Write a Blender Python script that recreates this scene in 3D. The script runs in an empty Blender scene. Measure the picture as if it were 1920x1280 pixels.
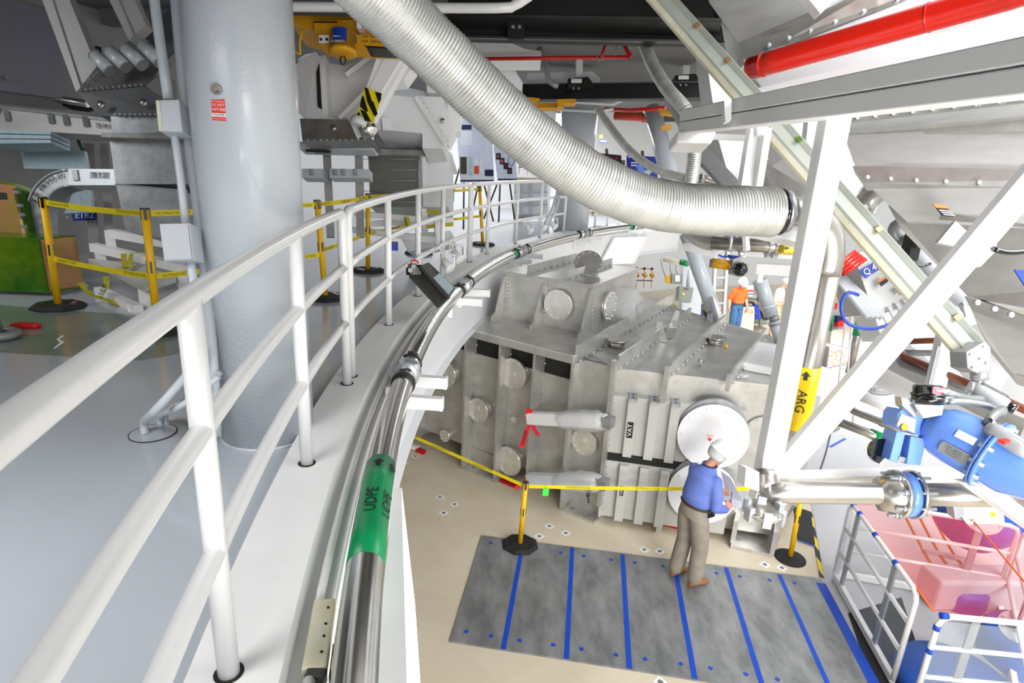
import bpy, math, random
from mathutils import Vector, Matrix
random.seed(7)
sc = bpy.context.scene
V = Vector
# ---------------------------------------------------------------- camera
FPX, PITCH, ROLL, EYE = 1122.91, 0.291892, 0.0514637, 1.55546
_f = V((0, math.cos(PITCH), -math.sin(PITCH))); _r = V((1, 0, 0)); _u = _r.cross(_f)
RT = _r*math.cos(ROLL) + _u*math.sin(ROLL); UP = -_r*math.sin(ROLL) + _u*math.cos(ROLL)
cd = bpy.data.cameras.new('camera'); cam = bpy.data.objects.new('camera', cd); sc.collection.objects.link(cam)
m3 = Matrix((RT, UP, -_f)).transposed()
cam.matrix_world = Matrix.Translation((0, 0, EYE)) @ m3.to_4x4()
cd.sensor_width = 36; cd.lens = FPX/1920*36; cd.clip_start = 0.05
sc.camera = cam
# ---------------------------------------------------------------- light
w = bpy.data.worlds.new('world'); sc.world = w; w.use_nodes = True
w.node_tree.nodes['Background'].inputs[0].default_value = (0.93, 0.96, 1.0, 1)
w.node_tree.nodes['Background'].inputs[1].default_value = 1.0
def area(name, loc, size, power, target=None, sy=None, col=(1, 1, 1)):
    l = bpy.data.lights.new(name, 'AREA'); l.energy = power; l.color = col
    l.shape = 'RECTANGLE'; l.size = size; l.size_y = sy or size
    o = bpy.data.objects.new(name, l); sc.collection.objects.link(o); o.location = loc
    d = (V(target) - V(loc)) if target else V((0, 0, -1))
    o.rotation_euler = d.to_track_quat('-Z', 'Y').to_euler(); return o
area('hall_unseen_light', (6.0, 2.0, 5.5), 5.0, 340, (3, 6, -2)).data.spread = 2.2
area('hall_unseen_light', (0.9, -3.2, -0.6), 3.0, 100, (1.9, 2.6, 1.9), 2.0).data.spread = 1.3  # unseen fill added low behind the camera to whiten the top beam
area('hall_unseen_light', (4.5, -5.0, 3.2), 5.0, 225, (3.4, 6, -1.2), 3.0).data.spread = 1.35  # unseen fill added behind the camera to brighten surfaces facing it
area('low_hall_fill', (2.5, -1.5, -0.9), 3.0, 75, (1.6, 7, -2.1), 1.6)  # added fill below deck level, brightens the chamber front and lower floor
area('deck_fill', (-2.9, -0.2, 2.7), 2.6, 62, (-2.9, 1.2, 0), 1.6).data.spread = 1.9  # added downward fill, brightens the near deck but not the things above
area('deck_fill', (-6.2, 4.2, 3.0), 1.6, 46, (-5.6, 7.0, 0.8)).data.spread = 1.9  # added fill that lifts the left wall and spares the struts
area('far_deck_fill', (1.5, 17.5, 3.0), 4.0, 250, sy=2.0)  # added fill without a fixture, brightens the far deck and its posters
area('far_deck_fill', (-2.5, 12.5, 3.0), 2.0, 45, sy=2.0)  # second added fill over the far deck, no fixture either
area('low_floor_fill', (7.6, 15.2, 1.1), 4.0, 300, sy=2.5).data.spread = 2.0  # added fill, hidden by the ducts, brightens the far lower floor
area('low_floor_fill', (10.5, 12.5, 0.8), 4.5, 150, sy=3.0).data.spread = 2.4  # companion unseen fill added for the rest of the lower floor
sc.view_settings.view_transform = 'Standard'; sc.view_settings.look = 'None'
sc.view_settings.exposure = 0.22; sc.view_settings.gamma = 1.0; sc.view_settings.use_curve_mapping = False
# ---------------------------------------------------------------- picture-to-place helpers: where a sight line meets a surface of known place
def ray(u, v): return RT*((u-960)/FPX) - UP*((v-640)/FPX) + _f
O0 = V((0, 0, EYE))
def Z(u, v, z): d = ray(u, v); return O0 + d*((z-EYE)/d.z)
def Y(u, v, y): d = ray(u, v); return O0 + d*(y/d.y)
def X(u, v, x): d = ray(u, v); return O0 + d*(x/d.x)
def D(u, v, dist): return O0 + ray(u, v)*dist
def W(u, v, P, Q):
    n = V((-(Q[1]-P[1]), Q[0]-P[0], 0)); d = ray(u, v); return O0 + d*(((V((P[0], P[1], 0))-O0).dot(n))/d.dot(n))
def PL(u, v, p, n): d = ray(u, v); n = V(n); return O0 + d*((V(p)-O0).dot(n)/d.dot(n))
CX, CY = 17.90, 5.08
def P(r, a, z=0): a = math.radians(a); return V((CX+r*math.cos(a), CY+r*math.sin(a), z))
def ang(p): a = math.degrees(math.atan2(p.y-CY, p.x-CX)); return a if a > 0 else a+360
def RW(u, v, r):
    d = ray(u, v); ox, oy = -CX, -CY; a = d.x**2+d.y**2; b = 2*(ox*d.x+oy*d.y); c = ox*ox+oy*oy-r*r
    return O0 + d*((-b+math.sqrt(b*b-4*a*c))/(2*a))
FL = -3.1
# ---------------------------------------------------------------- materials
def lin(c): return tuple(((x/12.92) if x <= .04045 else ((x+.055)/1.055)**2.4) for x in c)
MATS = {}
def mat(name, col, rough=.5, metal=0, noise=0, scale=6, bump=0, col2=None, emit=0, alpha=1, trans=0, stretch=None, coat=0, bscale=None):
    m = bpy.data.materials.new(name); m.use_nodes = True; nt = m.node_tree; b = nt.nodes['Principled BSDF']
    c = lin(col)+(1,)
    b.inputs['Base Color'].default_value = c; b.inputs['Roughness'].default_value = rough; b.inputs['Metallic'].default_value = metal
    if coat: b.inputs['Coat Weight'].default_value = coat; b.inputs['Coat Roughness'].default_value = .12
    if emit: b.inputs['Emission Color'].default_value = c; b.inputs['Emission Strength'].default_value = emit
    if alpha < 1: b.inputs['Alpha'].default_value = alpha
    if trans: b.inputs['Transmission Weight'].default_value = trans
    tc = nt.nodes.new('ShaderNodeTexCoord'); mp = nt.nodes.new('ShaderNodeMapping')
    nt.links.new(tc.outputs['Object'], mp.inputs[0])
    if stretch: mp.inputs['Scale'].default_value = stretch
    nz = nt.nodes.new('ShaderNodeTexNoise'); nz.inputs['Scale'].default_value = scale; nz.inputs['Detail'].default_value = 6
    nz.inputs['Roughness'].default_value = .65
    nt.links.new(mp.outputs[0], nz.inputs['Vector'])
    mx = nt.nodes.new('ShaderNodeMix'); mx.data_type = 'RGBA'
    c2 = lin(col2)+(1,) if col2 else tuple(x*(1-(noise or .04)) for x in c[:3])+(1,)
    mx.inputs['A'].default_value = c; mx.inputs['B'].default_value = c2
    rp = nt.nodes.new('ShaderNodeMapRange'); rp.inputs[1].default_value = .38; rp.inputs[2].default_value = .66
    nt.links.new(nz.outputs['Fac'], rp.inputs[0]); nt.links.new(rp.outputs[0], mx.inputs['Factor'])
    nt.links.new(mx.outputs['Result'], b.inputs['Base Color'])
    if bump:
        nb = nt.nodes.new('ShaderNodeTexNoise'); nb.inputs['Scale'].default_value = bscale or scale*8; nt.links.new(mp.outputs[0], nb.inputs['Vector'])
        bp = nt.nodes.new('ShaderNodeBump'); bp.inputs['Strength'].default_value = bump; bp.inputs['Distance'].default_value = .01
        nt.links.new(nb.outputs['Fac'], bp.inputs['Height']); nt.links.new(bp.outputs[0], b.inputs['Normal'])
    MATS[name] = m; return m
mat('rail_white', (.93, .93, .925), .28, bump=.05, scale=4, coat=.3)
mat('curb_white', (.92, .92, .915), .45, bump=.12, scale=3, noise=.05)
mat('frame_white', (.95, .95, .95), .4, noise=.03)
mat('wall_white', (.90, .905, .91), .6, noise=.03, scale=1)
mat('wall_grey', (.62, .61, .60), .7, noise=.08, scale=1)
mat('ceiling_grey', (.42, .42, .42), .8, noise=.15, scale=1)
mat('panel_lavender', (.52, .51, .56), .55, noise=.05, scale=2)
mat('deck_blue', (.72, .745, .775), .16, bump=.04, scale=.8, noise=.05, coat=.4, bscale=9)
mat('deck_green', (.50, .545, .52), .2, scale=2.2, col2=(.44, .485, .465), coat=.4, bump=.03, bscale=14)
mat('column_blue', (.74, .765, .79), .3, bump=.25, scale=2, bscale=70, noise=.04, coat=.3)
mat('conduit_blue', (.76, .785, .81), .35, noise=.04)
mat('beige', (.87, .825, .735), .42, scale=1.3, col2=(.83, .775, .68), bump=.03, bscale=30)
mat('steel_plate', (.47, .48, .48), .38, metal=.3, scale=2.6, col2=(.62, .625, .63), stretch=(1.6, .7, 1), bump=.04)
mat('tape_blue', (.0, .28, .74), .5, noise=.12)
mat('alu', (.80, .795, .775), .34, metal=.6, scale=3.5, col2=(.71, .705, .685), bump=.03)
mat('flange', (.97, .965, .94), .25, metal=.75, scale=6, col2=(.86, .85, .83))
mat('alu_dark', (.66, .66, .65), .38, metal=.3, scale=3.5, col2=(.52, .52, .52))
mat('alu_panel', (.79, .79, .78), .45, metal=.2, scale=2.2, col2=(.74, .74, .73), stretch=(1, 1, 4))
mat('valve_white', (.75, .745, .72), .45, noise=.06, scale=5)
mat('cover_white', (.93, .93, .93), .4, noise=.02)
mat('stainless', (.90, .895, .88), .2, metal=1, scale=9, noise=.1, stretch=(1, 1, .3))
mat('stainless_dull', (.75, .73, .70), .3, metal=.9, scale=7, noise=.1)
mat('galv', (.68, .69, .70), .4, metal=.6, scale=8, col2=(.58, .6, .62))
mat('zinc', (.78, .80, .82), .3, metal=.7, noise=.12, scale=20)
mat('foil', (.88, .88, .86), .36, metal=.6, scale=5, col2=(.78, .78, .76), bump=.15, bscale=30)
mat('yellow', (.98, .76, .03), .4, noise=.06)
mat('yellow_label', (1.0, .84, .02), .35, noise=.03)
mat('belt_yellow', (.93, .85, .05), .5, noise=.06)
mat('crane_yellow', (.86, .62, .06), .45, noise=.12)
mat('strap_yellow', (.72, .70, .10), .6, noise=.2, scale=30)
mat('green_label', (.0, .56, .33), .3, noise=.04)
mat('green_tag', (.30, .92, .32), .5)
mat('green_pipe', (.02, .28, .10), .4, noise=.1)
mat('green_box', (.40, .52, .05), .22, metal=.3, scale=2, col2=(.10, .38, .05))
mat('copper_box', (.78, .52, .42), .25, metal=.5, scale=2.3, col2=(.62, .60, .20))
mat('black', (.05, .05, .05), .5, noise=.2)
mat('rubber', (.10, .10, .10), .75, scale=14, col2=(.15, .15, .15), bump=.3)
mat('beam_black', (.13, .135, .13), .4, noise=.2, scale=2)
mat('gloss_black', (.03, .03, .03), .1, coat=.8)
mat('lamp_grey', (.25, .245, .23), .45, noise=.08)
mat('red', (.86, .12, .05), .22, noise=.06, coat=.5)
mat('red_dark', (.75, .05, .08), .35, noise=.1)
mat('orange_pipe', (.85, .30, .15), .4, noise=.1)
mat('danger_red', (.88, .08, .16), .5, noise=.1)
mat('sticker_red', (.90, .18, .14), .45)
mat('sticker_orange', (.95, .42, .12), .45)
mat('white_ink', (.95, .95, .95), .5)
mat('black_ink', (.04, .04, .04), .5)
mat('grey_ink', (.45, .45, .25), .5)
mat('sign_blue', (.08, .22, .60), .4)
mat('sign_navy', (.05, .08, .25), .5)
mat('valve_blue', (.40, .57, .90), .3, scale=3, noise=.12, coat=.3)
mat('deep_blue', (.10, .33, .70), .4, scale=2, noise=.2)
mat('handwheel_blue', (.20, .33, .80), .35)
mat('brass', (.75, .55, .25), .3, metal=.9)
mat('copper', (.72, .38, .20), .35, metal=.8)
mat('brown_pipe', (.52, .25, .12), .4, noise=.15)
mat('hood_shaded_grey', (.50, .51, .52), .5, metal=.3, scale=3, col2=(.44, .45, .46))  # galvanised grey darkened to put the low light into the colour
mat('strut_shaded_white', (.70, .70, .70), .5, noise=.05)  # white strut paint greyed so the colour carries its shade
mat('beam_sage', (.66, .68, .64), .45, noise=.04)
mat('conduit_grey', (.55, .56, .56), .42, metal=.3, noise=.08)
mat('cast_grey', (.66, .67, .67), .5, noise=.06)
mat('box_grey', (.72, .74, .76), .45, noise=.04)
mat('box_greygreen', (.55, .58, .55), .5, noise=.05)
mat('cream', (.87, .86, .78), .55, scale=6, col2=(.82, .80, .68))
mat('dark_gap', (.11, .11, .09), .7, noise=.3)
mat('floor_grey', (.74, .74, .75), .4, scale=1.5, col2=(.72, .72, .73))
mat('hazard_floor', (.13, .13, .14), .6, noise=.2)
mat('plywood', (.85, .76, .64), .6, scale=3, stretch=(1, 6, 1), col2=(.80, .70, .56))
mat('bucket_blue', (.05, .25, .75), .35)
mat('floor_mark_grey', (.48, .48, .46), .7, noise=.2, scale=60)
mat('paper', (.82, .83, .87), .7, noise=.03)
mat('skin', (.80, .56, .46), .5, noise=.06)
mat('hair_grey', (.72, .70, .68), .8, noise=.2, scale=60)
mat('shirt_blue', (.42, .50, .80), .75, scale=7, col2=(.37, .45, .74), bump=.2, bscale=22)
mat('khaki', (.60, .565, .51), .8, scale=7, col2=(.54, .505, .45), bump=.2, bscale=20)
mat('shirt_orange', (.95, .38, .10), .75, noise=.1)
mat('jeans', (.15, .30, .46), .8, scale=10, col2=(.22, .38, .55))
mat('navy', (.08, .14, .30), .8, noise=.1)
mat('cream_shirt', (.90, .86, .78), .8, noise=.05)
mat('tan_trousers', (.72, .63, .48), .8, noise=.1)
mat('shoe_tan', (.62, .38, .20), .5, noise=.15, scale=14)
mat('helmet', (.95, .95, .95), .25, coat=.5)
mat('hairnet', (.86, .87, .86), .8, noise=.15, scale=40, bump=.4)
mat('poster_glare', (.72, .76, .86), .35, scale=1.2, col2=(.86, .88, .93))  # paled to put the glare on the board into its colour
mat('poster_white', (.84, .87, .93), .45)
mat('poster_purple', (.18, .08, .14), .35, scale=12, col2=(.30, .16, .24))
mat('poster_blue', (.08, .16, .62), .35, noise=.2, scale=3)
mat('wood_dark', (.25, .18, .13), .6, noise=.2)
mat('glow', (.96, .98, 1.0), .5, emit=2.6)
mat('filter_mesh', (.52, .52, .49), .5, metal=.4, scale=90, col2=(.44, .44, .41), bump=.3)
mat('silver_blueish', (.70, .78, .81), .4, metal=.1, scale=3, col2=(.62, .71, .75))
mat('tray_pale', (.83, .86, .88), .4, metal=.15, noise=.1)
mat('wrap', (.95, .95, .95), .2, noise=.1, scale=18, bump=.7, bscale=30, alpha=.38)
mat('tape_clear', (.9, .9, .88), .3, alpha=.5)
mat('plexi', (.80, .84, .88), .06, alpha=.13)
mat('net_red', (1.0, .28, .24), .6, alpha=.30)
mat('pink_card', (.93, .40, .48), .5)
def striped(name, a, b, freq, direction):
    m = mat(name, a, .45); nt = m.node_tree; bs = nt.nodes['Principled BSDF']
    tc = nt.nodes.new('ShaderNodeTexCoord'); mp = nt.nodes.new('ShaderNodeMapping'); mp.inputs['Rotation'].default_value = direction
    wv = nt.nodes.new('ShaderNodeTexWave'); wv.inputs['Scale'].default_value = freq; wv.inputs['Distortion'].default_value = 0
    rp = nt.nodes.new('ShaderNodeMath'); rp.operation = 'GREATER_THAN'; rp.inputs[1].default_value = .5
    mx = nt.nodes.new('ShaderNodeMix'); mx.data_type = 'RGBA'; mx.inputs['A'].default_value = lin(a)+(1,); mx.inputs['B'].default_value = lin(b)+(1,)
    nt.links.new(tc.outputs['Object'], mp.inputs[0]); nt.links.new(mp.outputs[0], wv.inputs['Vector']); nt.links.new(wv.outputs['Fac'], rp.inputs[0])
    nt.links.new(rp.outputs[0], mx.inputs['Factor']); nt.links.new(mx.outputs['Result'], bs.inputs['Base Color']); return m
striped('hazard', (.92, .80, .05), (.06, .06, .06), 2.4, (0, .8, 0))
# ---------------------------------------------------------------- mesh building
def perp(d):
    d = d.normalized(); a = V((0, 0, 1)) if abs(d.z) < .9 else V((1, 0, 0)); x = a.cross(d).normalized(); return x, d.cross(x).normalized()
class MB:
    def __init__(s): s.v = []; s.f = []; s.sm = []
    def add(s, vs, fs, smooth=False):
        n = len(s.v); s.v += [V(x) for x in vs]; s.f += [[i+n for i in f] for f in fs]; s.sm += [smooth]*len(fs); return s
    def hexa(s, b, t):  # 4 bottom, 4 top points
        return s.add(list(b)+list(t), [[3, 2, 1, 0], [4, 5, 6, 7], [0, 1, 5, 4], [1, 2, 6, 5], [2, 3, 7, 6], [3, 0, 4, 7]])
    def box(s, c, sz, rz=0, rot=None):
        R = rot or Matrix.Rotation(rz, 3, 'Z'); h = V(sz)/2; c = V(c)
        p = [c+R@V((x*h.x, y*h.y, z*h.z)) for z in (-1, 1) for x, y in ((-1, -1), (1, -1), (1, 1), (-1, 1))]
        return s.hexa(p[:4], p[4:])
    def bar(s, a, b, w, h, up=(0, 0, 1)):  # w across, h along up
        a = V(a); b = V(b); d = (b-a).normalized(); x = d.cross(V(up)).normalized(); y = x.cross(d).normalized()
        q = [x*w/2+y*h/2, x*-w/2+y*h/2, x*-w/2-y*h/2, x*w/2-y*h/2]
        return s.hexa([a+k for k in q], [b+k for k in q])
    def prism(s, pts, off):
        n = len(pts); off = V(off); pts = [V(p) for p in pts]
        return s.add(pts+[p+off for p in pts], [list(range(n))[::-1], list(range(n, 2*n))]+[[i, (i+1) % n, n+(i+1) % n, n+i] for i in range(n)])
    def cyl(s, a, b, r, n=16, r2=None, cap=True):
        a = V(a); b = V(b); x, y = perp(b-a); r2 = r if r2 is None else r2
        vs = [a+(x*math.cos(2*math.pi*i/n)+y*math.sin(2*math.pi*i/n))*r for i in range(n)]+[b+(x*math.cos(2*math.pi*i/n)+y*math.sin(2*math.pi*i/n))*r2 for i in range(n)]
        s.add(vs, [[i, (i+1) % n, n+(i+1) % n, n+i] for i in range(n)], True)
        if cap: m = len(s.v)-2*n; s.f += [list(range(m, m+n))[::-1], list(range(m+n, m+2*n))]; s.sm += [False, False]
        return s
    def tube(s, pts, r, n=12, closed=False, cap=True):
        pts = [V(p) for p in pts]; N = len(pts); rr = r if isinstance(r, (list, tuple)) else [r]*N
        t0 = (pts[1]-pts[0]); x, y = perp(t0); vs = []
        prev = t0.normalized()
        for i, p in enumerate(pts):
            if closed: t = (pts[(i+1) % N]-pts[i-1]).normalized()
            else: t = (pts[min(i+1, N-1)]-pts[max(i-1, 0)]).normalized()
            q = prev.rotation_difference(t); x = q@x; prev = t
            y = t.cross(x).normalized(); x = y.cross(t).normalized()
            vs += [p+(x*math.cos(2*math.pi*k/n)+y*math.sin(2*math.pi*k/n))*rr[i] for k in range(n)]
        fs = [[i*n+k, i*n+(k+1) % n, (i+1)*n+(k+1) % n, (i+1)*n+k] for i in range(N-1) for k in range(n)]
        if closed: fs += [[(N-1)*n+k, (N-1)*n+(k+1) % n, (k+1) % n, k] for k in range(n)]
        s.add(vs, fs, True)
        if cap and not closed: m = len(s.v)-N*n; s.f += [list(range(m, m+n))[::-1], list(range(m+(N-1)*n, m+N*n))]; s.sm += [False, False]
        return s
    def lathe(s, o, ax, prof, n=24):  # prof [(r, h)]
        o = V(o); ax = V(ax).normalized(); x, y = perp(ax); m = len(prof)
        vs = [o+ax*h+(x*math.cos(2*math.pi*k/n)+y*math.sin(2*math.pi*k/n))*max(r, 1e-4) for r, h in prof for k in range(n)]
        return s.add(vs, [[i*n+k, i*n+(k+1) % n, (i+1)*n+(k+1) % n, (i+1)*n+k] for i in range(m-1) for k in range(n)], True)
    def ring(s, prof, a0, a1, n=60, closed=True):  # profile (r,z) swept round the hall centre
        m = len(prof); vs = [P(r, a0+(a1-a0)*i/n, z) for i in range(n+1) for r, z in prof]
        k = m if closed else m-1
        s.add(vs, [[i*m+j, i*m+(j+1) % m, (i+1)*m+(j+1) % m, (i+1)*m+j] for i in range(n) for j in range(k)])
        if closed: q = len(s.v)-(n+1)*m; s.f += [list(range(q, q+m))[::-1], list(range(q+n*m, q+n*m+m))]; s.sm += [False, False]
        return s
    def bolts(s, pts, nrm, r=.012, h=.012, n=6):
        nrm = V(nrm).normalized()
        for p in pts: s.cyl(V(p)-nrm*.002, V(p)+nrm*h, r, n)
        return s
    def boltline(s, a, b, k, nrm, r=.012, h=.012):
        a = V(a); b = V(b); return s.bolts([a+(b-a)*((i+.5)/k) for i in range(k)], nrm, r, h)
    def flange(s, c, nrm, R, t=.03, nb=12, br=.01, neck=0, neckr=.8):
        c = V(c); nrm = V(nrm).normalized(); x, y = perp(nrm)
        if neck: s.cyl(c-nrm*neck, c, R*neckr, 28)
        s.cyl(c, c+nrm*t, R, 36)
        return s.bolts([c+nrm*t+(x*math.cos(2*math.pi*i/nb)+y*math.sin(2*math.pi*i/nb))*R*.88 for i in range(nb)], nrm, br, br)
WL = {}
def _finish(o, parent, label, cat, group, kind):
    if parent: o.parent = parent
    if label: o['label'] = label
    if cat: o['category'] = cat
    if group: o['group'] = group
    if kind: o['kind'] = kind
    return o
def ob(name, mb, m, parent=None, label=None, cat=None, group=None, kind=None, bevel=0):
    me = bpy.data.meshes.new(name)
    lo = V((min(p.x for p in mb.v), min(p.y for p in mb.v), min(p.z for p in mb.v))); hi = V((max(p.x for p in mb.v), max(p.y for p in mb.v), max(p.z for p in mb.v)))
    o0 = V(((lo.x+hi.x)/2, (lo.y+hi.y)/2, lo.z))
    me.from_pydata([tuple(p-o0) for p in mb.v], [], mb.f); me.polygons.foreach_set('use_smooth', mb.sm)
    ms = m if isinstance(m, (list, tuple)) else [m]
    for k in ms: me.materials.append(MATS[k])
    import bmesh
    b = bmesh.new(); b.from_mesh(me); bmesh.ops.recalc_face_normals(b, faces=b.faces); b.to_mesh(me); b.free()
    me.update(); o = bpy.data.objects.new(name, me); sc.collection.objects.link(o)
    pw = WL.get(parent.name, V((0, 0, 0))) if parent else V((0, 0, 0))
    o.location = o0-pw; WL[o.name] = o0
    if bevel:
        bv = o.modifiers.new('bevel', 'BEVEL'); bv.width = bevel; bv.segments = 2; bv.limit_method = 'ANGLE'
    return _finish(o, parent, label, cat, group, kind)
def em(name, loc, label, cat, group=None, kind=None):
    o = bpy.data.objects.new(name, None); sc.collection.objects.link(o); o.location = loc; o.empty_display_size = .1
    WL[o.name] = V(loc); return _finish(o, None, label, cat, group, kind)
def text(s, c, xd, yd, size, m, parent, width=None, name='lettering', off=.002):
    cu = bpy.data.curves.new('t', 'FONT'); cu.body = s; cu.size = 1; cu.extrude = 0; cu.align_x = 'CENTER'; cu.align_y = 'CENTER'; cu.resolution_u = 2
    t = bpy.data.objects.new('t', cu); sc.collection.objects.link(t)
    bpy.context.view_layer.update()
    me = bpy.data.meshes.new_from_object(t.evaluated_get(bpy.context.evaluated_depsgraph_get())); bpy.data.objects.remove(t)
    xs = [v.co.x for v in me.vertices]
    if not xs: return
    wd = max(xs)-min(xs); sx = size if width is None else width/wd
    xd = V(xd).normalized(); yd = V(yd); yd = (yd-xd*yd.dot(xd)).normalized(); n = xd.cross(yd); c = V(c)+n*off
    pw = WL.get(parent.name, V((0, 0, 0))) if parent else V((0, 0, 0))
    for v in me.vertices: v.co = xd*(v.co.x*sx)+yd*(v.co.y*size)
    me.materials.clear(); me.materials.append(MATS[m])
    o = bpy.data.objects.new(name, me); sc.collection.objects.link(o); o.location = c-pw; WL[o.name] = c; o.parent = parent; return o
def catmull(pts, step=.02):
    pts = [V(p) for p in pts]; q = [pts[0]*2-pts[1]]+pts+[pts[-1]*2-pts[-2]]; out = []
    for i in range(1, len(q)-2):
        a, b, c, d = q[i-1:i+3]; n = max(2, int((c-b).length/step))
        for k in range(n):
            t = k/n; out.append(.5*((2*b)+(c-a)*t+(2*a-5*b+4*c-d)*t*t+(3*b-a-3*c+d)*t**3))
    out.append(pts[-1]); return out
def hose(pts, r, step=.012, amp=.06, n=28):
    c = catmull(pts, step); rs = []
    for i in range(len(c)):
        a = 1+amp*(0, 1, 0, -1)[i % 4]*.5+random.uniform(-.006, .006)+.012*math.sin(i*.13)
        rs.append(r*a)
    return MB().tube(c, rs, n)
def jig(mb, a):
    for i, p in enumerate(mb.v): mb.v[i] = p+V([random.uniform(-a, a) for _ in range(3)])
    return mb
def flat(pts, t=.004):  # thin sheet from its face points
    pts = [V(p) for p in pts]; n = (pts[1]-pts[0]).cross(pts[2]-pts[0]).normalized(); return MB().prism(pts, n*t)
# ================================================================ the setting
R0 = 19.05
A0, A1 = 133.6, 236
ob('floor_upper', MB().ring([(19.12, -.3), (19.12, 0), (24.6, 0), (24.6, -.3)], A0, A1, 160), 'deck_blue', kind='structure')
# darker green floor area under the equipment, one millimetre of coating
def arcstrip(r0, r1, a0, a1, z, n=40, t=.004): return MB().ring([(r0, z), (r0, z+t), (r1, z+t), (r1, z)], a0, a1, n)
gp = [Z(0, 661, 0), Z(262, 676, 0), Z(357, 660, 0), Z(352, 606, 0), Z(250, 590, 0), Z(120, 582, 0), Z(0, 572, 0), Z(-260, 585, 0), Z(-260, 655, 0)]
ob('floor_green_coating', MB().prism([p+V((0, 0, .001)) for p in gp], (0, 0, .002)), 'deck_green', kind='structure')
curb = MB().ring([(18.9, -.12), (18.9, .05), (19.17, .05), (19.17, -.12)], A0, A1, 160)
ob('trim_1', curb, 'curb_white', kind='structure')
ob('trim_2', MB().ring([(18.8, -.82), (18.8, -.06), (18.9, -.06), (18.9, -.82)], A0, A1, 160), 'wall_white', kind='structure')
ob('trim_3', MB().ring([(18.72, -.82), (18.72, -.80), (19.6, -.80), (19.6, -.82)], A0, A1, 160), 'wall_white', kind='structure')
ob('trim_4', MB().ring([(18.80, -.14), (18.80, -.11), (18.9, -.11), (18.9, -.14)], A0, A1, 160), 'wall_white', kind='structure')
fb = MB(); fb.cyl((CX, CY, FL-.15), (CX, CY, FL), 22.6, 96); ob('floor_lower', fb, 'beige', kind='structure')
ob('wall_lower', MB().ring([(22.2, FL), (22.2, -.3), (22.4, -.3), (22.4, FL)], A0, A1, 120), 'wall_white', kind='structure')
ob('wall_right', MB().ring([(22.2, FL), (22.2, 3.3), (22.4, 3.3), (22.4, FL)], 50, A0-.1, 80), 'wall_white', kind='structure')
ob('wall_end', MB().prism([P(18.8, A0, -.82), P(24.5, A0, -.82), P(24.5, A0, 0), P(18.8, A0, .05)], (P(19, A0-.2)-P(19, A0))), 'wall_white', kind='structure')
ob('wall_far', MB().ring([(24.3, -.02), (24.3, 3.3), (24.5, 3.3), (24.5, -.02)], A0, 164, 80), 'wall_white', kind='structure')
ob('wall_left', MB().ring([(24.3, -.02), (24.3, 3.3), (24.5, 3.3), (24.5, -.02)], 164, 236, 70), 'wall_grey', kind='structure')
ob('ceiling', MB().ring([(15.5, 3.3), (15.5, 3.5), (24.6, 3.5), (24.6, 3.3)], 108, 215, 110), 'ceiling_grey', kind='structure')
for i, (a, z) in enumerate(((128, 3.2), (148, 3.2), (170, 3.2))):
    ob('beam_%d' % (i+1), MB().bar(P(16, a, z), P(24.2, a, z), .2, .2), 'ceiling_grey', kind='structure')
# lavender lining panel on the left wall
lp = MB().ring([(24.18, 2.05), (24.22, 3.1), (24.3, 3.1), (24.3, 2.05)], 172, 196, 24)
for k in range(9): lp.bolts([P(24.17, 174+k*2.2, 2.2)], P(-1, 174+k*2.2)-P(0, 174+k*2.2), .03, .02)
ob('wall_lining_panel', lp, 'panel_lavender', kind='structure')
ob('trim_5', MB().ring([(24.1, 1.83), (24.1, 1.9), (24.3, 1.9), (24.3, 1.83)], 172, 196, 24), 'wall_grey', kind='structure')
ob('trim_6', MB().ring([(24.12, 1.62), (24.12, 1.68), (24.3, 1.68), (24.3, 1.62)], 172, 196, 24), 'wall_grey', kind='structure')

# ================================================================ guard railing round the opening, one welded section at a time
def rail_section(angs, label, first_open=False):
    a0, a1 = angs[0], angs[-1]
    mid = P(R0, (a0+a1)/2)
    t = em('guard_railing', (mid.x, mid.y, .05), label, 'railing', 'white guard railing sections round the opening')
    H = 1.195; r = .031; c = .12/R0*57.3
    def arc(z, b0, b1): n = max(4, int(abs(b1-b0)*1.6)); return [P(R0, b0+(b1-b0)*i/n, z) for i in range(n+1)]
    top = [P(R0, a0, .02), P(R0, a0, H-.12), P(R0, a0, H-.05), P(R0, a0-c*.15, H-.018), P(R0, a0-c*.5, H)] + arc(H, a0-c, a1+c) + [P(R0, a1+c*.5, H), P(R0, a1+c*.15, H-.018), P(R0, a1, H-.05), P(R0, a1, H-.12), P(R0, a1, .02)]
    ob('top_rail', MB().tube(top, r, 14), 'rail_white', t)
    for z in (.475, .845): ob('mid_rail', MB().tube(arc(z, a0, a1), r*.92, 14), 'rail_white', t)
    for a in angs[1:-1]: ob('post', MB().cyl(P(R0, a, .02), P(R0, a, H), r, 18), 'rail_white', t)
    for a in angs: ob('post_hole', MB().cyl(P(R0, a, .0505), P(R0, a, .0525), .043, 20), 'dark_gap', t, label='dark clearance hole round a post foot')
def A(u, v): return ang(Z(u, v, .05))
pa = A(451.6, 1259); pb = A(580.7, 868); pc = A(654, 711)
rail_section([pa+2*(pa-pb)+.2, 2*pa-pb, pa, pb, pc+.25], 'white tubular guard railing section closest to the camera, running past the big column')
rail_section([pc-.2, A(720, 608), A(776.5, 554), A(827, 520), A(874, 491)], 'white tubular guard railing section with the floodlight clamped to it')
rail_section([A(881, 490), A(924, 477), A(970, 457), A(1016, 445), A(1056, 435)], 'white tubular guard railing section in front of the poster easels')
x = A(1067, 432)
rail_section([x, x-2.0, x-4.0, x-6.1, x-8.0], 'white tubular guard railing section behind the big flexible duct')

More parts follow.
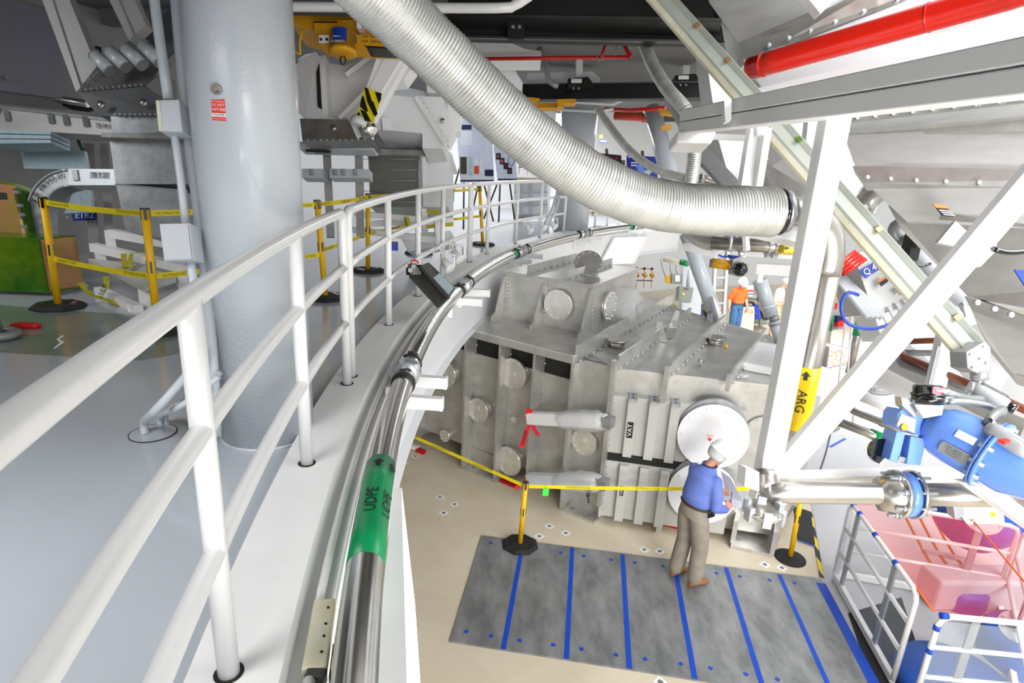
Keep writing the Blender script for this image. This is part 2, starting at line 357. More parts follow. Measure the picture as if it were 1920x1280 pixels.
# ================================================================ stainless pipe round the fascia
RP = 18.685; PZ = .02; pr = .074
t = em('ring_pipe', P(RP, 186, PZ), 'polished stainless steel pipe curving along the inside of the white fascia', 'pipe')
def parc(a0, a1, r): n = max(3, int(abs(a1-a0)*2)); return MB().tube([P(RP, a0+(a1-a0)*i/n, PZ) for i in range(n+1)], r, 28)
joints = [(183.3, 182.4), (173.6, 172.3), (163.4, 161.6), (151.9, 150.3), (142.3, 141.0)]
ends = [205]+[x for j in joints for x in j]+[134.2]
for i in range(0, len(ends), 2): ob('pipe_run', parc(ends[i], ends[i+1], pr), 'stainless', t)
for j0, j1 in joints:
    m = (j0+j1)/2; ob('coupling', parc(j0+.02, j1-.02, pr*.96), 'stainless', t)
    for a in (m+.12, m-.12): ob('coupling_clamp', MB().tube([P(RP, a, PZ), P(RP, a-.14, PZ)], pr*1.32, 24), 'zinc', t)
    for k in (-50, 20, 100):
        lug = MB()
        p = P(RP, m, PZ); e = P(1, m)-P(0, m); q = p+(e*math.sin(math.radians(k))+V((0, 0, 1))*math.cos(math.radians(k)))*pr*1.4
        lug.box(q, (.035, .05, .04), math.radians(m)); lug.cyl(q-V((0, 0, .03)), q+V((0, 0, .035)), .008, 6)
        ob('clamp_lug', lug, 'zinc', t)
for a0, a1, lab in ((189.6, 187.15, 'UDPE'), (164.3, 163.6, ''), (143.2, 142.6, '')):
    g = ob('pipe_label', parc(a0, a1, pr*1.012), 'green_label', t, label='green wrap label')
    if lab:
        # lettering wraps the visible upper face of the pipe
        for off, kk in ((8, 1), (-52, -1)):
            e = P(1, 188)-P(0, 188); nrm = (e*-math.sin(math.radians(-off))+V((0, 0, 1))*math.cos(math.radians(off)))
            nrm = (V((0, 0, 1))*math.cos(math.radians(off-6))+(-e)*math.sin(math.radians(6-off))).normalized()
            along = (P(RP, 187.6)-P(RP, 188.4)).normalized()
            text(lab, P(RP, 188.45, PZ)+nrm*(pr*1.03), along, nrm.cross(along), .078, 'black_ink', g, width=.19, off=.001)
            ac = P(RP, 187.42, PZ)+nrm*(pr*1.035); sd = nrm.cross(along)
            ar = MB().prism([ac+along*.035, ac+sd*.028, ac+sd*.012, ac+sd*.012-along*.03, ac-sd*.012-along*.03, ac-sd*.012, ac-sd*.028], nrm*.0015)
            ob('arrow_mark', ar, 'black_ink', g)
# clamps and brackets under every joint
for bi, (j0, j1) in enumerate(joints):
    for a in (j0+.18, j1-.18):
        n = em('strut_bracket', P(18.75, a, PZ-.16), ['white strut bracket at the near pipe coupling, %s', 'white strut bracket just past the floodlight, %s', 'white strut bracket above the chamber tower, %s', 'small white strut bracket left of the lit panel, %s', 'small white strut bracket under the flexible duct, %s'][bi] % ('closer one of the pair' if a > (j0+j1)/2 else 'farther one of the pair'), 'bracket', 'strut brackets carrying the steel pipe')
        e = (P(1, a)-P(0, a)); tn = V((-e.y, e.x, 0))
        # arm projects over the opening
        ob('strut_arm', MB().bar(P(18.88, a, PZ-.125), P(18.88, a, PZ-.125)+V((.46, -.02, 0)), .06, .09), 'frame_white', n, bevel=.004)
        ob('end_cap', MB().bar(P(18.88, a, PZ-.125)+V((.46, -.02, 0)), P(18.88, a, PZ-.125)+V((.485, -.021, 0)), .066, .096), 'frame_white', n, bevel=.006)
        ob('back_strut', MB().bar(P(18.78, a, PZ-.33), P(18.78, a, PZ-.02), .05, .05, e), 'frame_white', n)
        ob('pipe_clamp', MB().tube([P(RP, a+.05, PZ), P(RP, a-.05, PZ)], pr*1.17, 24).box(P(RP, a, PZ+pr*1.22), (.04, .03, .03), math.radians(a)), 'beam_black', n, label='black rubber lined pipe clamp')
# thin white conduit run on the fascia and pull box by the closest post
ob('conduit', MB().tube([P(18.845, a, -.035) for a in [189.95-k for k in range(0, 16)]], .017, 12), 'rail_white', label='thin white conduit along the curb edge from the cream pull box', cat='conduit', group='white conduits along the curb')
ob('conduit', MB().tube([P(18.825, a, -.02) for a in [191.05+k*.7 for k in range(0, 12)]], .02, 12), 'rail_white', label='thicker white conduit leaving the near end of the cream pull box', cat='conduit', group='white conduits along the curb')
t = em('pull_box', P(18.81, 190.5, -.06), 'cream steel pull box beside the curb and the steel pipe, chipped paint', 'electrical box')
b0, b1 = P(18.815, 190.95, -.03), P(18.82, 190.0, -.03)
ob('box', MB().bar(b0, b1, .075, .055), 'cream', t, bevel=.005)
ob('hub', MB().bar(b0+V((.012, -.035, 0)), b0+V((.012, .0, 0)), .06, .05).box(b0+V((.045, .06, -.015)), (.02, .14, .03), .2), 'gloss_black', t)
for k in (.2, .42, .6, .85): ob('screw', MB().bolts([b0.lerp(b1, k)+V((.018, 0, .028))], (0, 0, 1), .005, .003), 'black', t)

# bright light panel boxes hung on the fascia
t = em('light_panel', Z(760, 1000, -.5), 'long slim light box hung on the fascia right of the pipe, lit white face', 'light')
q = [Z(739, 916, -.25), Z(753, 914, -.25), Z(763, 1275, -.25), Z(772, 1600, -.25), Z(700, 1600, -.25), Z(700, 1275, -.25)]
ob('housing', MB().prism(q, (0, 0, -.012)), 'cover_white', t)
q2 = [Z(753, 914, -.26), Z(778, 1132, -.40), Z(788, 1280, -.40), Z(802, 1600, -.40), Z(772, 1600, -.26), Z(763, 1275, -.26)]
mb = MB().add(q2+[p+V((-.02, 0, -.01)) for p in q2], [[0, 1, 2, 3, 4, 5], [11, 10, 9, 8, 7, 6]]+[[i, 6+i, 6+(i+1) % 6, (i+1) % 6] for i in range(6)])
ob('lit_face', mb, 'glow', t)
t = em('light_panel', RW(1170, 470, 18.7), 'lit white rectangular light panel on the far fascia', 'light')
fr = [RW(1126, 496, 18.72), RW(1153, 445, 18.72), RW(1216, 443, 18.72), RW(1190, 494, 18.72)]
nn = (P(0, 150)-P(1, 150))
ob('frame', MB().prism(fr, nn*-.06), 'cover_white', t)
fr = [RW(1129, 492, 18.70), RW(1156, 448, 18.70), RW(1210, 446.5, 18.70), RW(1184, 491, 18.70)]
ob('lit_face', MB().prism(fr, nn*.01), 'glow', t)

# ================================================================ columns
R_C = .247
c = V((-1.37, 3.13, 0))
ob('column_1', MB().cyl(c, c+V((0, 0, 3.4)), R_C, 64), 'column_blue', kind='structure', label='round blue grey steel column beside the railing')
ob('column_1_weld', MB().tube([c+V((math.cos(k/24*6.283)*R_C, math.sin(k/24*6.283)*R_C, .006)) for k in range(24)], .01, 6, True), 'column_blue', kind='structure')
def onc(u, v, c, r):  # point on a column surface facing the camera
    d = ray(u, v); ox, oy = -c.x, -c.y; a = d.x**2+d.y**2; b = 2*(ox*d.x+oy*d.y); k = ox*ox+oy*oy-r*r
    return O0+d*((-b-math.sqrt(max(0, b*b-4*a*k)))/(2*a))
def sticker(us, c, r, m, name, **k):
    ps = [onc(u, v, c, r+.0015) for u, v in us]; mb = MB(); nseg = 6; vs = []
    for i in range(nseg+1):
        for a, b in ((0, 1), (3, 2)):
            p = ps[a].lerp(ps[b], i/nseg); n = V((p.x-c.x, p.y-c.y, 0)).normalized(); vs.append(V((c.x, c.y, p.z))+n*(r+.0015))
    vs2 = [V((c.x, c.y, p.z))+V((p.x-c.x, p.y-c.y, 0)).normalized()*(r+.0002) for p in vs]
    N = len(vs); fs = [[2*i, 2*i+1, 2*i+3, 2*i+2] for i in range(nseg)]
    mb.add(vs+vs2, fs+[[a+N for a in f[::-1]] for f in fs]+[[2*i, 2*i+2, 2*i+2+N, 2*i+N] for i in range(nseg)]+[[2*i+1, 2*i+3, 2*i+3+N, 2*i+1+N] for i in range(nseg)]+[[0, 1, 1+N, N], [2*nseg, 2*nseg+1, 2*nseg+1+N, 2*nseg+N]])
    return ob(name, mb, m, **k)
s = sticker([(395, 187), (421, 186), (424, 227), (398, 225)], c, R_C, 'sticker_red', 'warning_sticker', label='red DO NOT DISTURB sticker on the big round column', cat='sticker')
def ctext(tx, u, v, size, m, width, par, c=c, r=R_C):
    p = onc(u, v, c, r+.003); n = V((p.x-c.x, p.y-c.y, 0)).normalized(); text(tx, p, V((0, 0, 1)).cross(n), (0, 0, 1), size, m, par, width=width, off=.0012)
ctext('DO NOT', 408.5, 197, .018, 'white_ink', .062, s); ctext('DISTURB', 409, 205.5, .018, 'white_ink', .066, s)
ctext('SURVEY MONUMENT', 407.5, 190.5, .008, 'white_ink', .062, s); ctext('Contact Survey', 411, 222.5, .008, 'white_ink', .06, s)
p = onc(410.5, 215.5, c, R_C+.002); n = V((p.x-c.x, p.y-c.y, 0)).normalized(); tx = V((0, 0, 1)).cross(n)
pl = ob('number_strip', MB().box(p, (.066, .002, .016), math.atan2(tx.y, tx.x)), 'white_ink', s); text('VTG17M02', p, tx, (0, 0, 1), .013, 'black_ink', pl, width=.055, off=.003)
p = onc(407, 167, c, R_C); n = V((p.x-c.x, p.y-c.y, 0)).normalized()
ob('survey_stud', MB().cyl(p, p+n*.012, .024, 20).cyl(p+n*.012, p+n*.03, .011, 12), 'stainless_dull', label='round steel survey stud above the red sticker', cat='stud')
# conduits running up the left side of the column
def dpath(l): return [D(u, v, d) for u, v, d in l]
cn = 'blue grey conduits on the big column'
ob('conduit', MB().tube(catmull(dpath([(326, -40, 3.05), (338, 100, 3.05), (352, 240, 3.05), (372, 400, 3.05), (388, 540, 3.05), (398, 660, 3.06), (404, 760, 3.1), (406, 818, 3.1)]), .1), .026, 14), 'conduit_blue', label='thick blue grey conduit hugging the left side of the column down to the deck', cat='conduit', group=cn)
ob('conduit', MB().tube(catmull(dpath([(284, -40, 2.95), (300, 80, 2.95), (316, 188, 2.95)]), .1), .024, 14), 'conduit_blue', label='blue grey conduit entering the top of the upper junction box', cat='conduit', group=cn)
ob('conduit', MB().tube(catmull(dpath([(326, 245, 2.95), (338, 330, 2.95), (348, 420, 2.95)]), .1), .019, 14), 'conduit_blue', label='blue grey conduit between the upper and the lower junction box', cat='conduit', group=cn)
g0_ = Z(273, 815, .0); g1_ = Z(302, 802, 0); g2_ = Z(313, 797, 0)
ob('conduit', MB().tube(catmull(dpath([(357, 488, 2.93), (368, 570, 2.93), (376, 640, 2.95), (360, 688, 2.98), (322, 735, 2.98), (290, 770, 2.97)])+[g0_+V((0, 0, .08)), g0_], .05), .021, 14), 'conduit_blue', label='blue grey conduit from the lower junction box bending into the floor disc', cat='conduit', group=cn)
for g_, l_, lb in ((g1_, [(410, 705, 3.02), (368, 742, 3.02), (330, 765, 3.02)], 'short blue grey conduit between the column foot and the floor disc, closer one'), (g2_, [(412, 698, 3.06), (372, 732, 3.07), (338, 756, 3.08)], 'short blue grey conduit between the column foot and the floor disc, farther one')):
    ob('conduit', MB().tube(catmull(dpath(l_)+[g_+V((0, 0, .07)), g_], .05), .016, 12), 'conduit_blue', label=lb, cat='conduit', group=cn)
def sbox(name, us, d, dep, m, label, cat, **k):  # box whose face shows at the four picture corners
    ps = [D(u, v, d) for u, v in us]; n = (ps[1]-ps[0]).cross(ps[3]-ps[0]).normalized()
    if n.dot(_f) < 0: n = -n
    return ob(name, MB().prism(ps, n*dep), m, label=label, cat=cat, bevel=k.pop('bevel', .004), **k)
t = em('junction_box', D(317, 247, 2.9), 'blue grey junction box with a cream side, upper one on the column conduit', 'electrical box')
ps = [D(u, v, 2.88) for u, v in ((299, 187), (335, 186), (342, 247), (303, 246))]; ob('box', MB().prism(ps, _f*.1), 'conduit_blue', t, bevel=.005)
ps = [D(u, v, 2.88) for u, v in ((291, 188), (298.5, 187), (304, 246), (297, 245))]; ob('cover', MB().prism(ps, _f*.1), 'cream', t, bevel=.003)
t = em('junction_box', D(335, 490, 2.85), 'pale grey junction box, lower one hung on the column conduit', 'electrical box')
ps = [D(u, v, 2.84) for u, v in ((299, 419), (355, 418), (364, 488), (308, 490))]; ob('box', MB().prism(ps, _f*.1), 'box_grey', t, bevel=.003)
ob('cover', MB().prism([p-_f*.004 for p in [D(u, v, 2.84) for u, v in ((301, 421), (353, 420), (361, 486), (310, 488))]], _f*-.004), 'box_grey', t)
fc = Z(287, 812, .002)
ob('floor_disc', MB().cyl(fc, fc+V((0, 0, .004)), .115, 40), 'deck_blue', label='round cover disc in the deck where the conduits go down', cat='floor disc')
ob('disc_joint', MB().tube([fc+V((math.cos(k/36*6.283)*.118, math.sin(k/36*6.283)*.118, .003)) for k in range(36)], .0025, 5, True), 'dark_gap', kind='structure')
# second column far along the deck and the slanted legs
c2 = V((1.28, 14.75, 0)); ob('column_2', MB().cyl(c2, c2+V((0, 0, 3.3)), .42, 40), 'column_blue', kind='structure', label='far round grey column on the deck')
st = sticker([(1040.5, 313), (1045, 313), (1045, 323), (1040.5, 323)], c2, .42, 'sticker_red', 'warning_sticker', label='tiny red sticker on the far round column', cat='sticker')
def leg(name, a, b, r, m, label, cat, **k): return ob(name, MB().cyl(a, b, r, 28), m, label=label, cat=cat, **k)
leg('slanted_column', D(1222, 205, 13), D(1274, 400, 12.2), .185, 'column_blue', 'slanted pale grey steel leg in front of the far wall', 'column')
t = em('slanted_column', D(1355, 615, 9.6), 'slanted pale grey steel leg reaching down behind the orange shirted worker', 'column')
ob('leg_tube', MB().cyl(D(1287, 440, 10.6), D(1338, 582, 10.3), .125, 32), 'column_blue', t)
ob('foot_plate', MB().prism([D(u, v, 10.2) for u, v in ((1334, 568), (1345, 567), (1363, 610), (1335, 620))], _f*.25), 'column_blue', t)
ob('foot_sleeve', MB().prism([D(u, v, 10.05) for u, v in ((1336, 555), (1344, 566), (1362, 612), (1352, 614))], _f*.3), 'frame_white', t)
# ================================================================ lower floor: steel plates with blue tape
pz = FL+.02
q = [Z(903, 1003, pz), Z(1540, 1084, pz), Z(1700, 1322, pz), Z(843, 1201, pz)]
q[2] = q[1]+(q[3]-q[0])*1.02
pt = ob('steel_floor_plate', MB().prism([p-V((0, 0, .02)) for p in q], (0, 0, .02)), 'steel_plate', label='scuffed grey steel floor plate marked with blue tape', cat='floor plate')
def tape(p, q, w, z=pz): d = (q-p).normalized(); s = V((-d.y, d.x, 0))*w/2; up = V((0, 0, .0012)); return MB().prism([p+s+up, p-s+up, q-s+up, q+s+up], (0, 0, .0008))
for a, b, wd in (((977, 1036), (943.5, 1217), .052), ((1073, 1026), (1062, 1235), .052), ((1167, 1039), (1180, 1253), .055), ((1265, 1060), (1303, 1273), .055), ((1361, 1064), (1430, 1288), .055), ((1461, 1077), (1560, 1300), .05), ((1539, 1093), (1640, 1283), .11)):
    ob('tape_strip', tape(Z(*a, pz), Z(*b, pz), wd), 'tape_blue', pt, label='blue masking tape line')
for u, v, r in ((920, 1018, .4), (1051, 1036, .1), (1094.5, 1042, 0), (1146, 1049, .1), (1190, 1054.5, .6), (1242.5, 1061, .5), (1343, 1074, .7), (1387, 1080, .9), (1443, 1087, .6), (1490, 1092.5, .5), (874, 1183.5, .6), (921, 1191.5, -.3), (974, 1200, .1), (1037, 1208.5, .1), (1090, 1216, .2), (1155, 1227, 1.0), (1209.5, 1235, .4), (1276.5, 1244, .1), (1332, 1252, .9), (1398.5, 1263.5, .3), (1457.5, 1273, 1.0)):
    ob('tape_patch', MB().box(Z(u, v, pz+.0012), (.042, .042, .0012), r), 'tape_blue', pt)
for i, (u, v) in enumerate(((757, 845), (779, 855), (758, 868), (825, 932), (852, 945), (832, 961), (1030, 986), (1061, 999), (1011, 1005), (1208, 1030), (1237, 1033), (1434, 1058), (1466, 1064), (1238, 1278))):
    c = Z(u, v, FL+.001); s = ob('floor_sticker', MB().box(c, (.10, .10, .002), .75), 'white_ink', label='small white square sticker with a grey centre on the beige floor', cat='sticker', group='white square stickers on the beige floor')
    ob('centre_patch', MB().box(c+V((0, 0, .0015)), (.045, .045, .001), .75), 'floor_mark_grey', s, label='grey square centre')
# pale grey floor lining of the work area on the right and its hazard edge
g = [Z(1512, 890, FL), Z(1548, 1100, FL), Z(1660, 1330, FL), Z(2300, 1300, FL), Z(2300, 640, FL), Z(1530, 640, FL)]
ob('floor_liner', MB().prism([p+V((0, 0, .001)) for p in g], (0, 0, .006)), 'floor_grey', kind='structure')
g = [Z(1495, 1010, FL+.002), Z(1528, 1022, FL+.002), Z(1520, 960, FL+.002), Z(1488, 950, FL+.002)]
m = ob('anti_fatigue_mat', MB().prism(g, (0, 0, .012)), 'hazard_floor', label='dark grey floor mat edged with blue tape behind the round based stanchion', cat='mat')
ob('tape_edge', tape(Z(1495, 1012, FL+.014), Z(1529, 1024, FL+.014), .03, 0), 'tape_blue', m)
ob('hazard_tape', tape(Z(1519, 960, FL+.008), Z(1541, 1082, FL+.008), .05, 0), 'hazard', label='black and yellow hazard tape along the floor edge by the barrier', cat='tape')

# ================================================================ stanchions and belts
SG = 'yellow belt barrier posts'
def stanchion(b, top, label, shape='oct', rz=.3, extra=True, tilt=(0, 0)):
    t = em('belt_stanchion', b, label, 'stanchion', SG)
    h = .05
    mb = MB()
    if shape == 'oct':
        pr_ = [V((math.cos(math.radians(22.5+45*k)+rz)*.235, math.sin(math.radians(22.5+45*k)+rz)*.215, 0)) for k in range(8)]
        mb.hexa  # base: bevelled octagon
        lo = [b+p for p in pr_]; mi = [b+p+V((0, 0, .022)) for p in pr_]; hi = [b+p*.86+V((0, 0, .045)) for p in pr_]
        mb.add(lo+mi+hi, [list(range(8))[::-1], list(range(16, 24))]+[[i, (i+1) % 8, 8+(i+1) % 8, 8+i] for i in range(8)]+[[8+i, 8+(i+1) % 8, 16+(i+1) % 8, 16+i] for i in range(8)])
        base = ob('base', mb, 'rubber', t)
        for s in (-1, 1):
            c = b+V((math.cos(rz)*.125*s, math.sin(rz)*.125*s, .046)); ob('carry_slot', MB().box(c, (.045, .14, .004), rz), 'gloss_black', base)
    else:
        mb.lathe(b, (0, 0, 1), [(0, 0), (.19, 0), (.19, .01), (.17, .022), (.05, .04), (0, .042)], 40); ob('base', mb, 'rubber', t)
    top = V(top); d = (top-b); ft = b+V((0, 0, .04))
    ob('tube', MB().cyl(ft, ft.lerp(top, .985), .031, 24), 'yellow', t)
    hd = MB(); ax = (top-ft).normalized(); hd.cyl(top-ax*.012, top, .034, 24)
    x, y = perp(ax)
    for k in range(4):
        e = (x*math.cos(rz+k*1.5708)+y*math.sin(rz+k*1.5708)); c = top-ax*.05+e*.031
        hd.bar(c-ax*.045, c+ax*.045, .024, .012, e)
    ob('belt_head', hd, 'gloss_black', t)
    if extra:
        hd = MB()
        for k in range(4):
            e = (x*math.cos(rz+k*1.5708)+y*math.sin(rz+k*1.5708)); c = ft.lerp(top, .52)+e*.031; hd.bar(c-ax*.05, c+ax*.05, .014, .01, e)
        ob('belt_slot', hd, 'gloss_black', t)
    return t
def belt(a, b, label, group='yellow caution belts', texts=(.25, .75), w=.048, flip=1, sag=.0):
    a = V(a); b = V(b); m = a.lerp(b, .5)-V((0, 0, sag)); d = (b-a).normalized(); n = d.cross(V((0, 0, 1))).normalized()
    if n.dot(O0-m) < 0: n = -n
    pts = [a, a.lerp(b, .25)-V((0, 0, sag*.75)), m, a.lerp(b, .75)-V((0, 0, sag*.75)), b]; up = V((0, 0, 1)); mb = MB(); vs = []
    for p in pts: vs += [p+up*w/2+n*.001, p-up*w/2+n*.001, p-up*w/2-n*.001, p+up*w/2-n*.001]
    fs = [[i*4+k, i*4+(k+1) % 4, (i+1)*4+(k+1) % 4, (i+1)*4+k] for i in range(4) for k in range(4)]+[[0, 1, 2, 3], [19, 18, 17, 16]]
    o = ob('barrier_belt', mb.add(vs, fs), 'belt_yellow', label=label, cat='barrier belt', group=group)
    xd = up.cross(n)
    for k in texts:
        s = 4*k*(1-k)*sag; text('CAUTION-DO NOT ENTER', a.lerp(b, k)-V((0, 0, s)), xd if xd.dot(d) > 0 else xd, up, .04, 'black_ink', o, width=.30, off=.0015)
    return o
def topof(u, v, b):  # point above a ground point at picture height v, nearly vertical
    return W(u, v, (b.x, b.y), (b.x+1, b.y+.0001))
dk = [((110, 577), (80.5, 369), 'yellow stanchion on the deck in front of the copper coloured box'), ((297, 622), (271, 389), 'yellow stanchion on the deck beside the lower grey junction box'),
      ((610, 560), (594.5, 374), 'leaning yellow stanchion just right of the big column'), ((690, 509), (690, 362), 'yellow stanchion hidden behind the railing post left of the floodlight'),
      ((785, 476), (784, 353), 'yellow stanchion on the deck behind the floodlight'), ((905, 459), (899, 349), 'yellow stanchion in front of the two poster easels')]
ST = []
for i, (bp, tp, lb) in enumerate(dk):
    b = Z(*bp, 0); tp3 = topof(*tp, b); stanchion(b, tp3, lb, rz=.35+.2*i); ST.append((b, tp3))
def at(i, k): b, t = ST[i]; return b.lerp(t, k)
for i, lb in enumerate(('between the two stanchions left of the column', 'passing behind the big column', 'between the leaning stanchion and the next one', 'behind the railing left of the floodlight', 'running to the stanchion by the easels')):
    for k, up in ((.955, 'upper'), (.46 if i < 2 else .5, 'lower')):
        belt(at(i, k), at(i+1, k), '%s yellow caution belt %s' % (up, lb), texts=((.16, .84) if i == 0 else (.13, .5, .87)), sag=.015)
b1 = Z(975, 1022, pz); t1 = topof(986, 903, b1); stanchion(b1, t1, 'yellow stanchion with black octagonal base standing on the steel plate', rz=.1)
b2 = Z(1481, 1046, FL); t2 = topof(1507, 905, b2); stanchion(b2, t2, 'yellow stanchion with round black base near the hazard tape', 'round')
belt(b1.lerp(t1, .93), W(757, 810, (-1.4, 7.4), (b1.x, b1.y)), 'yellow caution belt running up left from the lower stanchion to the chamber', texts=(.33, .68, .95), sag=.0)
bo = belt(b1.lerp(t1, .93), b2.lerp(t2, .93), 'yellow caution belt behind the man in the blue shirt', texts=(.19, .44, .93), sag=.02)
tg = W(1023, 921, (b1.x, b1.y), (b2.x, b2.y)); ob('green_tag', MB().box(tg+V((0, -.02, 0)), (.075, .002, .10), .1).box(tg+V((0, -.02, .065)), (.004, .004, .04)), 'green_tag', label='bright green paper tag hanging on the lower caution belt', cat='tag')
for u, v, lb in ((746, 379, 'bright green paper tag on the upper belt left of the mesh cabinet'), (848, 368, 'bright green paper tag on the upper belt below the big poster')):
    p = W(u, v, (at(3, 1).x, at(3, 1).y), (at(5, 1).x, at(5, 1).y)); ob('green_tag', MB().box(p+V((0, -.05, 0)), (.08, .003, .17), .4), 'green_tag', label=lb, cat='tag')

# ================================================================ the big aluminium chamber
G0, G1 = V((-1.31, 8.86, 0)), V((1.27, 7.06, 0)); td = (G1-G0).normalized(); nd = V((-td.y, td.x, 0))  # nd points into the chamber
def WA(u, v): return W(u, v, G0, G1)
CH = em('vacuum_chamber', (1.2, 8.2, FL), 'big ribbed aluminium vacuum chamber standing on the beige lower floor', 'vacuum chamber')
def inset(p, k): return V(p)+nd*k
TZ = -.93
# left half: ribs, recessed panels
rx = [WA(800, 640), Z(863, 880, FL), Z(924, 905, FL), WA(1000, 700), WA(1072, 700), WA(1140, 720)]
rx[0] = G0+td*-.25; xs = [(p-G0).dot(td) for p in rx]
def GA(s, z, k=0): return V((G0.x, G0.y, z))+td*s+nd*k
pan = MB()
for i in range(-1, len(xs)-1):
    s0 = xs[i] if i >= 0 else xs[0]-.9; s1 = xs[i+1]; pan.hexa([GA(s0, FL+.28, .22), GA(s1, FL+.28, .22), GA(s1, FL+.28, .3), GA(s0, FL+.28, .3)], [GA(s0, TZ-.31, .22), GA(s1, TZ-.31, .22), GA(s1, TZ-.31, .3), GA(s0, TZ-.31, .3)])
    pan.bolts([GA(s0+.05, FL+.4+k*.16, .22) for k in range(11)], -nd, .014, .02)
ob('side_panel', pan, 'alu', CH)
for i, s in enumerate(xs[:-1]):
    ob('rib', MB().hexa([GA(s-.02, FL+(0 if i in (1, 2, 4) else .2), 0), GA(s+.02, FL+(0 if i in (1, 2, 4) else .2), 0), GA(s+.02, FL+.2, .5), GA(s-.02, FL+.2, .5)], [GA(s-.02, TZ, 0), GA(s+.02, TZ, 0), GA(s+.02, TZ, .5), GA(s-.02, TZ, .5)]), 'alu', CH)
core = [GA(xs[0]-.9, FL+.3, .3), GA(xs[-1], FL+.3, .3), V((3.7, 7.1, FL+.3)), V((4.6, 8.6, FL+.3)), V((2.9, 11.2, FL+.3)), GA(xs[0]-.6, FL+.3, 3.2)]
ob('core', MB().prism(core, (0, 0, 1.88)), 'alu_dark', CH)
for s0, s1 in ((xs[1], xs[2]), (xs[4], xs[5])):
    f = ob('foot', MB().hexa([GA(s0, FL, 0), GA(s1, FL, 0), GA(s1, FL, .3), GA(s0, FL, .3)], [GA(s0, FL+.04, 0), GA(s1, FL+.04, 0), GA(s1, FL+.04, .3), GA(s0, FL+.04, .3)]).hexa([GA(s0, FL+.04, .2), GA(s1, FL+.04, .2), GA(s1, FL+.04, .24), GA(s0, FL+.04, .24)], [GA(s0, FL+.3, .2), GA(s1, FL+.3, .2), GA(s1, FL+.3, .24), GA(s0, FL+.3, .24)]), 'alu', CH)
    for k in (.25, .75): ob('anchor_hole', MB().cyl(GA(s0+(s1-s0)*k, FL+.04, .1), GA(s0+(s1-s0)*k, FL+.044, .1), .032, 20), 'alu_dark', f)
def fcov(u, v, Rp, k=.16, nb=12, name='flange_cover'):  # blanking flange on the left half
    p = W(u, v, G0+nd*k, G1+nd*k); dd = (p-O0).dot(_f); ob(name, MB().flange(p, -nd, Rp*dd/FPX*1.16, .035, nb, .013, .08, .86), 'flange', CH); return p
for u, v, R_ in ((837, 700, 22), (898, 768, 20.5), (963, 700, 26), (955, 863, 24.5), (1097, 828, 22.5), (776, 800, 18)): fcov(u, v, R_)
fcov(836, 816, 10, nb=8, name='small_flange'); fcov(965, 785, 5, nb=0, name='small_port'); 
for u, v in ((965.5, 701), (897, 764), (957, 847), (1097, 825), (836, 690)):
    p = W(u, v, G0+nd*.125, G1+nd*.125); ob('paper_label', MB().bar(p-td*.02, p+td*.02, .003, .045), 'paper', CH)
# ledge over the ribs and a dark strip painting the shaded slot below
L0 = -.70
def GL(u, v, z): return Z(u, v, z)
e0, e1 = GA(xs[0]-1.0, TZ+.0, -.02), GA(xs[4]+.03, TZ, -.02)
bd = V((math.cos(math.radians(60)), math.sin(math.radians(60)), 0))
ledge = [e0, e1, e1+bd*4.3, e0+bd*3.6]
ob('slot_shade_strip', MB().hexa([GA(xs[0]-.5, TZ-.33, .25), GA(xs[4], TZ-.33, .25), GA(xs[4], TZ-.33, .3), GA(xs[0]-.5, TZ-.33, .3)], [GA(xs[0]-.5, TZ, .25), GA(xs[4], TZ, .25), GA(xs[4], TZ, .3), GA(xs[0]-.5, TZ, .3)]), 'dark_gap', CH, label='dark strip painted as the shade of the open slot below the ledge')
ob('ledge', MB().prism(ledge, (0, 0, .13)), 'alu', CH, bevel=.02)
LT = TZ+.13
ob('ledge_side_rail', MB().bar(e1+V((0, 0, .16))+bd*.05, e1+bd*4.3+V((0, 0, .16)), .03, .2).boltline(e1+V((.02, -.01, .04)), e1+bd*4.3+V((.02, -.01, .04)), 20, (td.x, td.y, 0), .014, .03), 'alu', CH)
# upper tower on the ledge
K0, K1 = Z(972, 600, LT), Z(1103, 626, LT); kt = (K1-K0).normalized(); kn = V((-kt.y, kt.x, 0))
kh = W(1110, 537, K0, K1).z-LT
K0 = K1-kt*1.45
bk = bd*1.9
ob('tower_wall', MB().prism([K0, K1, K1+bk, K0+bk], (0, 0, kh)), 'alu', CH)
ob('tower_lid', MB().prism([K0+V((0, 0, kh))-kt*.05-kn*.05, K1+V((0, 0, kh))+kt*.05-kn*.05, K1+bk+V((0, 0, kh))+kt*.05, K0+bk+V((0, 0, kh))-kt*.05], (0, 0, .035)), 'alu', CH, bevel=.005)
for s, up in ((0.0, .93), (.47, .9), (1.0, .97)):
    c = K0.lerp(K1, s); t_ = MB(); w_ = .03
    prof = [(0, 0), (.36, 0), (.36, .07), (.25, .13), (.06, kh*up), (0, kh*up)]
    t_.prism([c-kt*w_/2-kn*a+V((0, 0, b)) for a, b in prof], kt*w_); t_.boltline(c-kn*.01+kt*.05+V((0, 0, .1)), c-kn*.01+kt*.05+V((0, 0, kh*.9)), 9, -kn, .012, .02)
    ob('gusset', t_, 'alu', CH)
for s in (.25, .7): ob('lid_stiffener', MB().bar(K0.lerp(K1, s)+V((0, 0, kh+.10))+bk*.02, K0.lerp(K1, s)+V((0, 0, kh+.10))+bk*.95, .025, .13).boltline(K0.lerp(K1, s)+V((.02, 0, kh+.05)), K0.lerp(K1, s)+bk*.95+V((.02, 0, kh+.05)), 8, kt, .012, .02), 'alu', CH)
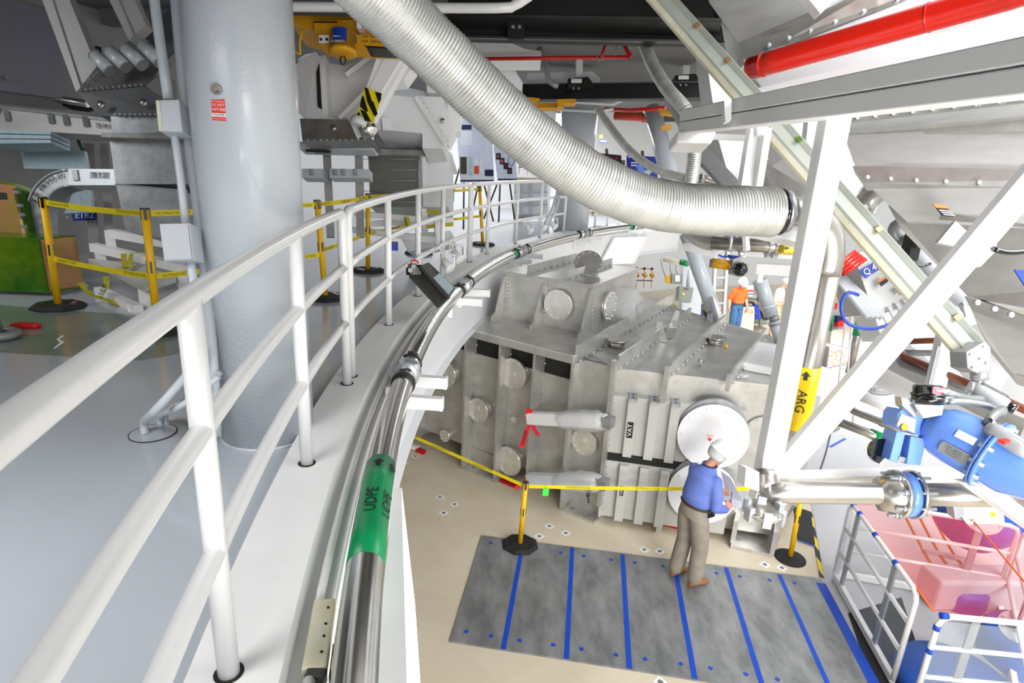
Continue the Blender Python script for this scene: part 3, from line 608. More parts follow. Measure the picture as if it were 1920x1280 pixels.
p = W(1048, 571, K0-kn*.03, K1-kn*.03); dd = (p-O0).dot(_f); ob('flange_cover', MB().flange(p, -kn, 29*dd/FPX, .04, 12, .018, .05), 'flange', CH)
sb = K1; se = K1+bk; p = W(1141, 573, sb+kt*.05, se+kt*.05); dd = (p-O0).dot(_f); sn = V((bd.y, -bd.x, 0)); ob('flange_cover', MB().flange(p, sn, 28*dd/FPX, .04, 12, .018, .05), 'flange', CH)
p = D(1103, 494, (K1-O0).dot(_f)+.55); nn = (V((-.1, -.75, .55))).normalized(); ob('flange_cover', MB().flange(p, nn, .215, .03, 12, .016, .28, .78), 'flange', CH)
pb = W(1172, 560, sb+kt*.12, se+kt*.12); ob('wrapped_port', jig(MB().lathe(pb+V((0, 0, -.12)), sn, [(0, .2), (.2, .22), (.30, .12), (.32, .0), (.30, -.12)], 26), .018), 'wrap', CH, label='round port wrapped in clear plastic film')
# right half with two big gate valves
H0, H1 = V((1.30, 7.16, 0)), V((3.60, 6.72, 0)); ht = (H1-H0).normalized(); hn = V((-ht.y, ht.x, 0))
HL = (H1-H0).length
def HB(s, z, k=0): return V((H0.x, H0.y, z))+ht*s+hn*k
BT = -.91
def HW(u, v, k=0): return W(u, v, H0+hn*k, H1+hn*k)
cr = HB(HL*.98, 0, .12); rb = Z(1551, 690, BT)
poly = [HB(0, FL+.12, .12), V((cr.x, cr.y, FL+.12)), V((rb.x, rb.y, FL+.12)), V((3.9, 9.6, FL+.12)), V((3.4, 10.4, FL+.12)), V((1.6, 10.9, FL+.12)), V((.9, 8.2, FL+.12))]
ob('main_body', MB().prism(poly, (0, 0, BT-FL-.12)), 'alu', CH, bevel=.01)
wd = MB()
wd.boltline(HB(.05, BT+.001, .14), HB(HL, BT+.001, .14), 30, (0, 0, 1), .006, .004)
ob('weld_seam', wd, 'alu_dark', CH)
ob('corner_panel', MB().hexa([GA(xs[4]+.02, FL+.3, .15), HB(0, FL+.3, .10), HB(0, FL+.3, .16), GA(xs[4], FL+.3, .22)], [GA(xs[4]+.02, BT, .15), HB(0, BT, .10), HB(0, BT, .16), GA(xs[4], BT, .22)]), 'alu', CH)
def toprib(u, v, L, lb=None, post=1.0):
    a = Z(u, v, BT); b = a+bd*L; mb = MB(); mb.prism([a, a+V((0, 0, .13)), a+bd*.08+V((0, 0, .2)), b+V((0, 0, .2)), b], sn*.03)
    mb.bar(a+V((0, 0, .16))-bd*.02, a+V((0, 0, -post))-bd*.02, .05, .07, bd)
    mb.boltline(a+sn*.03+V((0, 0, .03)), b+sn*.03+V((0, 0, .03)), int(L*5), (sn.x, sn.y, .3), .016, .035); ob('top_rib', mb, 'alu', CH)
toprib(1151, 697, 3.5, post=1.9); toprib(1250, 708, 3.15, post=.32); toprib(1365, 724, 2.5, post=.05)
for u, v, r in ((1156, 650, .15), (1341, 645, .15)):
    p = Z(u, v, BT); ob('top_flange', MB().cyl(p, p+V((0, 0, .09)), .115, 28).flange(p+V((0, 0, .09)), (0, 0, 1), r, .025, 12, .010), 'stainless_dull', CH)
p = Z(1313, 686, BT); ob('tee_fitting', MB().cyl(p, p+V((0, 0, .07)), .012).cyl(p+V((-.045, 0, .075)), p+V((.045, 0, .075)), .014), 'stainless_dull', CH)
p = Z(1361, 653, BT); ob('yellow_cap', MB().lathe(p, (0, 0, 1), [(0, .06), (.02, .05), (.027, .03), (.02, .01), (0, 0)], 14), 'yellow_label', CH)
p = Z(1235, 640, BT); ob('lifting_bracket', MB().bar(p, p+bd*.5, .28, .03).prism([p+V((-.06, 0, 0)), p+V((-.06, 0, .3)), p+V((0.0, 0, .3)), p+V((.14, 0, 0))], bd*.02).prism([p+bd*.35+V((-.02, 0, 0)), p+bd*.35+V((.1, 0, .42)), p+bd*.35+V((.16, 0, .4)), p+bd*.35+V((.14, 0, 0))], bd*.03).box(p+bd*.25+V((.05, 0, .1)), (.2, .15, .16), .5), 'alu', CH)
a = [Z(1392, 694, BT), Z(1500, 715, BT), Z(1520, 690, BT), Z(1535, 672, BT), Z(1418, 655, BT)]
wp = ob('wrapped_hatch', jig(MB().prism(a, (0, 0, .12)), .006), 'wrap', CH, label='white hatch plate under plastic wrap'); ob('hatch_plate', MB().prism([p+V((0, 0, .01)) for p in a], (0, 0, .095)), 'cover_white', wp)
ob('crumpled_film', jig(MB().lathe(Z(1393, 708, BT), (0, 0, 1), [(0, .07), (.05, .05), (.07, .02), (.04, 0)], 9), .025), 'wrap', CH)
p = HW(1432, 815, .10); ob('flange_cover', MB().flange(p, -hn, .25, .03, 12, .012), 'alu', CH)
# valves
for nm, TL, BR, bars, ctr, R_, lab in (('upper', (1150, 741), (1382, 873), ((1188.6, 748, 1173, 858), (1229, 752, 1212, 863), (1269, 758, 1251, 867)), (1337, 819.5), 65, (1181, 806)), ('lower', (1137, 861), (1366, 982), ((1170.5, 871, 1160.5, 967), (1209, 873, 1197.5, 971), (1248, 877, 1235.5, 975)), (1316.6, 926), 62.5, (1165.5, 920))):
    k = -.02
    tl = HW(*TL, k); br = HW(*BR, k); s0 = (tl-H0).dot(ht); s1 = (HW(1403 if nm == 'upper' else 1378, 770 if nm == 'upper' else 880, k)-H0).dot(ht)
    z1 = tl.z; z0 = HW(1138 if nm == 'upper' else 1127.5, 847 if nm == 'upper' else 966, k).z
    VL = ob('gate_valve', MB().hexa([HB(s0, z0, k), HB(s1, z0, k), HB(s1, z0, .14), HB(s0, z0, .14)], [HB(s0, z1, k), HB(s1, z1, k), HB(s1, z1, .14), HB(s0, z1, .14)]), 'valve_white', CH, label='%s white gate valve body' % nm, bevel=.006)
    for (u0, v0, u1, v1) in bars:
        a = HW(u0, v0, k-.05); b = HW(u1, v1, k-.05); s = ((a+b)/2-H0).dot(ht)
        ob('stiffener_bar', MB().bar(HB(s, z0+.0, k-.04), HB(s, z1-.02, k-.04), .115, .08, hn), 'valve_white', VL, bevel=.006)
        if nm == 'upper':
            lg = MB().hexa([HB(s-.055, z1-.015, k-.10), HB(s+.055, z1-.015, k-.10), HB(s+.055, z1-.015, .13), HB(s-.055, z1-.015, .13)], [HB(s-.055, z1+.012, k-.10), HB(s+.055, z1+.012, k-.10), HB(s+.055, z1+.012, .13), HB(s-.055, z1+.012, .13)])
            lg = ob('lifting_lug', lg, 'galv', VL); 
            for q_ in (-.04, .06): ob('lug_hole', MB().cyl(HB(s, z1+.012, q_), HB(s, z1+.0135, q_), .016, 14), 'dark_gap', lg)
    sb_ = MB()
    for s in (s0+.02, s0+.21, s0+.47, s0+.73): sb_.boltline(HB(s, z0+.05, k), HB(s, z1-.05, k), 7, -hn, .008, .01)
    ob('bolt_row', sb_, 'alu_dark', VL)
    for s in (s0-.015, ): ob('edge_bar', MB().bar(HB(s, z0-.01, k), HB(s, z1+.03, k), .035, .06, hn), 'valve_white', VL)
    p = HW(*ctr, k-.10); dd = (p-O0).dot(_f); RR = R_*dd/FPX
    pb_ = p+hn*.10; ob('valve_plate', MB().cyl(pb_, p+hn*.03, RR*.99, 48).cyl(pb_+ht*.0+V((0, 0, .07)), p+hn*.06+V((0, 0, .07)), RR*.96, 48), 'galv', VL)
    cvr = ob('round_cover', MB().flange(p+hn*.03, -hn, RR, .03, 10, .013), 'cover_white', VL, label='big round white cover plate')
    sgn = HW(*lab, k-.081); plq = ob('maker_plate', MB().bar(sgn-V((0, 0, .11 if nm == 'upper' else .07)), sgn+V((0, 0, .11 if nm == 'upper' else .07)), .075 if nm == 'upper' else .05, .004, hn), 'black_ink', VL)
    text('VAT', sgn-hn*.004, (0, 0, 1), -ht, .075 if nm == 'upper' else .045, 'white_ink', plq, width=.17 if nm == 'upper' else .11)
    if nm == 'upper':
        p2 = HW(1332, 817, k-.13); text('MAX', p2, ht, (0, 0, 1), .035, 'red', cvr, width=.09); ob('red_arrow', MB().prism([p2-V((0, 0, .03))-ht*.03, p2-V((0, 0, .03))+ht*.03, p2-V((0, 0, .08))], -hn*.002), 'red', cvr)
        zb = z0
    else:
        ob('valve_gap', MB().hexa([HB(s0, z1, -.03), HB(s1-.35, z1, -.03), HB(s1-.35, z1, .12), HB(s0, z1, .12)], [HB(s0, zb, -.03), HB(s1-.35, zb, -.03), HB(s1-.35, zb, .12), HB(s0, zb, .12)]), 'dark_gap', VL)
        ob('valve_leg', MB().bar(HB(s0+.78, FL, k), HB(s0+.78, z0+.02, k), .07, .06, hn), 'valve_white', VL)
# right foot
a = [Z(1369, 1028, FL), Z(1447, 1046, FL), Z(1462, 1010, FL), Z(1385, 992, FL)]
f = ob('foot', MB().prism(a, (0, 0, .05)), 'alu', CH, label='right foot bracket')
for i, (u, v) in enumerate(((1384, 1010), (1428, 1021))): ob('anchor_hole', MB().cyl(Z(u, v, FL+.05), Z(u, v, FL+.05)+V((0, 0, .003)), .035, 20), 'alu_dark', f)
for u, v in ((1373, 1018), (1447, 1040)):
    b = Z(u, v, FL+.05); ob('foot_cheek', MB().prism([b-V((.03, 0, 0)), b+V((.03, 0, 0)), b+V((.15, .25, 0)), b+V((.09, .25, 0))], (0, 0, .33)), 'alu', f)
# tape wrapped actuators and red danger ribbons
for i, (z0_, a, b) in enumerate((('upper', (990, 783), (1138, 790)), ('lower', (990, 897), (1128, 905)))):
    pa_, pb2 = W(*a, G0-nd*.12, G1-nd*.12), W(*b, G0-nd*.12, G1-nd*.12)
    t = em('valve_actuator', pb2, 'long %s valve actuator arm %s' % (z0_, 'wrapped in clear plastic with the red ribbon on its end' if i == 0 else 'wrapped in plastic right above the caution belt'), 'actuator')
    ob('cylinder', MB().bar(pa_, pb2, .13, .17), 'tray_pale' if i else 'cover_white', t, bevel=.02)
    ob('film', jig(MB().tube([pa_.lerp(pb2, k) for k in (.42, .5, .58, .66, .74, .82, .9, .97)], [.10, .12, .13, .13, .15, .14, .13, .10], 14), .016), 'wrap', t)
    ob('end_mount', MB().bar(pb2-td*.05, pb2+td*.08, .15, .14), 'alu_dark', t)
    if i == 0:
        tg = ob('danger_ribbon', MB().prism([pa_+V((-.03, -.05, .16)), pa_+V((.05, -.07, .16)), pa_+V((.07, -.06, -.03)), pa_+V((.02, -.05, -.08)), pa_+V((-.04, -.05, 0))], -nd*.004).prism([pa_+V((.0, -.05, -.06)), pa_+V((.05, -.05, -.05)), pa_+V((-.03, -.06, -.43)), pa_+V((-.11, -.06, -.42))], -nd*.004).prism([pa_+V((.03, -.05, -.07)), pa_+V((.10, -.05, -.09)), pa_+V((.19, -.05, -.24)), pa_+V((.12, -.05, -.23))], -nd*.004), 'danger_red', label='red danger ribbon tied round the upper actuator end', cat='ribbon')
        text('DANGER', pa_+V((-.035, -.067, -.27)), (.16, -.0, 1), (-1, .0, .16), .06, 'black_ink', tg, width=.22, off=.006)
    else:
        ob('danger_ribbon', MB().prism([pa_+V((-.02, -.05, .06)), pa_+V((.02, -.05, .08)), pa_+V((-.03, -.06, -.05)), pa_+V((-.16, -.06, -.16)), pa_+V((-.19, -.06, -.1)), pa_+V((-.08, -.05, -.04))], -nd*.004), 'danger_red', label='red danger ribbon behind the top of the lower stanchion', cat='ribbon')
p = W(1103, 915, G0-nd*.1, G1-nd*.1); ob('cable_connector', MB().bar(p+V((.03, 0, .15)), p+V((0, 0, -.12)), .05, .05).bar(p+V((0, 0, -.1)), p+V((.02, 0, -.2)), .07, .03), 'gloss_black', label='black cable connector dangling below the lower actuator', cat='cable')
t = em('crate_tray', Z(1240, 982, FL), 'red tray with yellow and blue items on the floor under the valves', 'tray')
c = Z(1245, 984, FL+.03); ob('tray', MB().box(c+V((0, .1, .02)), (.5, .16, .09), -.35), 'red_dark', t, bevel=.008)
ob('yellow_block', MB().box(c+V((0, -.0, .06)), (.09, .10, .04), -.35), 'yellow_label', t); ob('blue_block', MB().box(c+V((.12, .05, .08)), (.22, .12, .04), -.2), 'bucket_blue', t)
t = em('floor_tool', Z(790, 846, FL), 'small red and white tool under the left end of the chamber', 'tool'); p = Z(789, 845, FL+.03)
ob('grip', MB().box(p, (.16, .07, .06), -.5), 'red_dark', t); ob('case', MB().box(p+V((-.12, .08, .02)), (.15, .08, .06), -.4), 'white_ink', t)
ob('red_cable_cover', MB().box(Z(955, 905, FL+.02), (.3, .1, .04), -.6), 'red_dark', label='red cable cover lying on the floor behind the lower stanchion', cat='cable cover')
# ================================================================ people
def blob(name, mb, m, parent, vox=.014, it=6):
    o = ob(name, mb, m, parent); rm = o.modifiers.new('remesh', 'REMESH'); rm.mode = 'VOXEL'; rm.voxel_size = vox; rm.use_smooth_shade = True
    sm = o.modifiers.new('smooth', 'SMOOTH'); sm.factor = .5; sm.iterations = it; return o
def loft(mb, secs, n=20):  # secs: (centre, across vector, forward vector)
    vs = [c+x*math.cos(2*math.pi*i/n)+y*math.sin(2*math.pi*i/n) for c, x, y in secs for i in range(n)]; m = len(secs)
    mb.add(vs, [[j*n+i, j*n+(i+1) % n, (j+1)*n+(i+1) % n, (j+1)*n+i] for j in range(m-1) for i in range(n)]+[list(range(n))[::-1], list(range((m-1)*n, m*n))], True); return mb
def limb(mb, pts, n=14):  # pts: (place, radius), rounded ends
    p = [V(a) for a, _ in pts]; r = [b for _, b in pts]; q = []; rr = []
    for i in range(len(p)-1):
        for k in range(4): t = k/4; q.append(p[i].lerp(p[i+1], t)); rr.append(r[i]+(r[i+1]-r[i])*t)
    q.append(p[-1]); rr.append(r[-1]); mb.tube(q, rr, n)
    for c, ra in pts: mb.lathe(c, (0, 0, 1), [(0, -ra)]+[(ra*math.cos(x), ra*math.sin(x)) for x in (-1.05, -.52, 0, .52, 1.05)]+[(0, ra)], n)
    return mb
def person(base, rz, label, h, P_, colours, **kk):
    """P_ holds joint places in body axes: x to the person's right, y forward, z up, for a 1.78 m body."""
    R = Matrix.Rotation(rz, 3, 'Z'); k = h/1.78; base = V(base)
    def T(p): return base+R@(V(p)*k)
    t = em('person', base, label, 'person'); J = {a: T(b) for a, b in P_.items() if a not in ('look', 'rthumb', 'lthumb', 'rcurl', 'lcurl', 'rtoe', 'ltoe')}
    skn = 'skin'; r = lambda x: x*k
    hd = J['head']; nk = J['neck']; lk = (R@V(P_.get('look', (0, 1, 0)))).normalized(); hu = (hd-nk).normalized(); sd = lk.cross(hu).normalized(); lk = hu.cross(sd)
    RX = R@V((1, 0, 0)); RY = R@V((0, 1, 0))
    sh = (J['rsho']-J['lsho']); ax = sh.normalized()
    def ell(c, a, b, x=None): x = x or RX; up_ = (J['chest']-J['pelvis']).normalized(); y = up_.cross(x).normalized(); return (c, x*r(a), y*r(b))
    pv, wa, ch = J['pelvis'], J['waist'], J['chest']; up_ = (ch-pv).normalized()
    mb = MB(); loft(mb, [ell(pv-up_*r(.1), .12, .09), ell(pv, .15, .11), ell(wa, .135, .10), ell(ch, .155, .11, ax), ell(ch+up_*r(.08), .14, .08, ax), ell(nk-(nk-ch)*.2, .06, .06, ax)])
    limb(mb, [(nk-(nk-ch)*.3, r(.055)), (nk, r(.052)), (hd-hu*r(.05), r(.052))])
    loft(mb, [(hd-hu*r(.115)+lk*r(.035), sd*r(.03), lk*r(.035)), (hd-hu*r(.09)+lk*r(.025), sd*r(.052), lk*r(.062)), (hd-hu*r(.04)+lk*r(.012), sd*r(.068), lk*r(.085)), (hd+hu*r(.02), sd*r(.077), lk*r(.098)), (hd+hu*r(.075)-lk*r(.004), sd*r(.074), lk*r(.094)), (hd+hu*r(.11)-lk*r(.006), sd*r(.05), lk*r(.06)), (hd+hu*r(.125), sd*r(.02), lk*r(.02))])
    for s in ('r', 'l'):
        limb(mb, [(J[s+'sho']-up_*r(.015), r(.045)), (J[s+'elb'], r(.042)), (J[s+'elb'].lerp(J[s+'wri'], .4), r(.042)), (J[s+'wri'], r(.028))])
        limb(mb, [(J[s+'hip'], r(.085)), (J[s+'kne'], r(.055)), (J[s+'kne'].lerp(J[s+'ank'], .35), r(.055)), (J[s+'ank'], r(.036))])
        w0, hnd = J[s+'wri'], J[s+'hand']; dv = (hnd-w0).normalized(); side = (R@V(P_.get(s+'thumb', (0, 1, 0)))).normalized(); side = (side-dv*side.dot(dv)).normalized(); pn = dv.cross(side)
        pts_ = [(w0, side*r(.028), pn*r(.02)), (w0.lerp(hnd, .5), side*r(.040), pn*r(.017)), (w0.lerp(hnd, .95), side*r(.041), pn*r(.014))]; loft(mb, pts_, 12)
        curl = (R@V(P_.get(s+'curl', (0, 0, -1)))).normalized(); palm = w0.lerp(hnd, .9)
        for i, ln in enumerate((.072, .08, .074, .058)):
            b0 = palm+side*r(.030-.020*i); q1 = b0+dv*r(ln*.5)+curl*r(.006); q2 = q1+(dv*.6+curl*.7).normalized()*r(ln*.3); q3 = q2+(dv*.1+curl).normalized()*r(ln*.22)
            limb(mb, [(b0, r(.0095)), (q1, r(.009)), (q2, r(.0082)), (q3, r(.0072))], 8)
        b0 = w0.lerp(hnd, .35)+side*r(.03); limb(mb, [(b0, r(.013)), (b0+dv*r(.03)+side*r(.024), r(.0105)), (b0+dv*r(.055)+side*r(.026)+curl*r(.012), r(.009))], 8)
    f0 = hd+lk*r(.09)-hu*r(.01); mb.lathe(f0, (lk-hu*.4), [(r(.022), -r(.02)), (r(.014), r(.012)), (0, r(.026))], 8)
    for s in (-1, 1): mb.lathe(hd+sd*s*r(.076)-lk*r(.005)-hu*r(.01), sd*s, [(r(.03), -r(.006)), (r(.032), r(.008)), (r(.02), r(.014)), (0, r(.006))], 10)
    body = blob('body', mb, skn, t, .0075*k if kk.get('fine') else .011, 3)
    for s in (-1, 1): ob('eye', MB().lathe(f0+sd*s*r(.03)+hu*r(.03)-lk*r(.012), lk, [(0, r(.012)), (r(.011), r(.006)), (r(.013), 0)], 8), 'black_ink', body)
    ob('mouth', MB().bar(f0-hu*r(.042)-sd*r(.022)-lk*r(.008), f0-hu*r(.042)+sd*r(.022)-lk*r(.008), r(.012), r(.008)), 'sticker_red', body)
    ct, cl, cs = colours['top'], colours['legs'], colours['shoes']
    mb = MB(); wz = pv+up_*r(.045)
    loft(mb, [ell(wz, .168, .128), ell(wz+up_*r(.05), .185, .145), ell(wa, .178, .138), ell(ch-up_*r(.05), .185, .138, ax), ell(ch+up_*r(.04), .185, .13, ax), ell(ch+up_*r(.075), .165, .11, ax), ell(nk-(nk-ch)*.22, .10, .085, ax), ell(nk-(nk-ch)*.02, .068, .066, ax)], 26)
    for s in ('r', 'l'):
        e = J[s+'elb']; w0 = J[s+'wri']
        if colours.get('long', True): limb(mb, [(J[s+'sho']-up_*r(.015), r(.068)), (J[s+'sho'].lerp(e, .5), r(.070)), (e, r(.064)), (e.lerp(w0, .45), r(.056)), (e.lerp(w0, .9), r(.043))])
        else: limb(mb, [(J[s+'sho']-up_*r(.01), r(.078)), (J[s+'sho'].lerp(e, .5), r(.074)), (J[s+'sho'].lerp(e, .85), r(.072))])
    blob('shirt', mb, ct, t, .013)
    mb = MB(); loft(mb, [ell(pv-up_*r(.10), .165, .125), ell(pv-up_*r(.04), .178, .138), ell(pv+up_*r(.02), .172, .132), ell(pv+up_*r(.075), .160, .12)], 26)
    for s in ('r', 'l'):
        hp, kn_, an = J[s+'hip'], J[s+'kne'], J[s+'ank']
        limb(mb, [(hp-up_*r(.02), r(.108)), (hp.lerp(kn_, .55), r(.104)), (kn_, r(.094)), (kn_.lerp(an, .5), r(.092)), (an+V((0, 0, r(.03))), r(.088)), (an-V((0, 0, r(.0))), r(.074))], 16)
    blob('trousers', mb, cl, t, .014)
    for s in ('r', 'l'):
        a = J[s+'ank']; fwd = R@V(P_.get(s+'toe', (0, 1, 0))); fwd = V((fwd.x, fwd.y, 0)).normalized(); g = V((a.x, a.y, base.z)); z = V((0, 0, 1)); sx = fwd.cross(z)
        mb = MB(); loft(mb, [(g+z*r(hh)+fwd*r(y0), sx*r(wd), z*r(ht_)) for y0, hh, wd, ht_ in ((-.075, .03, .02, .02), (-.06, .045, .036, .045), (0, .05, .04, .05), (.07, .042, .046, .042), (.14, .034, .05, .034), (.185, .028, .038, .027), (.21, .022, .015, .012))], 16); blob('shoe', mb, cs, t, .008, 2)
    if colours.get('belt'):
        bc = pv+up_*r(.052); sec = ell(bc, .176, .136); ob('belt', MB().tube([bc+sec[1]*math.cos(i/24*6.283)+sec[2]*math.sin(i/24*6.283) for i in range(24)], r(.016), 6, True), 'wood_dark', t)
    hc = hd+hu*r(.055)-lk*r(.008); hb = MB().lathe(hc, hu, [(0, r(.132)), (r(.04), r(.128)), (r(.08), r(.108)), (r(.108), r(.07)), (r(.122), r(.02)), (r(.128), -r(.015)), (r(.136), -r(.02)), (r(.130), -r(.024)), (r(.11), -r(.02))], 30)
    for i, p in enumerate(hb.v): d_ = p-hc; hb.v[i] = hc+d_+lk*d_.dot(lk)*.12
    hl = ob('hard_hat', hb, 'helmet', t)
    ob('brim', MB().prism([hc-hu*r(.022)+lk*r(a)+sd*r(b) for a, b in ((.09, -.11), (.16, -.07), (.185, 0), (.16, .07), (.09, .11))], hu*r(.007)), 'helmet', hl)
    ob('hat_ridge', MB().tube([hc+hu*r(.128)*math.cos(q_)+lk*r(.13)*math.sin(q_) for q_ in [x*.2-.9 for x in range(10)]], r(.009), 6), 'helmet', hl)
    if colours.get('net'): blob('hair_net', MB().lathe(hd-lk*r(.030), hu, [(0, -r(.075)), (r(.06), -r(.072)), (r(.092), -r(.05)), (r(.110), 0), (r(.116), r(.04)), (0, r(.06))], 20), 'hairnet', t, .01, 1)
    else: ob('hair', MB().lathe(hd-lk*r(.02), hu, [(r(.06), -r(.05)), (r(.086), -r(.01)), (r(.098), r(.05))], 16), 'hair_grey', t)
    return t, J, R, (lk, hu, sd, hd)
stand = dict(pelvis=(0, 0, .96), waist=(0, 0, 1.12), chest=(0, .01, 1.32), neck=(0, .02, 1.49), head=(0, .04, 1.63),
  rsho=(.175, .0, 1.38), relb=(.25, -.03, 1.13), rwri=(.23, .18, .98), rhand=(.20, .27, .97), lsho=(-.175, .0, 1.38), lelb=(-.25, -.03, 1.13), lwri=(-.17, .20, 1.04), lhand=(-.12, .27, 1.05),
  rhip=(.09, 0, .90), rkne=(.10, .02, .50), rank=(.10, -.01, .09), lhip=(-.09, 0, .90), lkne=(-.10, .02, .50), lank=(-.10, -.01, .09))
p1 = dict(stand); p1.update(pelvis=(.0, -.04, .97), waist=(.0, -.04, 1.12), chest=(.0, .02, 1.32), neck=(.0, .09, 1.48), head=(.03, .17, 1.60), look=(.15, 1, -.55), rsho=(.165, .05, 1.375), relb=(.24, .02, 1.09), rwri=(.20, .24, .99), rhand=(.17, .325, 1.02),
  lsho=(-.165, .05, 1.375), lelb=(-.22, .12, 1.11), lwri=(-.07, .32, 1.06), lhand=(.0, .39, 1.07), rhip=(.09, -.04, .90), lhip=(-.09, -.04, .90), rank=(.12, .0, .09), rkne=(.11, .02, .50), lank=(-.12, -.06, .09), lkne=(-.11, .0, .50), rthumb=(-.5, .0, .8), lthumb=(.5, .3, .7), rtoe=(.1, 1, 0), ltoe=(-.1, 1, 0), rcurl=(-.8, .2, -.3), lcurl=(.4, .3, -.6))
mb_ = Z(1286, 1086, pz)
t, J, R, HD = person(mb_, math.radians(-62), 'person in a blue shirt and khaki trousers writing on papers, standing on the steel plate', 1.80, p1, dict(top='shirt_blue', legs='khaki', shoes='shoe_tan', belt=True, net=True), fine=True)
lk, hu, sd, hd = HD
ob('helmet_light', MB().box(hd+hu*.06-lk*.10-sd*.05, (.06, .05, .045), -.5), 'gloss_black', t, bevel=.008)
ob('collar', MB().tube([J['neck']+V((math.cos(i/16*6.283)*.068, math.sin(i/16*6.283)*.068, -.005+.01*math.sin(i/16*6.283))) for i in range(16)], .014, 6, True), 'shirt_blue', t)
ob('lanyard', MB().tube([J['neck']+R@V((math.cos(i/16*6.283)*.082, math.sin(i/16*6.283)*.074, .004)) for i in range(16)], .007, 6, True), 'sign_navy', t)
ob('phone_pouch', MB().box(J['pelvis']+R@V((.165, .08, .03)), (.05, .10, .14), math.radians(-62)), 'gloss_black', t, bevel=.01)
pc = (J['rhand']+J['lhand'])/2+R@V((-.02, .17, -.03)); xr = R@V((.95, .1, 0)); yr = R@V((0, .95, .22))
n_ = xr.cross(yr).normalized(); nb = MB(); 
nb.prism([pc+xr*a+yr*b for a, b in ((-.15, -.16), (.15, -.16), (.15, .02), (-.15, .02))], -n_*.012); pad = em('paper_pad', pc, 'white sheets of paper held by the man in the blue shirt', 'paper')
ob('lower_sheet', nb, 'paper', pad); ob('raised_sheet', MB().prism([pc+xr*a-yr*.02+(-yr*.2+V((0, 0, 1)))*b-xr*b*.5 for a, b in ((-.13, 0), (.12, 0), (.05, .24), (-.08, .26))], n_*.004), 'paper', pad)
ob('form_lines', MB().boltline(pc-xr*.1-yr*.12, pc+xr*.1-yr*.02, 6, n_, .003, .002), 'alu_dark', pad)
ob('pen', MB().cyl(J['rhand']+V((0, 0, .02)), J['rhand']+R@V((-.05, .05, .12)), .005, 8), 'sign_blue', label='blue pen in the hand of the man in the blue shirt', cat='pen')
# worker in the orange shirt, seen from the front, looking down
p2 = dict(stand); p2.update(head=(0.02, .10, 1.60), neck=(0, .04, 1.48), look=(.3, 1, -.7), relb=(.27, -.05, 1.14), rwri=(.30, .02, .90), rhand=(.31, .05, .82), lelb=(-.28, -.03, 1.14), lwri=(-.24, .12, .93), lhand=(-.22, .16, .86), rcurl=(-.2, .3, -.6), lcurl=(.2, .3, -.6))
t, J, R, HD = person(Z(1373, 632, FL), math.radians(200), 'person in an orange T-shirt and blue jeans behind the chamber, looking down', 1.82, p2, dict(top='shirt_orange', legs='jeans', shoes='shoe_tan', long=False, belt=True))
# worker in cream clothes on the right
p3 = dict(stand); p3.update(head=(.0, .12, 1.60), neck=(0, .04, 1.48), look=(0, 1, -.6), rwri=(.14, .26, 1.10), rhand=(.10, .34, 1.12), lwri=(-.14, .26, 1.12), lhand=(-.08, .34, 1.14))
t, J, R, HD = person(Z(1447, 631, FL), math.radians(-105), 'person in a cream shirt and tan trousers reading a phone behind the white frame', 1.80, p3, dict(top='cream_shirt', legs='tan_trousers', shoes='gloss_black', long=False))
ob('phone', MB().box((J['rhand']+J['lhand'])/2+R@V((0, .05, .03)), (.08, .14, .01), math.radians(-105)), 'gloss_black', label='dark phone held by the person in the cream shirt', cat='phone')
# crouching worker in navy
p4 = dict(stand); p4.update(pelvis=(0, -.1, .42), waist=(0, .02, .56), chest=(0, .18, .72), neck=(0, .34, .76), head=(0, .46, .74), look=(0, 1, -.8), rsho=(.18, .22, .78), relb=(.24, .34, .52), rwri=(.18, .5, .38), rhand=(.16, .58, .34),
  lsho=(-.18, .22, .78), lelb=(-.24, .34, .52), lwri=(-.18, .5, .38), lhand=(-.16, .58, .34), rhip=(.1, -.08, .38), rkne=(.16, .32, .46), rank=(.14, .08, .08), lhip=(-.1, -.08, .38), lkne=(-.16, .32, .46), lank=(-.14, .08, .08))
t, J, R, HD = person(Z(1314, 628, FL), math.radians(15), 'crouching person in a navy shirt, back bent, behind the slanted leg', 1.9, p4, dict(top='navy', legs='navy', shoes='gloss_black'))
# ================================================================ equipment on the deck, left
def quad(us, d): return [D(u, v, d) for u, v in us]
def slab(name, us, d, dep, m, parent=None, bevel=0, **k):  # face at distance d, solid behind it; d may be a list
    ps = [D(u, v, dd) for (u, v), dd in zip(us, d if isinstance(d, (list, tuple)) else [d]*len(us))]
    p0 = list(ps); N_ = len(ps)
    for i in range(N_):  # sheets that leave the picture run on for another 1.2 m
        if us[i][0] == 1960:
            for j in (i-1, (i+1) % N_):
                if us[j][0] != 1960: ps[i] = p0[i]+(p0[i]-p0[j]).normalized()*1.2
    n = V((0, 0, 0))
    for i in range(len(ps)): n += (ps[i]-ps[0]).cross(ps[(i+1) % len(ps)]-ps[0])
    n.normalize()
    if n.dot(ps[0]-O0) < 0: n = -n
    return ob(name, MB().prism(ps, n*dep), m, parent, bevel=bevel, **k)
def face(ps): n = (ps[1]-ps[0]).cross(ps[-1]-ps[0]).normalized(); return n if n.dot(O0-ps[0]) > 0 else -n
def onface(ps, fu, fv): return ps[0].lerp(ps[1], fu).lerp(ps[3].lerp(ps[2], fu), fv)
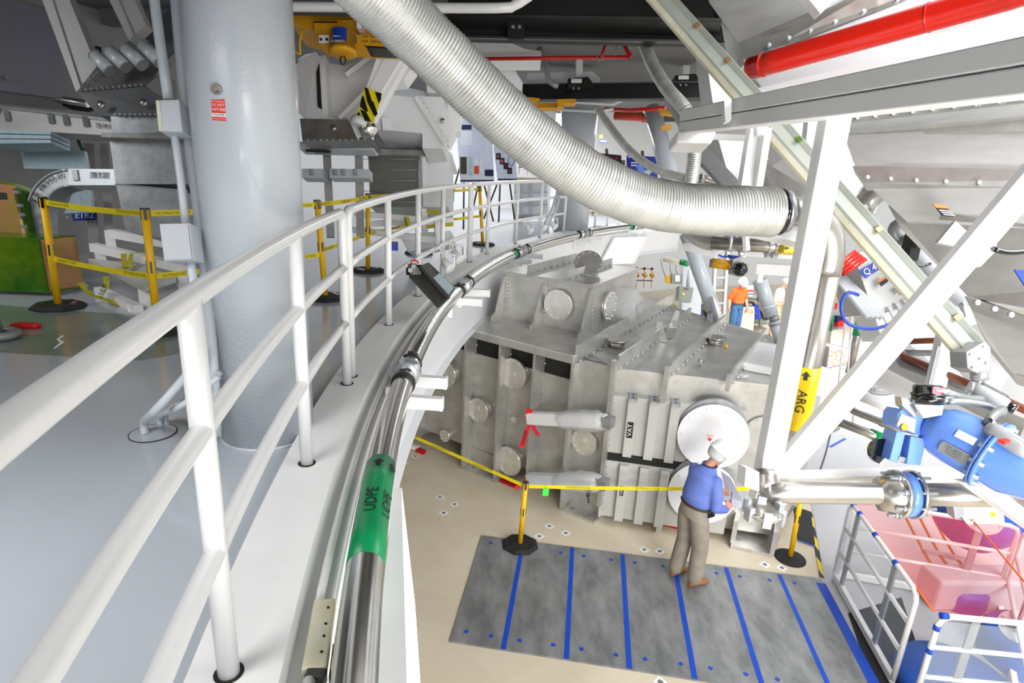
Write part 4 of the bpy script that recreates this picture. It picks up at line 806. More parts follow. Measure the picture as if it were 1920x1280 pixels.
def ftext(tx, ps, fu, fv, size, m, parent, width, ang_=0):
    n = face(ps); xd = (ps[1]-ps[0]).normalized(); yd = n.cross(xd)
    if ang_: a = math.radians(ang_); xd, yd = xd*math.cos(a)+yd*math.sin(a), yd*math.cos(a)-xd*math.sin(a)
    if xd.cross(yd).dot(n) < 0: yd = -yd
    return text(tx, onface(ps, fu, fv), xd, yd, size, m, parent, width=width, off=.004)
def fplate(name, ps, u0, v0, u1, v1, m, parent, t=.006, **k):
    q = [onface(ps, a, b) for a, b in ((u0, v0), (u1, v0), (u1, v1), (u0, v1))]; return ob(name, MB().prism(q, face(ps)*t), m, parent, **k), q
# green and copper control boxes
a, b, c = Z(-60, 550, 0), Z(90, 556, 0), Z(158, 545, 0)
t = em('control_box', b, 'green steel box with an iridescent copper door standing on the deck', 'control box')
zt = W(68, 446, a, b).z
def up(p, z): return V((p.x, p.y, z))
a, b, c = up(a, .04), up(b, .04), up(c, .04)
ob('body', MB().prism([a, b, c, c+(a-b)], (0, 0, zt-.04)), 'green_box', t)
ps = [up(b, zt), up(c, zt), c, b]; dr, q = fplate('door', ps, .06, .03, .97, .96, 'copper_box', t, .02)
lb, q2 = fplate('number_label', q, .42, .12, .92, .24, 'black_ink', dr); ftext('4-208', q2, .5, .5, .075, 'yellow_label', lb, .20)
fplate('white_label', q, .75, .02, .95, .06, 'white_ink', dr); ps = [up(a, zt), up(b, zt), b, a]; fplate('white_label', ps, .35, .42, .45, .47, 'white_ink', t)
t = em('control_box', D(0, 465, 6.2), 'pink copper coloured box with green edge above the green one at the photo edge', 'control box')
ps = quad([(-60, 338), (23, 347), (46, 458), (-60, 470)], 6.2); ob('door', MB().prism(ps, _f*.04), 'copper_box', t, label='iridescent copper door')
ob('body', MB().prism(quad([(-60, 334), (27, 343), (49, 460), (-60, 474)], 6.24), _f*.35), 'green_box', t)
lb, q2 = fplate('number_label', ps, .66, .14, .84, .25, 'black_ink', t); ftext('2', q2, .6, .5, .07, 'yellow_label', lb, .04)
for v in (360, 385, 402, 425): ob('latch', MB().box(D(30+(v-350)*.2, v, 6.2), (.05, .03, .03)), 'galv', t)
# silver elbow duct with straight run
t = em('cable_duct', D(130, 330, 6.4), 'galvanised cable duct with a broad bend, marked TB Y 23', 'duct')
outer = [(217, 317), (125, 316), (85, 318), (62, 330), (50, 352), (46, 380), (48, 440)]; inner = [(79, 440), (80, 412), (86, 385), (100, 360), (118, 350), (130, 347), (217, 347)]
def arcp(cx, cy, rx, ry, a0, a1, n=10): return [(cx+rx*math.cos(math.radians(a0+(a1-a0)*i/n)), cy-ry*math.sin(math.radians(a0+(a1-a0)*i/n))) for i in range(n+1)]
bend = arcp(130, 400, 82, 83, 90, 180)+[(49, 438), (78, 438)]+arcp(130, 402, 50, 54, 180, 90)
ob('bend', MB().prism([D(u, v, 6.4) for u, v in bend], _f*.22), 'galv', t)
ob('bend_rim', MB().tube([D(u, v, 6.39) for u, v in arcp(130, 400, 81, 82, 90, 180)], .012, 6).tube([D(u, v, 6.39) for u, v in arcp(130, 402, 50, 54, 90, 180)], .012, 6), 'zinc', t)
st = ob('straight_run', MB().prism(quad([(128, 316), (217, 317), (217, 347), (128, 347)], 6.35), _f*.2), 'tray_pale', t)
lb = ob('label_plate', MB().prism(quad([(168, 322), (205, 323), (205, 335), (168, 334)], 6.345), _f*.004), 'box_grey', st); text('TB Y 23', D(186.5, 328.5, 6.34), RT, UP, .075, 'black_ink', lb, width=.17)
ob('latch', MB().prism(quad([(134, 318), (144, 318), (147, 337), (137, 338)], 6.33), _f*.03), 'alu_dark', st)
for ch, u, v, a_ in zip('TBPKY10-01', (65, 68, 77, 82, 88, 93, 99, 105, 111, 117), (376, 365, 353, 347, 342, 338, 335, 332, 330, 328), (70, 65, 50, 45, 40, 35, 30, 24, 20, 15)):
    x_ = RT*math.cos(math.radians(a_))+UP*math.sin(math.radians(a_)); y_ = UP*math.cos(math.radians(a_))-RT*math.sin(math.radians(a_)); text(ch, D(u, v, 6.38), x_, y_, .085, 'black_ink', t)
# upper cable tray and stacked slats
t = em('cable_tray', D(100, 230, 7.0), 'grey cable tray along the left wall with spring latches, marked TB PKX', 'cable tray')
ps = quad([(-20, 198), (210, 225), (210, 254), (-20, 241)], 7.0); ob('tray', MB().prism(ps, _f*.25), 'alu_panel', t); ob('rim', MB().bar(ps[0], ps[1], .05, .03), 'zinc', t)
for u, v in ((11, 218), (93, 223), (121, 226), (158, 229)): ob('latch', MB().bar(D(u, v-10, 6.97), D(u+4, v+8, 6.97), .05, .04), 'galv', t)
text('TB PKX', D(194, 237, 6.98), RT-UP*.07, UP, .08, 'black_ink', t, width=.19)
t = em('metal_slats', D(50, 258, 7.2), 'stack of three pale metal slats under the left cable tray', 'slats')
for k in range(3): ob('slat', MB().prism(quad([(-20, 241+k*10), (95, 246+k*8), (95, 252+k*8), (-20, 249+k*10)], 6.8+k*.02), _f*.3), 'silver_blueish', t)
ob('sheet_metal_cover', MB().prism(quad([(37, 273), (158, 283), (165, 318), (45, 316)], 7.3), _f*.05).bolts([D(u, v, 7.3) for u, v in ((72, 289), (108, 290), (136, 291))], -_f, .015, .01), 'silver_blueish', label='pale bluish sheet metal cover on the wall behind the duct bend', cat='metal cover')
ob('sheet_metal_cover', MB().prism(quad([(140, 352), (170, 356), (172, 398), (120, 400)], 7.6), _f*.05).bolts([D(152, 372, 7.6), D(125, 371, 7.6), D(127, 407, 7.6)], -_f, .015, .01), 'silver_blueish', label='pale bluish sheet metal cover above the blue wall sign', cat='metal cover')
ps = quad([(133, 394), (180, 392), (180, 412), (137, 414)], 7.9); s = ob('wall_sign', MB().prism(ps, _f*.01), 'sign_blue', label='small blue wall sign reading E182 behind the left stanchions', cat='sign'); text('E182', D(158, 403.5, 7.89), RT, UP, .12, 'white_ink', s, width=.24, off=.001)
ps = quad([(158, 81), (189, 88), (190, 100), (161, 108)], 8.4); ob('wall_sign', MB().prism(ps, _f*.01), 'sign_navy', label='dark blue wall sign between the slanted struts, half hidden', cat='sign')
# green wrapped pipe
t = em('wall_pipe', D(60, 175, 7.8), 'pipe along the left wall with dark green wrap at its left end', 'pipe')
ob('pipe', MB().cyl(D(-60, 158, 7.9), D(165, 195, 7.9), .045, 16), 'stainless', t); gw = ob('wrap', MB().cyl(D(-60, 162, 7.85), D(60, 174, 7.85), .075, 20), 'green_pipe', t); text('TBPKY', D(26, 168, 7.76), RT-UP*.1, UP, .07, 'black_ink', gw, width=.16)
ob('pipe_shadow', MB().prism(quad([(60, 180), (165, 198), (152, 202), (0, 183)], 8.0), _f*.15), 'dark_gap', t)  # dark sheet painting the shadow below the wall pipe
ob('green_hose', MB().tube(catmull([D(143, 252, 7.4), D(150, 272, 7.4), D(160, 295, 7.4), D(160, 320, 7.4)], .05), .02, 8), 'green_pipe', label='thin green hose hanging from the left cable tray', cat='hose')
for us, d, lb in (([(148, 262), (210, 268), (208, 275), (156, 270)], 7.7, 'top'),): pass
ob('wall_post', MB().bar(D(168, 270, 8.0), D(182, 560, 8.0), .12, .06), 'wall_grey', label='grey wall post behind the control boxes', cat='post', group='grey posts on the wall')
ob('wall_post', MB().bar(D(196, 270, 8.0), D(208, 470, 8.0), .10, .06), 'wall_grey', label='grey wall post left of the transfer hood', cat='post', group='grey posts on the wall')
# transfer hood with four cylinders and struts
t = em('transfer_hood', D(230, 250, 5.6), 'grey sheet metal hood with four slanted silver cylinders left of the column', 'hood')
ps = [D(143, 172, 5.5), D(272, 161, 5.5), D(330, 95, 5.9), D(330, 10, 6.3), D(242, 75, 6.1)]; ob('top_sheet', MB().prism(ps, _f*.1), 'hood_shaded_grey', t)
mb = MB().prism([D(143, 172, 5.5), D(272, 162, 5.5), D(330, 205, 5.3), D(330, 216, 5.35), D(186, 217, 5.4)], _f*.5); ob('front_sheet', mb, 'hood_shaded_grey', t)
ob('corner_sheet', MB().prism([D(272, 161, 5.49), D(300, 140, 5.6), D(330, 150, 5.5), D(330, 200, 5.3), D(308, 187, 5.35)], _f*.1), 'wall_grey', t)
ob('rivet_row', MB().boltline(D(146, 171, 5.48), D(270, 160, 5.48), 12, UP, .012, .02).boltline(D(150, 165, 5.5), D(296, 45, 6.0), 12, UP, .012, .02).boltline(D(212, 215, 5.38), D(325, 215, 5.3), 12, -_f, .01, .01), 'alu_dark', t)
for u, v in ((190, 197), (270, 193)):
    ob('oval_port', MB().lathe(D(u, v, 5.36), -_f, [(.035, .0), (.035, .02), (0, .02)], 16), 'stainless_dull', t)
for (u0, v0, u1, v1), lb in zip(((178, 103, 206, 133), (206, 96, 236, 126), (236, 91, 267, 122), (268, 84, 300, 117)), range(4)):
    a_, b_ = D(u0, v0, 5.45), D(u1, v1, 5.45); cy = ob('cylinder', MB().cyl(a_, b_, .054, 28), 'tray_pale', t); ob('end_cap', MB().cyl(a_-(b_-a_).normalized()*.01, a_, .058, 28), 'alu_dark', cy); ob('end_cap', MB().cyl(b_, b_+(b_-a_).normalized()*.01, .058, 28), 'alu_dark', cy)
ob('neck', MB().prism(quad([(207, 217), (330, 215), (330, 248), (211, 250)], 5.4), _f*.5), 'galv', t)
ob('neck_flange', MB().prism(quad([(189, 248), (345, 250), (345, 261), (190, 257)], 5.3), _f*.7), 'alu_dark', t)
ob('lower_box', MB().prism(quad([(205, 260), (350, 262), (350, 345), (217, 345)], 5.38), _f*.6), 'galv', t); ob('lower_box', MB().prism(quad([(218, 347), (350, 360), (350, 455), (236, 433)], 5.36), _f*.6), 'galv', t)
ob('seam', MB().bar(D(217, 346, 5.37), D(350, 358, 5.37), .02, .02), 'zinc', t)
for (us, lb) in (([(68, -30), (118, -30), (181, 125), (143, 173)], 'wide slanted white strut with shade in its colour, left one of the pair over the hood'), ([(190, -30), (240, -30), (273, 46), (242, 76)], 'wide slanted white strut with shade in its colour, right one of the pair over the hood')):
    x_ = em('slanted_strut', D(us[2][0], us[2][1], 5.7), lb, 'strut', 'wide struts over the transfer hood')
    ob('strut_front', MB().prism([D(u, v, 5.75) for u, v in us], _f*.12), 'strut_shaded_white', x_); e = [us[0], (us[0][0]+20, us[0][1]), (us[3][0]+8, us[3][1]-10), us[3]]; ob('strut_edge', MB().prism([D(u, v, 5.73) for u, v in e], _f*.1), 'strut_shaded_white', x_)
# white support frame with yellow straps
t = em('support_frame', Z(290, 560, 0), 'white tube support frame with yellow ratchet straps behind the stanchions', 'frame')
def wb(l, w_, m='frame_white', par=None, nm='frame_tube', d=6.0):
    for (u0, v0, d0, u1, v1, d1) in l: ob(nm, MB().bar(D(u0, v0, d0), D(u1, v1, d1), w_, w_), m, par or t)
wb([(204, 433, 6.3, 210, 468, 6.3), (175, 463, 6.3, 355, 505, 5.9), (185, 468, 6.3, 190, 490, 6.3), (210, 437, 6.3, 310, 455, 6.1), (185, 545, 6.3, 260, 580, 5.7), (143, 528, 6.6, 160, 545, 6.6), (340, 500, 6.0, 350, 590, 5.6), (247, 575, 5.8, 252, 595, 5.75)], .085)
ob('carried_panel', MB().prism([D(165, 484, 6.3), D(265, 495, 6.0), D(330, 520, 5.7), D(270, 538, 5.7)], (0, 0, -.05)), 'alu_panel', t); ob('lower_panel', MB().prism([D(258, 540, 5.8), D(330, 520, 5.9), D(335, 600, 5.8), D(262, 578, 5.8)], _f*.05), 'alu_panel', t)
for l, lb in (([(232, 475), (234, 500), (238, 504), (244, 500), (246, 476), (270, 472), (300, 466)], 'upper strap'), ([(198, 518), (200, 540), (190, 556), (180, 555)], 'hanging strap'), ([(150, 530), (170, 552), (200, 562), (246, 580)], 'low strap')):
    c_ = catmull([D(u, v, 5.9) for u, v in l], .05); mb = MB()
    for i in range(len(c_)-1): mb.bar(c_[i], c_[i+1], .05, .006)
    ob('strap', mb, 'strap_yellow', t)
text('SER', D(193, 543, 5.88), UP*.9+RT*.3, -RT, .06, 'black_ink', t, width=.12)
# small things on the floor at the left edge
t = em('hose_end', Z(8, 640, 0), 'grey hose end with a thick ring on the floor at the photo edge', 'hose'); p = Z(0, 635, 0)
ob('ring', MB().tube([p+V((math.cos(i/20*6.283)*.12, math.sin(i/20*6.283)*.10, .04)) for i in range(20)], .035, 10, True), 'conduit_grey', t); ob('nozzle', MB().cyl(p+V((-.02, 0, .03)), p+V((-.04, 0, .3)), .05, 16), 'conduit_grey', t)
p = Z(44, 617, 0); ob('red_wedge', MB().prism([p+V((-.11, -.03, 0)), p+V((.1, -.0, 0)), p+V((.12, .06, 0)), p+V((-.09, .07, 0))], (.01, 0, .05)), 'red_dark', label='small dark red wedge lying on the green grey deck', cat='wedge', bevel=.02)
for i, (us) in enumerate(([(103, 652), (120, 638), (113, 632), (118, 629), (108, 636)],)):
    ob('paint_mark', MB().prism([Z(u, v, .0035) for u, v in [(101, 655), (121, 641), (110, 636), (120, 630), (117, 628), (106, 636), (113, 642), (101, 652)]], (0, 0, .001)), 'white_ink', label='white scrawl of paint on the green grey deck', cat='paint mark')

# ================================================================ equipment behind the column, centre
t = em('crushed_duct', D(575, 160, 7.5), 'two upright crumpled white duct panels just right of the column', 'duct panel')
ob('front_panel', jig(MB().prism(quad([(556, 108), (575, 100), (591, 98), (597, 222), (575, 223), (562, 212)], 7.2), _f*.3), .015), 'wall_white', t)
ob('rear_panel', MB().prism(quad([(592, 105), (609, 103), (616, 223), (598, 224)], 7.4), _f*.3), 'wall_white', t); ob('slot', MB().prism(quad([(593, 135), (598, 118), (603, 205), (596, 200)], 7.15), _f*.02), 'dark_gap', t)
t = em('transfer_hood', D(620, 240, 7.6), 'dark grey sheet metal hood right of the column with an angled white duct on top', 'hood')
ob('lower_sheet', MB().prism([D(562, 222, 7.2), D(650, 224, 7.2), D(700, 262, 7.0), D(567, 264, 7.0)], _f*.5), 'alu_dark', t)
ob('oval_port', MB().lathe(D(626, 240, 6.95), -_f, [(.035, 0), (.035, .02), (0, .02)], 14), 'stainless_dull', t)
ob('angled_duct', MB().prism(quad([(612, 117), (648, 124), (705, 98), (740, 92), (700, 190), (655, 222), (616, 215)], 7.6), _f*.4), 'wall_white', t)
for a_, b_ in (((702, 101), (649, 141)), ((690, 168), (636, 222))): ob('flange_strip', MB().bar(D(*a_, 7.5), D(*b_, 7.5), .09, .05), 'cover_white', t)
ob('rivet_row', MB().boltline(D(572, 262, 6.98), D(690, 262, 6.98), 10, -_f, .008, .008), 'wall_white', t)
ob('knuckle', MB().lathe(D(690, 242, 6.7), V((.4, -.3, -.8)), [(.0, -.1), (.1, -.08), (.1, .06), (0, .1)], 20), 'stainless', t)
for i, (us, lb) in enumerate((([(712, 92), (772, 94), (698, 228), (668, 220)], 'white slanted strut with black and yellow hazard tape, below the crane'), ([(748, 118), (800, 100), (762, 148), (745, 160)], ''))):
    if not lb: continue
    x_ = em('slanted_strut', D(680, 224, 6.6), lb, 'strut')
    ob('strut_body', MB().prism([D(u, v, 6.6) for u, v in us], _f*.15), 'frame_white', x_); ob('strut_face', MB().prism([D(u, v, 6.58) for u, v in [(728, 92), (762, 93), (712, 178), (690, 170)]], _f*.1), 'wall_white', x_)
    hz = ob('hazard_patch', MB().prism([D(u, v, 6.56) for u, v in [(683, 163), (716, 175), (700, 229), (668, 220)]], _f*.02), 'belt_yellow', x_)
    for q_ in ([(683, 163), (690, 166), (698, 192), (688, 190)], [(677, 185), (681, 178), (690, 208), (686, 209), (675, 200)], [(688, 190), (700, 190), (708, 213), (700, 214)], [(675, 205), (686, 209), (696, 228), (684, 226)], [(703, 172), (715, 175), (714, 186), (710, 194)], [(668, 217), (673, 209), (679, 224), (669, 221)], [(699, 214), (708, 212), (704, 218)]): ob('hazard_stripe', MB().prism([D(u, v, 6.55) for u, v in q_], _f*.01), 'black_ink', hz)
    ob('end_collar', MB().cyl(D(676, 222, 6.62), D(672, 236, 6.62), .09, 20), 'wall_white', x_); ob('end_bracket', MB().prism([D(u, v, 6.75) for u, v in [(652, 220), (680, 205), (700, 232), (669, 258)]], _f*.05), 'cover_white', x_)
x_ = ob('slanted_strut', MB().prism([D(u, v, 7.4) for u, v in [(745, 94), (795, 96), (757, 148), (722, 152)]], _f*.3), 'frame_white', label='white slanted box strut right behind the hazard taped one', cat='strut')
t = em('white_hatch', D(770, 230, 8.0), 'white sheet metal chute with sloping right edge and bolted flange left of the posters', 'chute')
ob('chute', MB().prism(quad([(733, 178), (782, 183), (838, 272), (830, 278), (792, 278), (792, 250), (703, 242), (716, 180)], 8.0), _f*.6), 'wall_white', t)
ob('flange_strip', MB().bar(D(782, 182, 7.9), D(838, 270, 7.9), .07, .06).boltline(D(788, 186, 7.86), D(838, 262, 7.86), 9, -_f, .012, .01), 'cover_white', t)
ob('side_sheet', MB().prism(quad([(785, 180), (830, 182), (852, 245), (840, 270)], 8.2), _f*.3), 'cover_white', t); ob('port', MB().lathe(D(830, 227, 8.1), -_f, [(.03, 0), (.03, .03), (0, .03)], 14), 'stainless_dull', t)
ob('hinge', MB().bar(D(722, 222, 7.95), D(724, 245, 7.95), .1, .05), 'wall_white', t)
for us, lb in (([(799, 128), (826, 130), (825, 175), (800, 173)], 'square white duct stub, left one of two above the chute'), ([(837, 150), (866, 160), (862, 245), (840, 250)], 'square white duct leg, right one of two above the chute')):
    ob('square_duct', MB().prism(quad(us, 8.3), _f*.25), 'frame_white', label=lb, cat='duct', bevel=.01)
t = em('cable_tray', D(635, 273, 7.3), 'short pale cable tray with spring latches and a yellow label right of the column', 'cable tray')
ob('tray', MB().prism(quad([(560, 265), (702, 268), (700, 281), (560, 278)], 7.3), _f*.25), 'tray_pale', t, bevel=.005)
for u in (583, 627, 644, 664): ob('latch', MB().bar(D(u, 265, 7.28), D(u, 274, 7.28), .04, .04), 'alu_dark', t)
ob('label', MB().prism(quad([(680, 270), (697, 271), (697, 276), (680, 275)], 7.29), _f*.005), 'crane_yellow', t)
t = em('cable_tray', D(630, 325, 7.5), 'second pale cable tray below the first, crossing the grey posts', 'cable tray')
for q_ in ([(566, 316), (605, 316), (605, 334), (566, 333)], [(618, 316), (692, 317), (692, 334), (618, 333)]): ob('tray', MB().prism(quad(q_, 7.5), _f*.2), 'tray_pale', t)
for u in (584, 628, 644, 666): ob('latch', MB().bar(D(u, 317, 7.48), D(u+1, 328, 7.48), .04, .04), 'alu_dark', t)
for u0, u1, lb in ((612, 620, 'grey upright post crossing the two pale trays, left one'), (672, 676, 'grey upright post left of the mesh cabinet')):
    ob('wall_post', MB().bar(D(u0, 270, 7.8), D(u1, 445, 7.8), .1, .08), 'wall_grey', label=lb, cat='post', group='grey posts on the wall')
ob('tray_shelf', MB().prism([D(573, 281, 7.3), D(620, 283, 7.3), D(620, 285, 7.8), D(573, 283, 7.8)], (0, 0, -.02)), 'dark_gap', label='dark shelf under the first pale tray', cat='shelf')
# mesh fronted cabinet on a white frame
g0, g1 = Z(680, 452, 0), Z(840, 445, 0)
t = em('filter_cabinet', g0.lerp(g1, .5), 'tall cabinet with dark wire mesh front and white side, behind the railing', 'cabinet')
ob('body', MB().prism(quad([(690, 290), (785, 290), (787, 388), (694, 388)], 8.6), _f*.9), 'alu_panel', t); ob('side_box', MB().prism(quad([(788, 289), (840, 291), (840, 388), (789, 388)], 8.7), _f*.8), 'wall_white', t)
ob('mesh_front', MB().prism(quad([(694, 295), (783, 295), (784, 387), (697, 387)], 8.55), _f*.03), 'filter_mesh', t)
ob('frame_post', MB().bar(D(679, 290, 8.5), D(682, 385, 8.5), .02, .02), 'galv', t); ob('frame_post', MB().bar(D(789, 292, 8.4), D(791, 386, 8.4), .03, .02), 'galv', t); ob('ladder_strip', MB().prism(quad([(791, 293), (799, 293), (800, 385), (793, 385)], 8.45), _f*.02), 'cover_white', t)
for k in range(5): ob('guard_wire', MB().cyl(D(680, 298+k*20, 8.48), D(789, 299+k*20, 8.42), .005, 6), 'galv', t)
ob('top_flange', MB().prism(quad([(690, 278), (795, 281), (795, 291), (686, 290)], 8.4), _f*1.2), 'alu_dark', t); ob('top_cover', MB().prism(quad([(702, 248), (792, 250), (792, 279), (700, 277)], 8.6), _f*.9), 'alu_dark', t)
ob('side_ledge', MB().prism(quad([(785, 283), (846, 285), (846, 290), (786, 289)], 8.5), _f*1), 'cover_white', t)
for (u0, v0, d0, u1, v1, d1) in ((665, 400, 8.6, 800, 412, 8.6), (795, 392, 8.6, 797, 440, 8.6), (820, 415, 8.3, 822, 462, 8.3), (690, 420, 8.8, 850, 412, 9.0), (640, 428, 8.5, 820, 450, 8.2)): ob('stand_tube', MB().bar(D(u0, v0, d0), D(u1, v1, d1), .08, .08), 'frame_white', t)
ob('stand_box', MB().prism(quad([(748, 440), (845, 432), (850, 455), (765, 472)], 8.5), _f*.5), 'wall_white', t); ob('strap', MB().bar(D(800, 425, 8.3), D(850, 420, 8.3), .05, .05), 'strap_yellow', t); ob('strap', MB().bar(D(762, 407, 8.5), D(766, 425, 8.5), .05, .05), 'strap_yellow', t); ob('strap', MB().bar(D(800, 395, 8.4), D(848, 402, 8.4), .05, .05), 'strap_yellow', t)
ob('blue_box', MB().box(D(735, 461, 8.0), (.16, .3, .08), .2), 'bucket_blue', label='small blue box on the deck under the cabinet stand', cat='box')
# yellow light crane
t = em('jib_crane', D(640, 80, 6.6), 'yellow overhead hoist trolley with capacity lettering right of the column top', 'crane')
ob('bridge', MB().prism(quad([(545, 28), (668, 30), (668, 52), (600, 62), (545, 45)], 6.6), _f*.5), 'crane_yellow', t, bevel=.01)
ob('carriage', MB().prism(quad([(587, 38), (700, 36), (712, 58), (700, 66), (590, 62)], 6.45), _f*.3), 'crane_yellow', t, bevel=.01); ob('slot', MB().prism(quad([(587, 40), (632, 40), (632, 42), (587, 42)], 6.44), _f*.01), 'black', t)
arm = ob('arm', MB().prism(quad([(597, 63), (760, 66), (790, 92), (600, 85)], 6.3), _f*.25), 'crane_yellow', t, bevel=.006); ob('underside', MB().prism(quad([(680, 85), (790, 92), (785, 95), (690, 90)], 6.3), _f*.2), 'beam_black', t)
text('CAP. 1500 LBS. RETRACTED', D(716, 69.5, 6.28), RT-UP*.02, UP, .036, 'black_ink', arm, width=.42); text('CAP. 1000 LBS. EXTENDED', D(716, 78.5, 6.28), RT-UP*.02, UP, .036, 'black_ink', arm, width=.42)
wp_ = ob('white_plate', MB().prism(quad([(598, 66), (617, 66), (617, 80), (598, 80)], 6.28), _f*.01), 'white_ink', t); ob('bolt_heads', MB().bolts([D(602, 74, 6.27), D(613, 74, 6.27)], -_f, .015, .01), 'black', wp_)
hc_ = D(644, 78, 6.2); hs = ob('hoist_can', MB().lathe(D(643, 60, 6.2), -UP, [(0, 0), (.125, 0), (.125, .19), (.14, .19), (.14, .225), (.11, .24), (0, .24)], 30), 'crane_yellow', t)
cy_ = D(643, 60, 6.2)
nb_ = MB(); vs = []; m_ = 6
for i in range(m_+1):
    a_ = math.radians(-95+i*70/m_)
    for h_ in (.012, .15): vs.append(cy_-UP*h_+(RT*math.sin(a_+1.0)+(-_f)*math.cos(a_+1.0))*.1265)
hs2 = ob('blue_label', nb_.add(vs, [[2*i, 2*i+1, 2*i+3, 2*i+2] for i in range(m_)]), 'sign_blue', hs)
text('SMART #', D(632, 68, 6.07), RT, UP, .025, 'white_ink', hs2, width=.08); text('U-CRDRJ10', D(633, 77, 6.07), RT, UP, .032, 'white_ink', hs2, width=.14)
ob('side_label', MB().prism(quad([(655, 67), (668, 67), (668, 80), (655, 80)], 6.28), _f*.01), 'sign_blue', arm)
ob('shackle', MB().tube([cy_-UP*.25+RT*a_+UP*b_ for a_, b_ in ((-.012, 0), (-.026, -.03), (-.026, -.07), (0, -.09), (.026, -.07), (.026, -.03), (.012, 0))], .008, 8), 'gloss_black', t)
ob('cable', MB().tube(catmull([D(569, 54, 6.6), D(562, 78, 6.6), D(563, 102, 6.6), D(553, 94, 6.6)], .05), .012, 8), 'yellow', t)
ob('eye_bolt', MB().tube([D(698, 53, 6.4)+RT*math.cos(x)*.03+UP*math.sin(x)*.03 for x in [i*.63 for i in range(10)]], .008, 6, True), 'crane_yellow', t)
ob('trolley_end', MB().prism(quad([(812, 47), (850, 46), (856, 50), (856, 65), (826, 68)], 6.5), _f*.2).bolts([D(831, 54, 6.5)], -_f, .02, .01), 'crane_yellow', t, bevel=.01)
ob('hanger_bracket', MB().prism(quad([(668, 23), (674, 23), (678, 52), (669, 52)], 6.3), _f*.3).prism(quad([(678, 26), (688, 27), (688, 53), (682, 53)], 6.3), _f*.02), 'frame_white', label='white hanger bracket right of the yellow crane carriage', cat='bracket')
# posters on easels
def easel(us, d, m, label, legs, apex, deco):
    t = em('poster_easel', D(legs[0][2], legs[0][3], d), label, 'poster')
    ps = [D(u, v, d) for u, v in us]; bd_ = ob('poster_board', MB().prism(ps, _f*.03), m, t)
    for l in legs: ob('easel_leg', MB().cyl(D(l[0], l[1], d+.12), D(l[2], l[3], d+.05+(.3 if len(l) > 4 else 0)), .018, 8), 'wood_dark', t)
    if apex: ob('easel_head', MB().bar(D(apex[0], apex[1], d+.1), D(apex[0]+1, apex[1]+12, d+.1), .06, .05), 'wood_dark', t)
    for (q_, mm, nm) in deco: ob(nm, MB().prism([D(u, v, d-.004) for u, v in q_], _f*.003), mm, bd_)
    return t, bd_
def rc(u0, v0, u1, v1): return [(u0, v0), (u1, v0), (u1, v1), (u0, v1)]
t_, bd1 = easel([(855, 222), (921, 232), (927, 338), (863, 342)], 12.2, 'poster_glare', 'large blue poster paled by painted glare, on an easel, left one of the two by the wall', [(866, 300, 846, 372), (870, 335, 869, 430), (905, 335, 925, 415), (900, 330, 884, 405, 1)], None,
    [(rc(864, 234, 884, 243), 'sign_navy', 'caption_bar'), (rc(864, 246, 885, 272), 'poster_white', 'picture_panel'), (rc(863, 294, 875, 326), 'wood_dark', 'picture_panel'), (rc(878, 294, 886, 328), 'silver_blueish', 'picture_panel'), (rc(889, 299, 898, 310), 'poster_white', 'picture_panel'), (rc(889, 311, 898, 326), 'orange_pipe', 'picture_panel'), (rc(900, 300, 906, 324), 'poster_white', 'picture_panel'), (rc(909, 318, 925, 330), 'sign_navy', 'caption_bar'), (rc(863, 337, 926, 340), 'sign_navy', 'bottom_bar')])
t_, bd2 = easel([(925, 274), (964, 277), (970, 338), (933, 339)], 12.6, 'poster_white', 'smaller white poster with a diagonal row of fiery pictures on an easel', [(935, 338, 907, 410), (938, 338, 935, 416), (955, 338, 965, 412)], (942, 264), [(rc(930+k*7, 287+k*9, 939+k*7, 299+k*9), 'sign_navy', 'picture_panel') for k in range(4)]+[(rc(932+k*7, 290+k*9, 936+k*7, 296+k*9), 'sticker_orange', 'fireball') for k in range(4)]+[(rc(933, 335, 970, 338), 'sign_navy', 'bottom_bar')])
ob('ring_drawing', MB().tube([D(959+5.5*math.cos(x), 299+12*math.sin(x), 12.57) for x in [i*.524 for i in range(12)]], .006, 5, True), 'sign_navy', bd2)
t_, bd3 = easel([(1116, 286), (1165, 291), (1165, 330), (1116, 326)], 15.5, 'poster_purple', 'dark purple starry poster on an easel behind the big duct', [(1120, 326, 1116, 400), (1158, 326, 1168, 405)], (1137, 279), [])
ob('star_dots', MB().bolts([D(1120+random.random()*42, 294+random.random()*25, 15.48) for _ in range(14)], -_f, .02, .005), 'sticker_red', bd3)
t_, bd4 = easel([(1175, 291), (1233, 294), (1233, 339), (1175, 336)], 15.0, 'poster_blue', 'bright blue poster on an easel with a red and blue diagram', [(1178, 336, 1172, 405), (1215, 338, 1222, 408)], (1204, 283), [([(1197, 302), (1206, 298), (1212, 303), (1204, 312)], 'red', 'red_shape'), ([(1192, 311), (1200, 306), (1210, 320), (1202, 330)], 'valve_blue', 'blue_shape'), ([(1202, 328), (1212, 318), (1226, 338), (1210, 338)], 'silver_blueish', 'blue_shape'), (rc(1177, 293, 1195, 295), 'white_ink', 'text_line'), (rc(1183, 304, 1196, 306), 'white_ink', 'text_line'), (rc(1183, 309, 1194, 311), 'white_ink', 'text_line'), (rc(1182, 318, 1190, 324), 'white_ink', 'text_line'), ([(1212, 312), (1222, 306), (1228, 318), (1216, 328)], 'box_grey', 'grey_shape')])
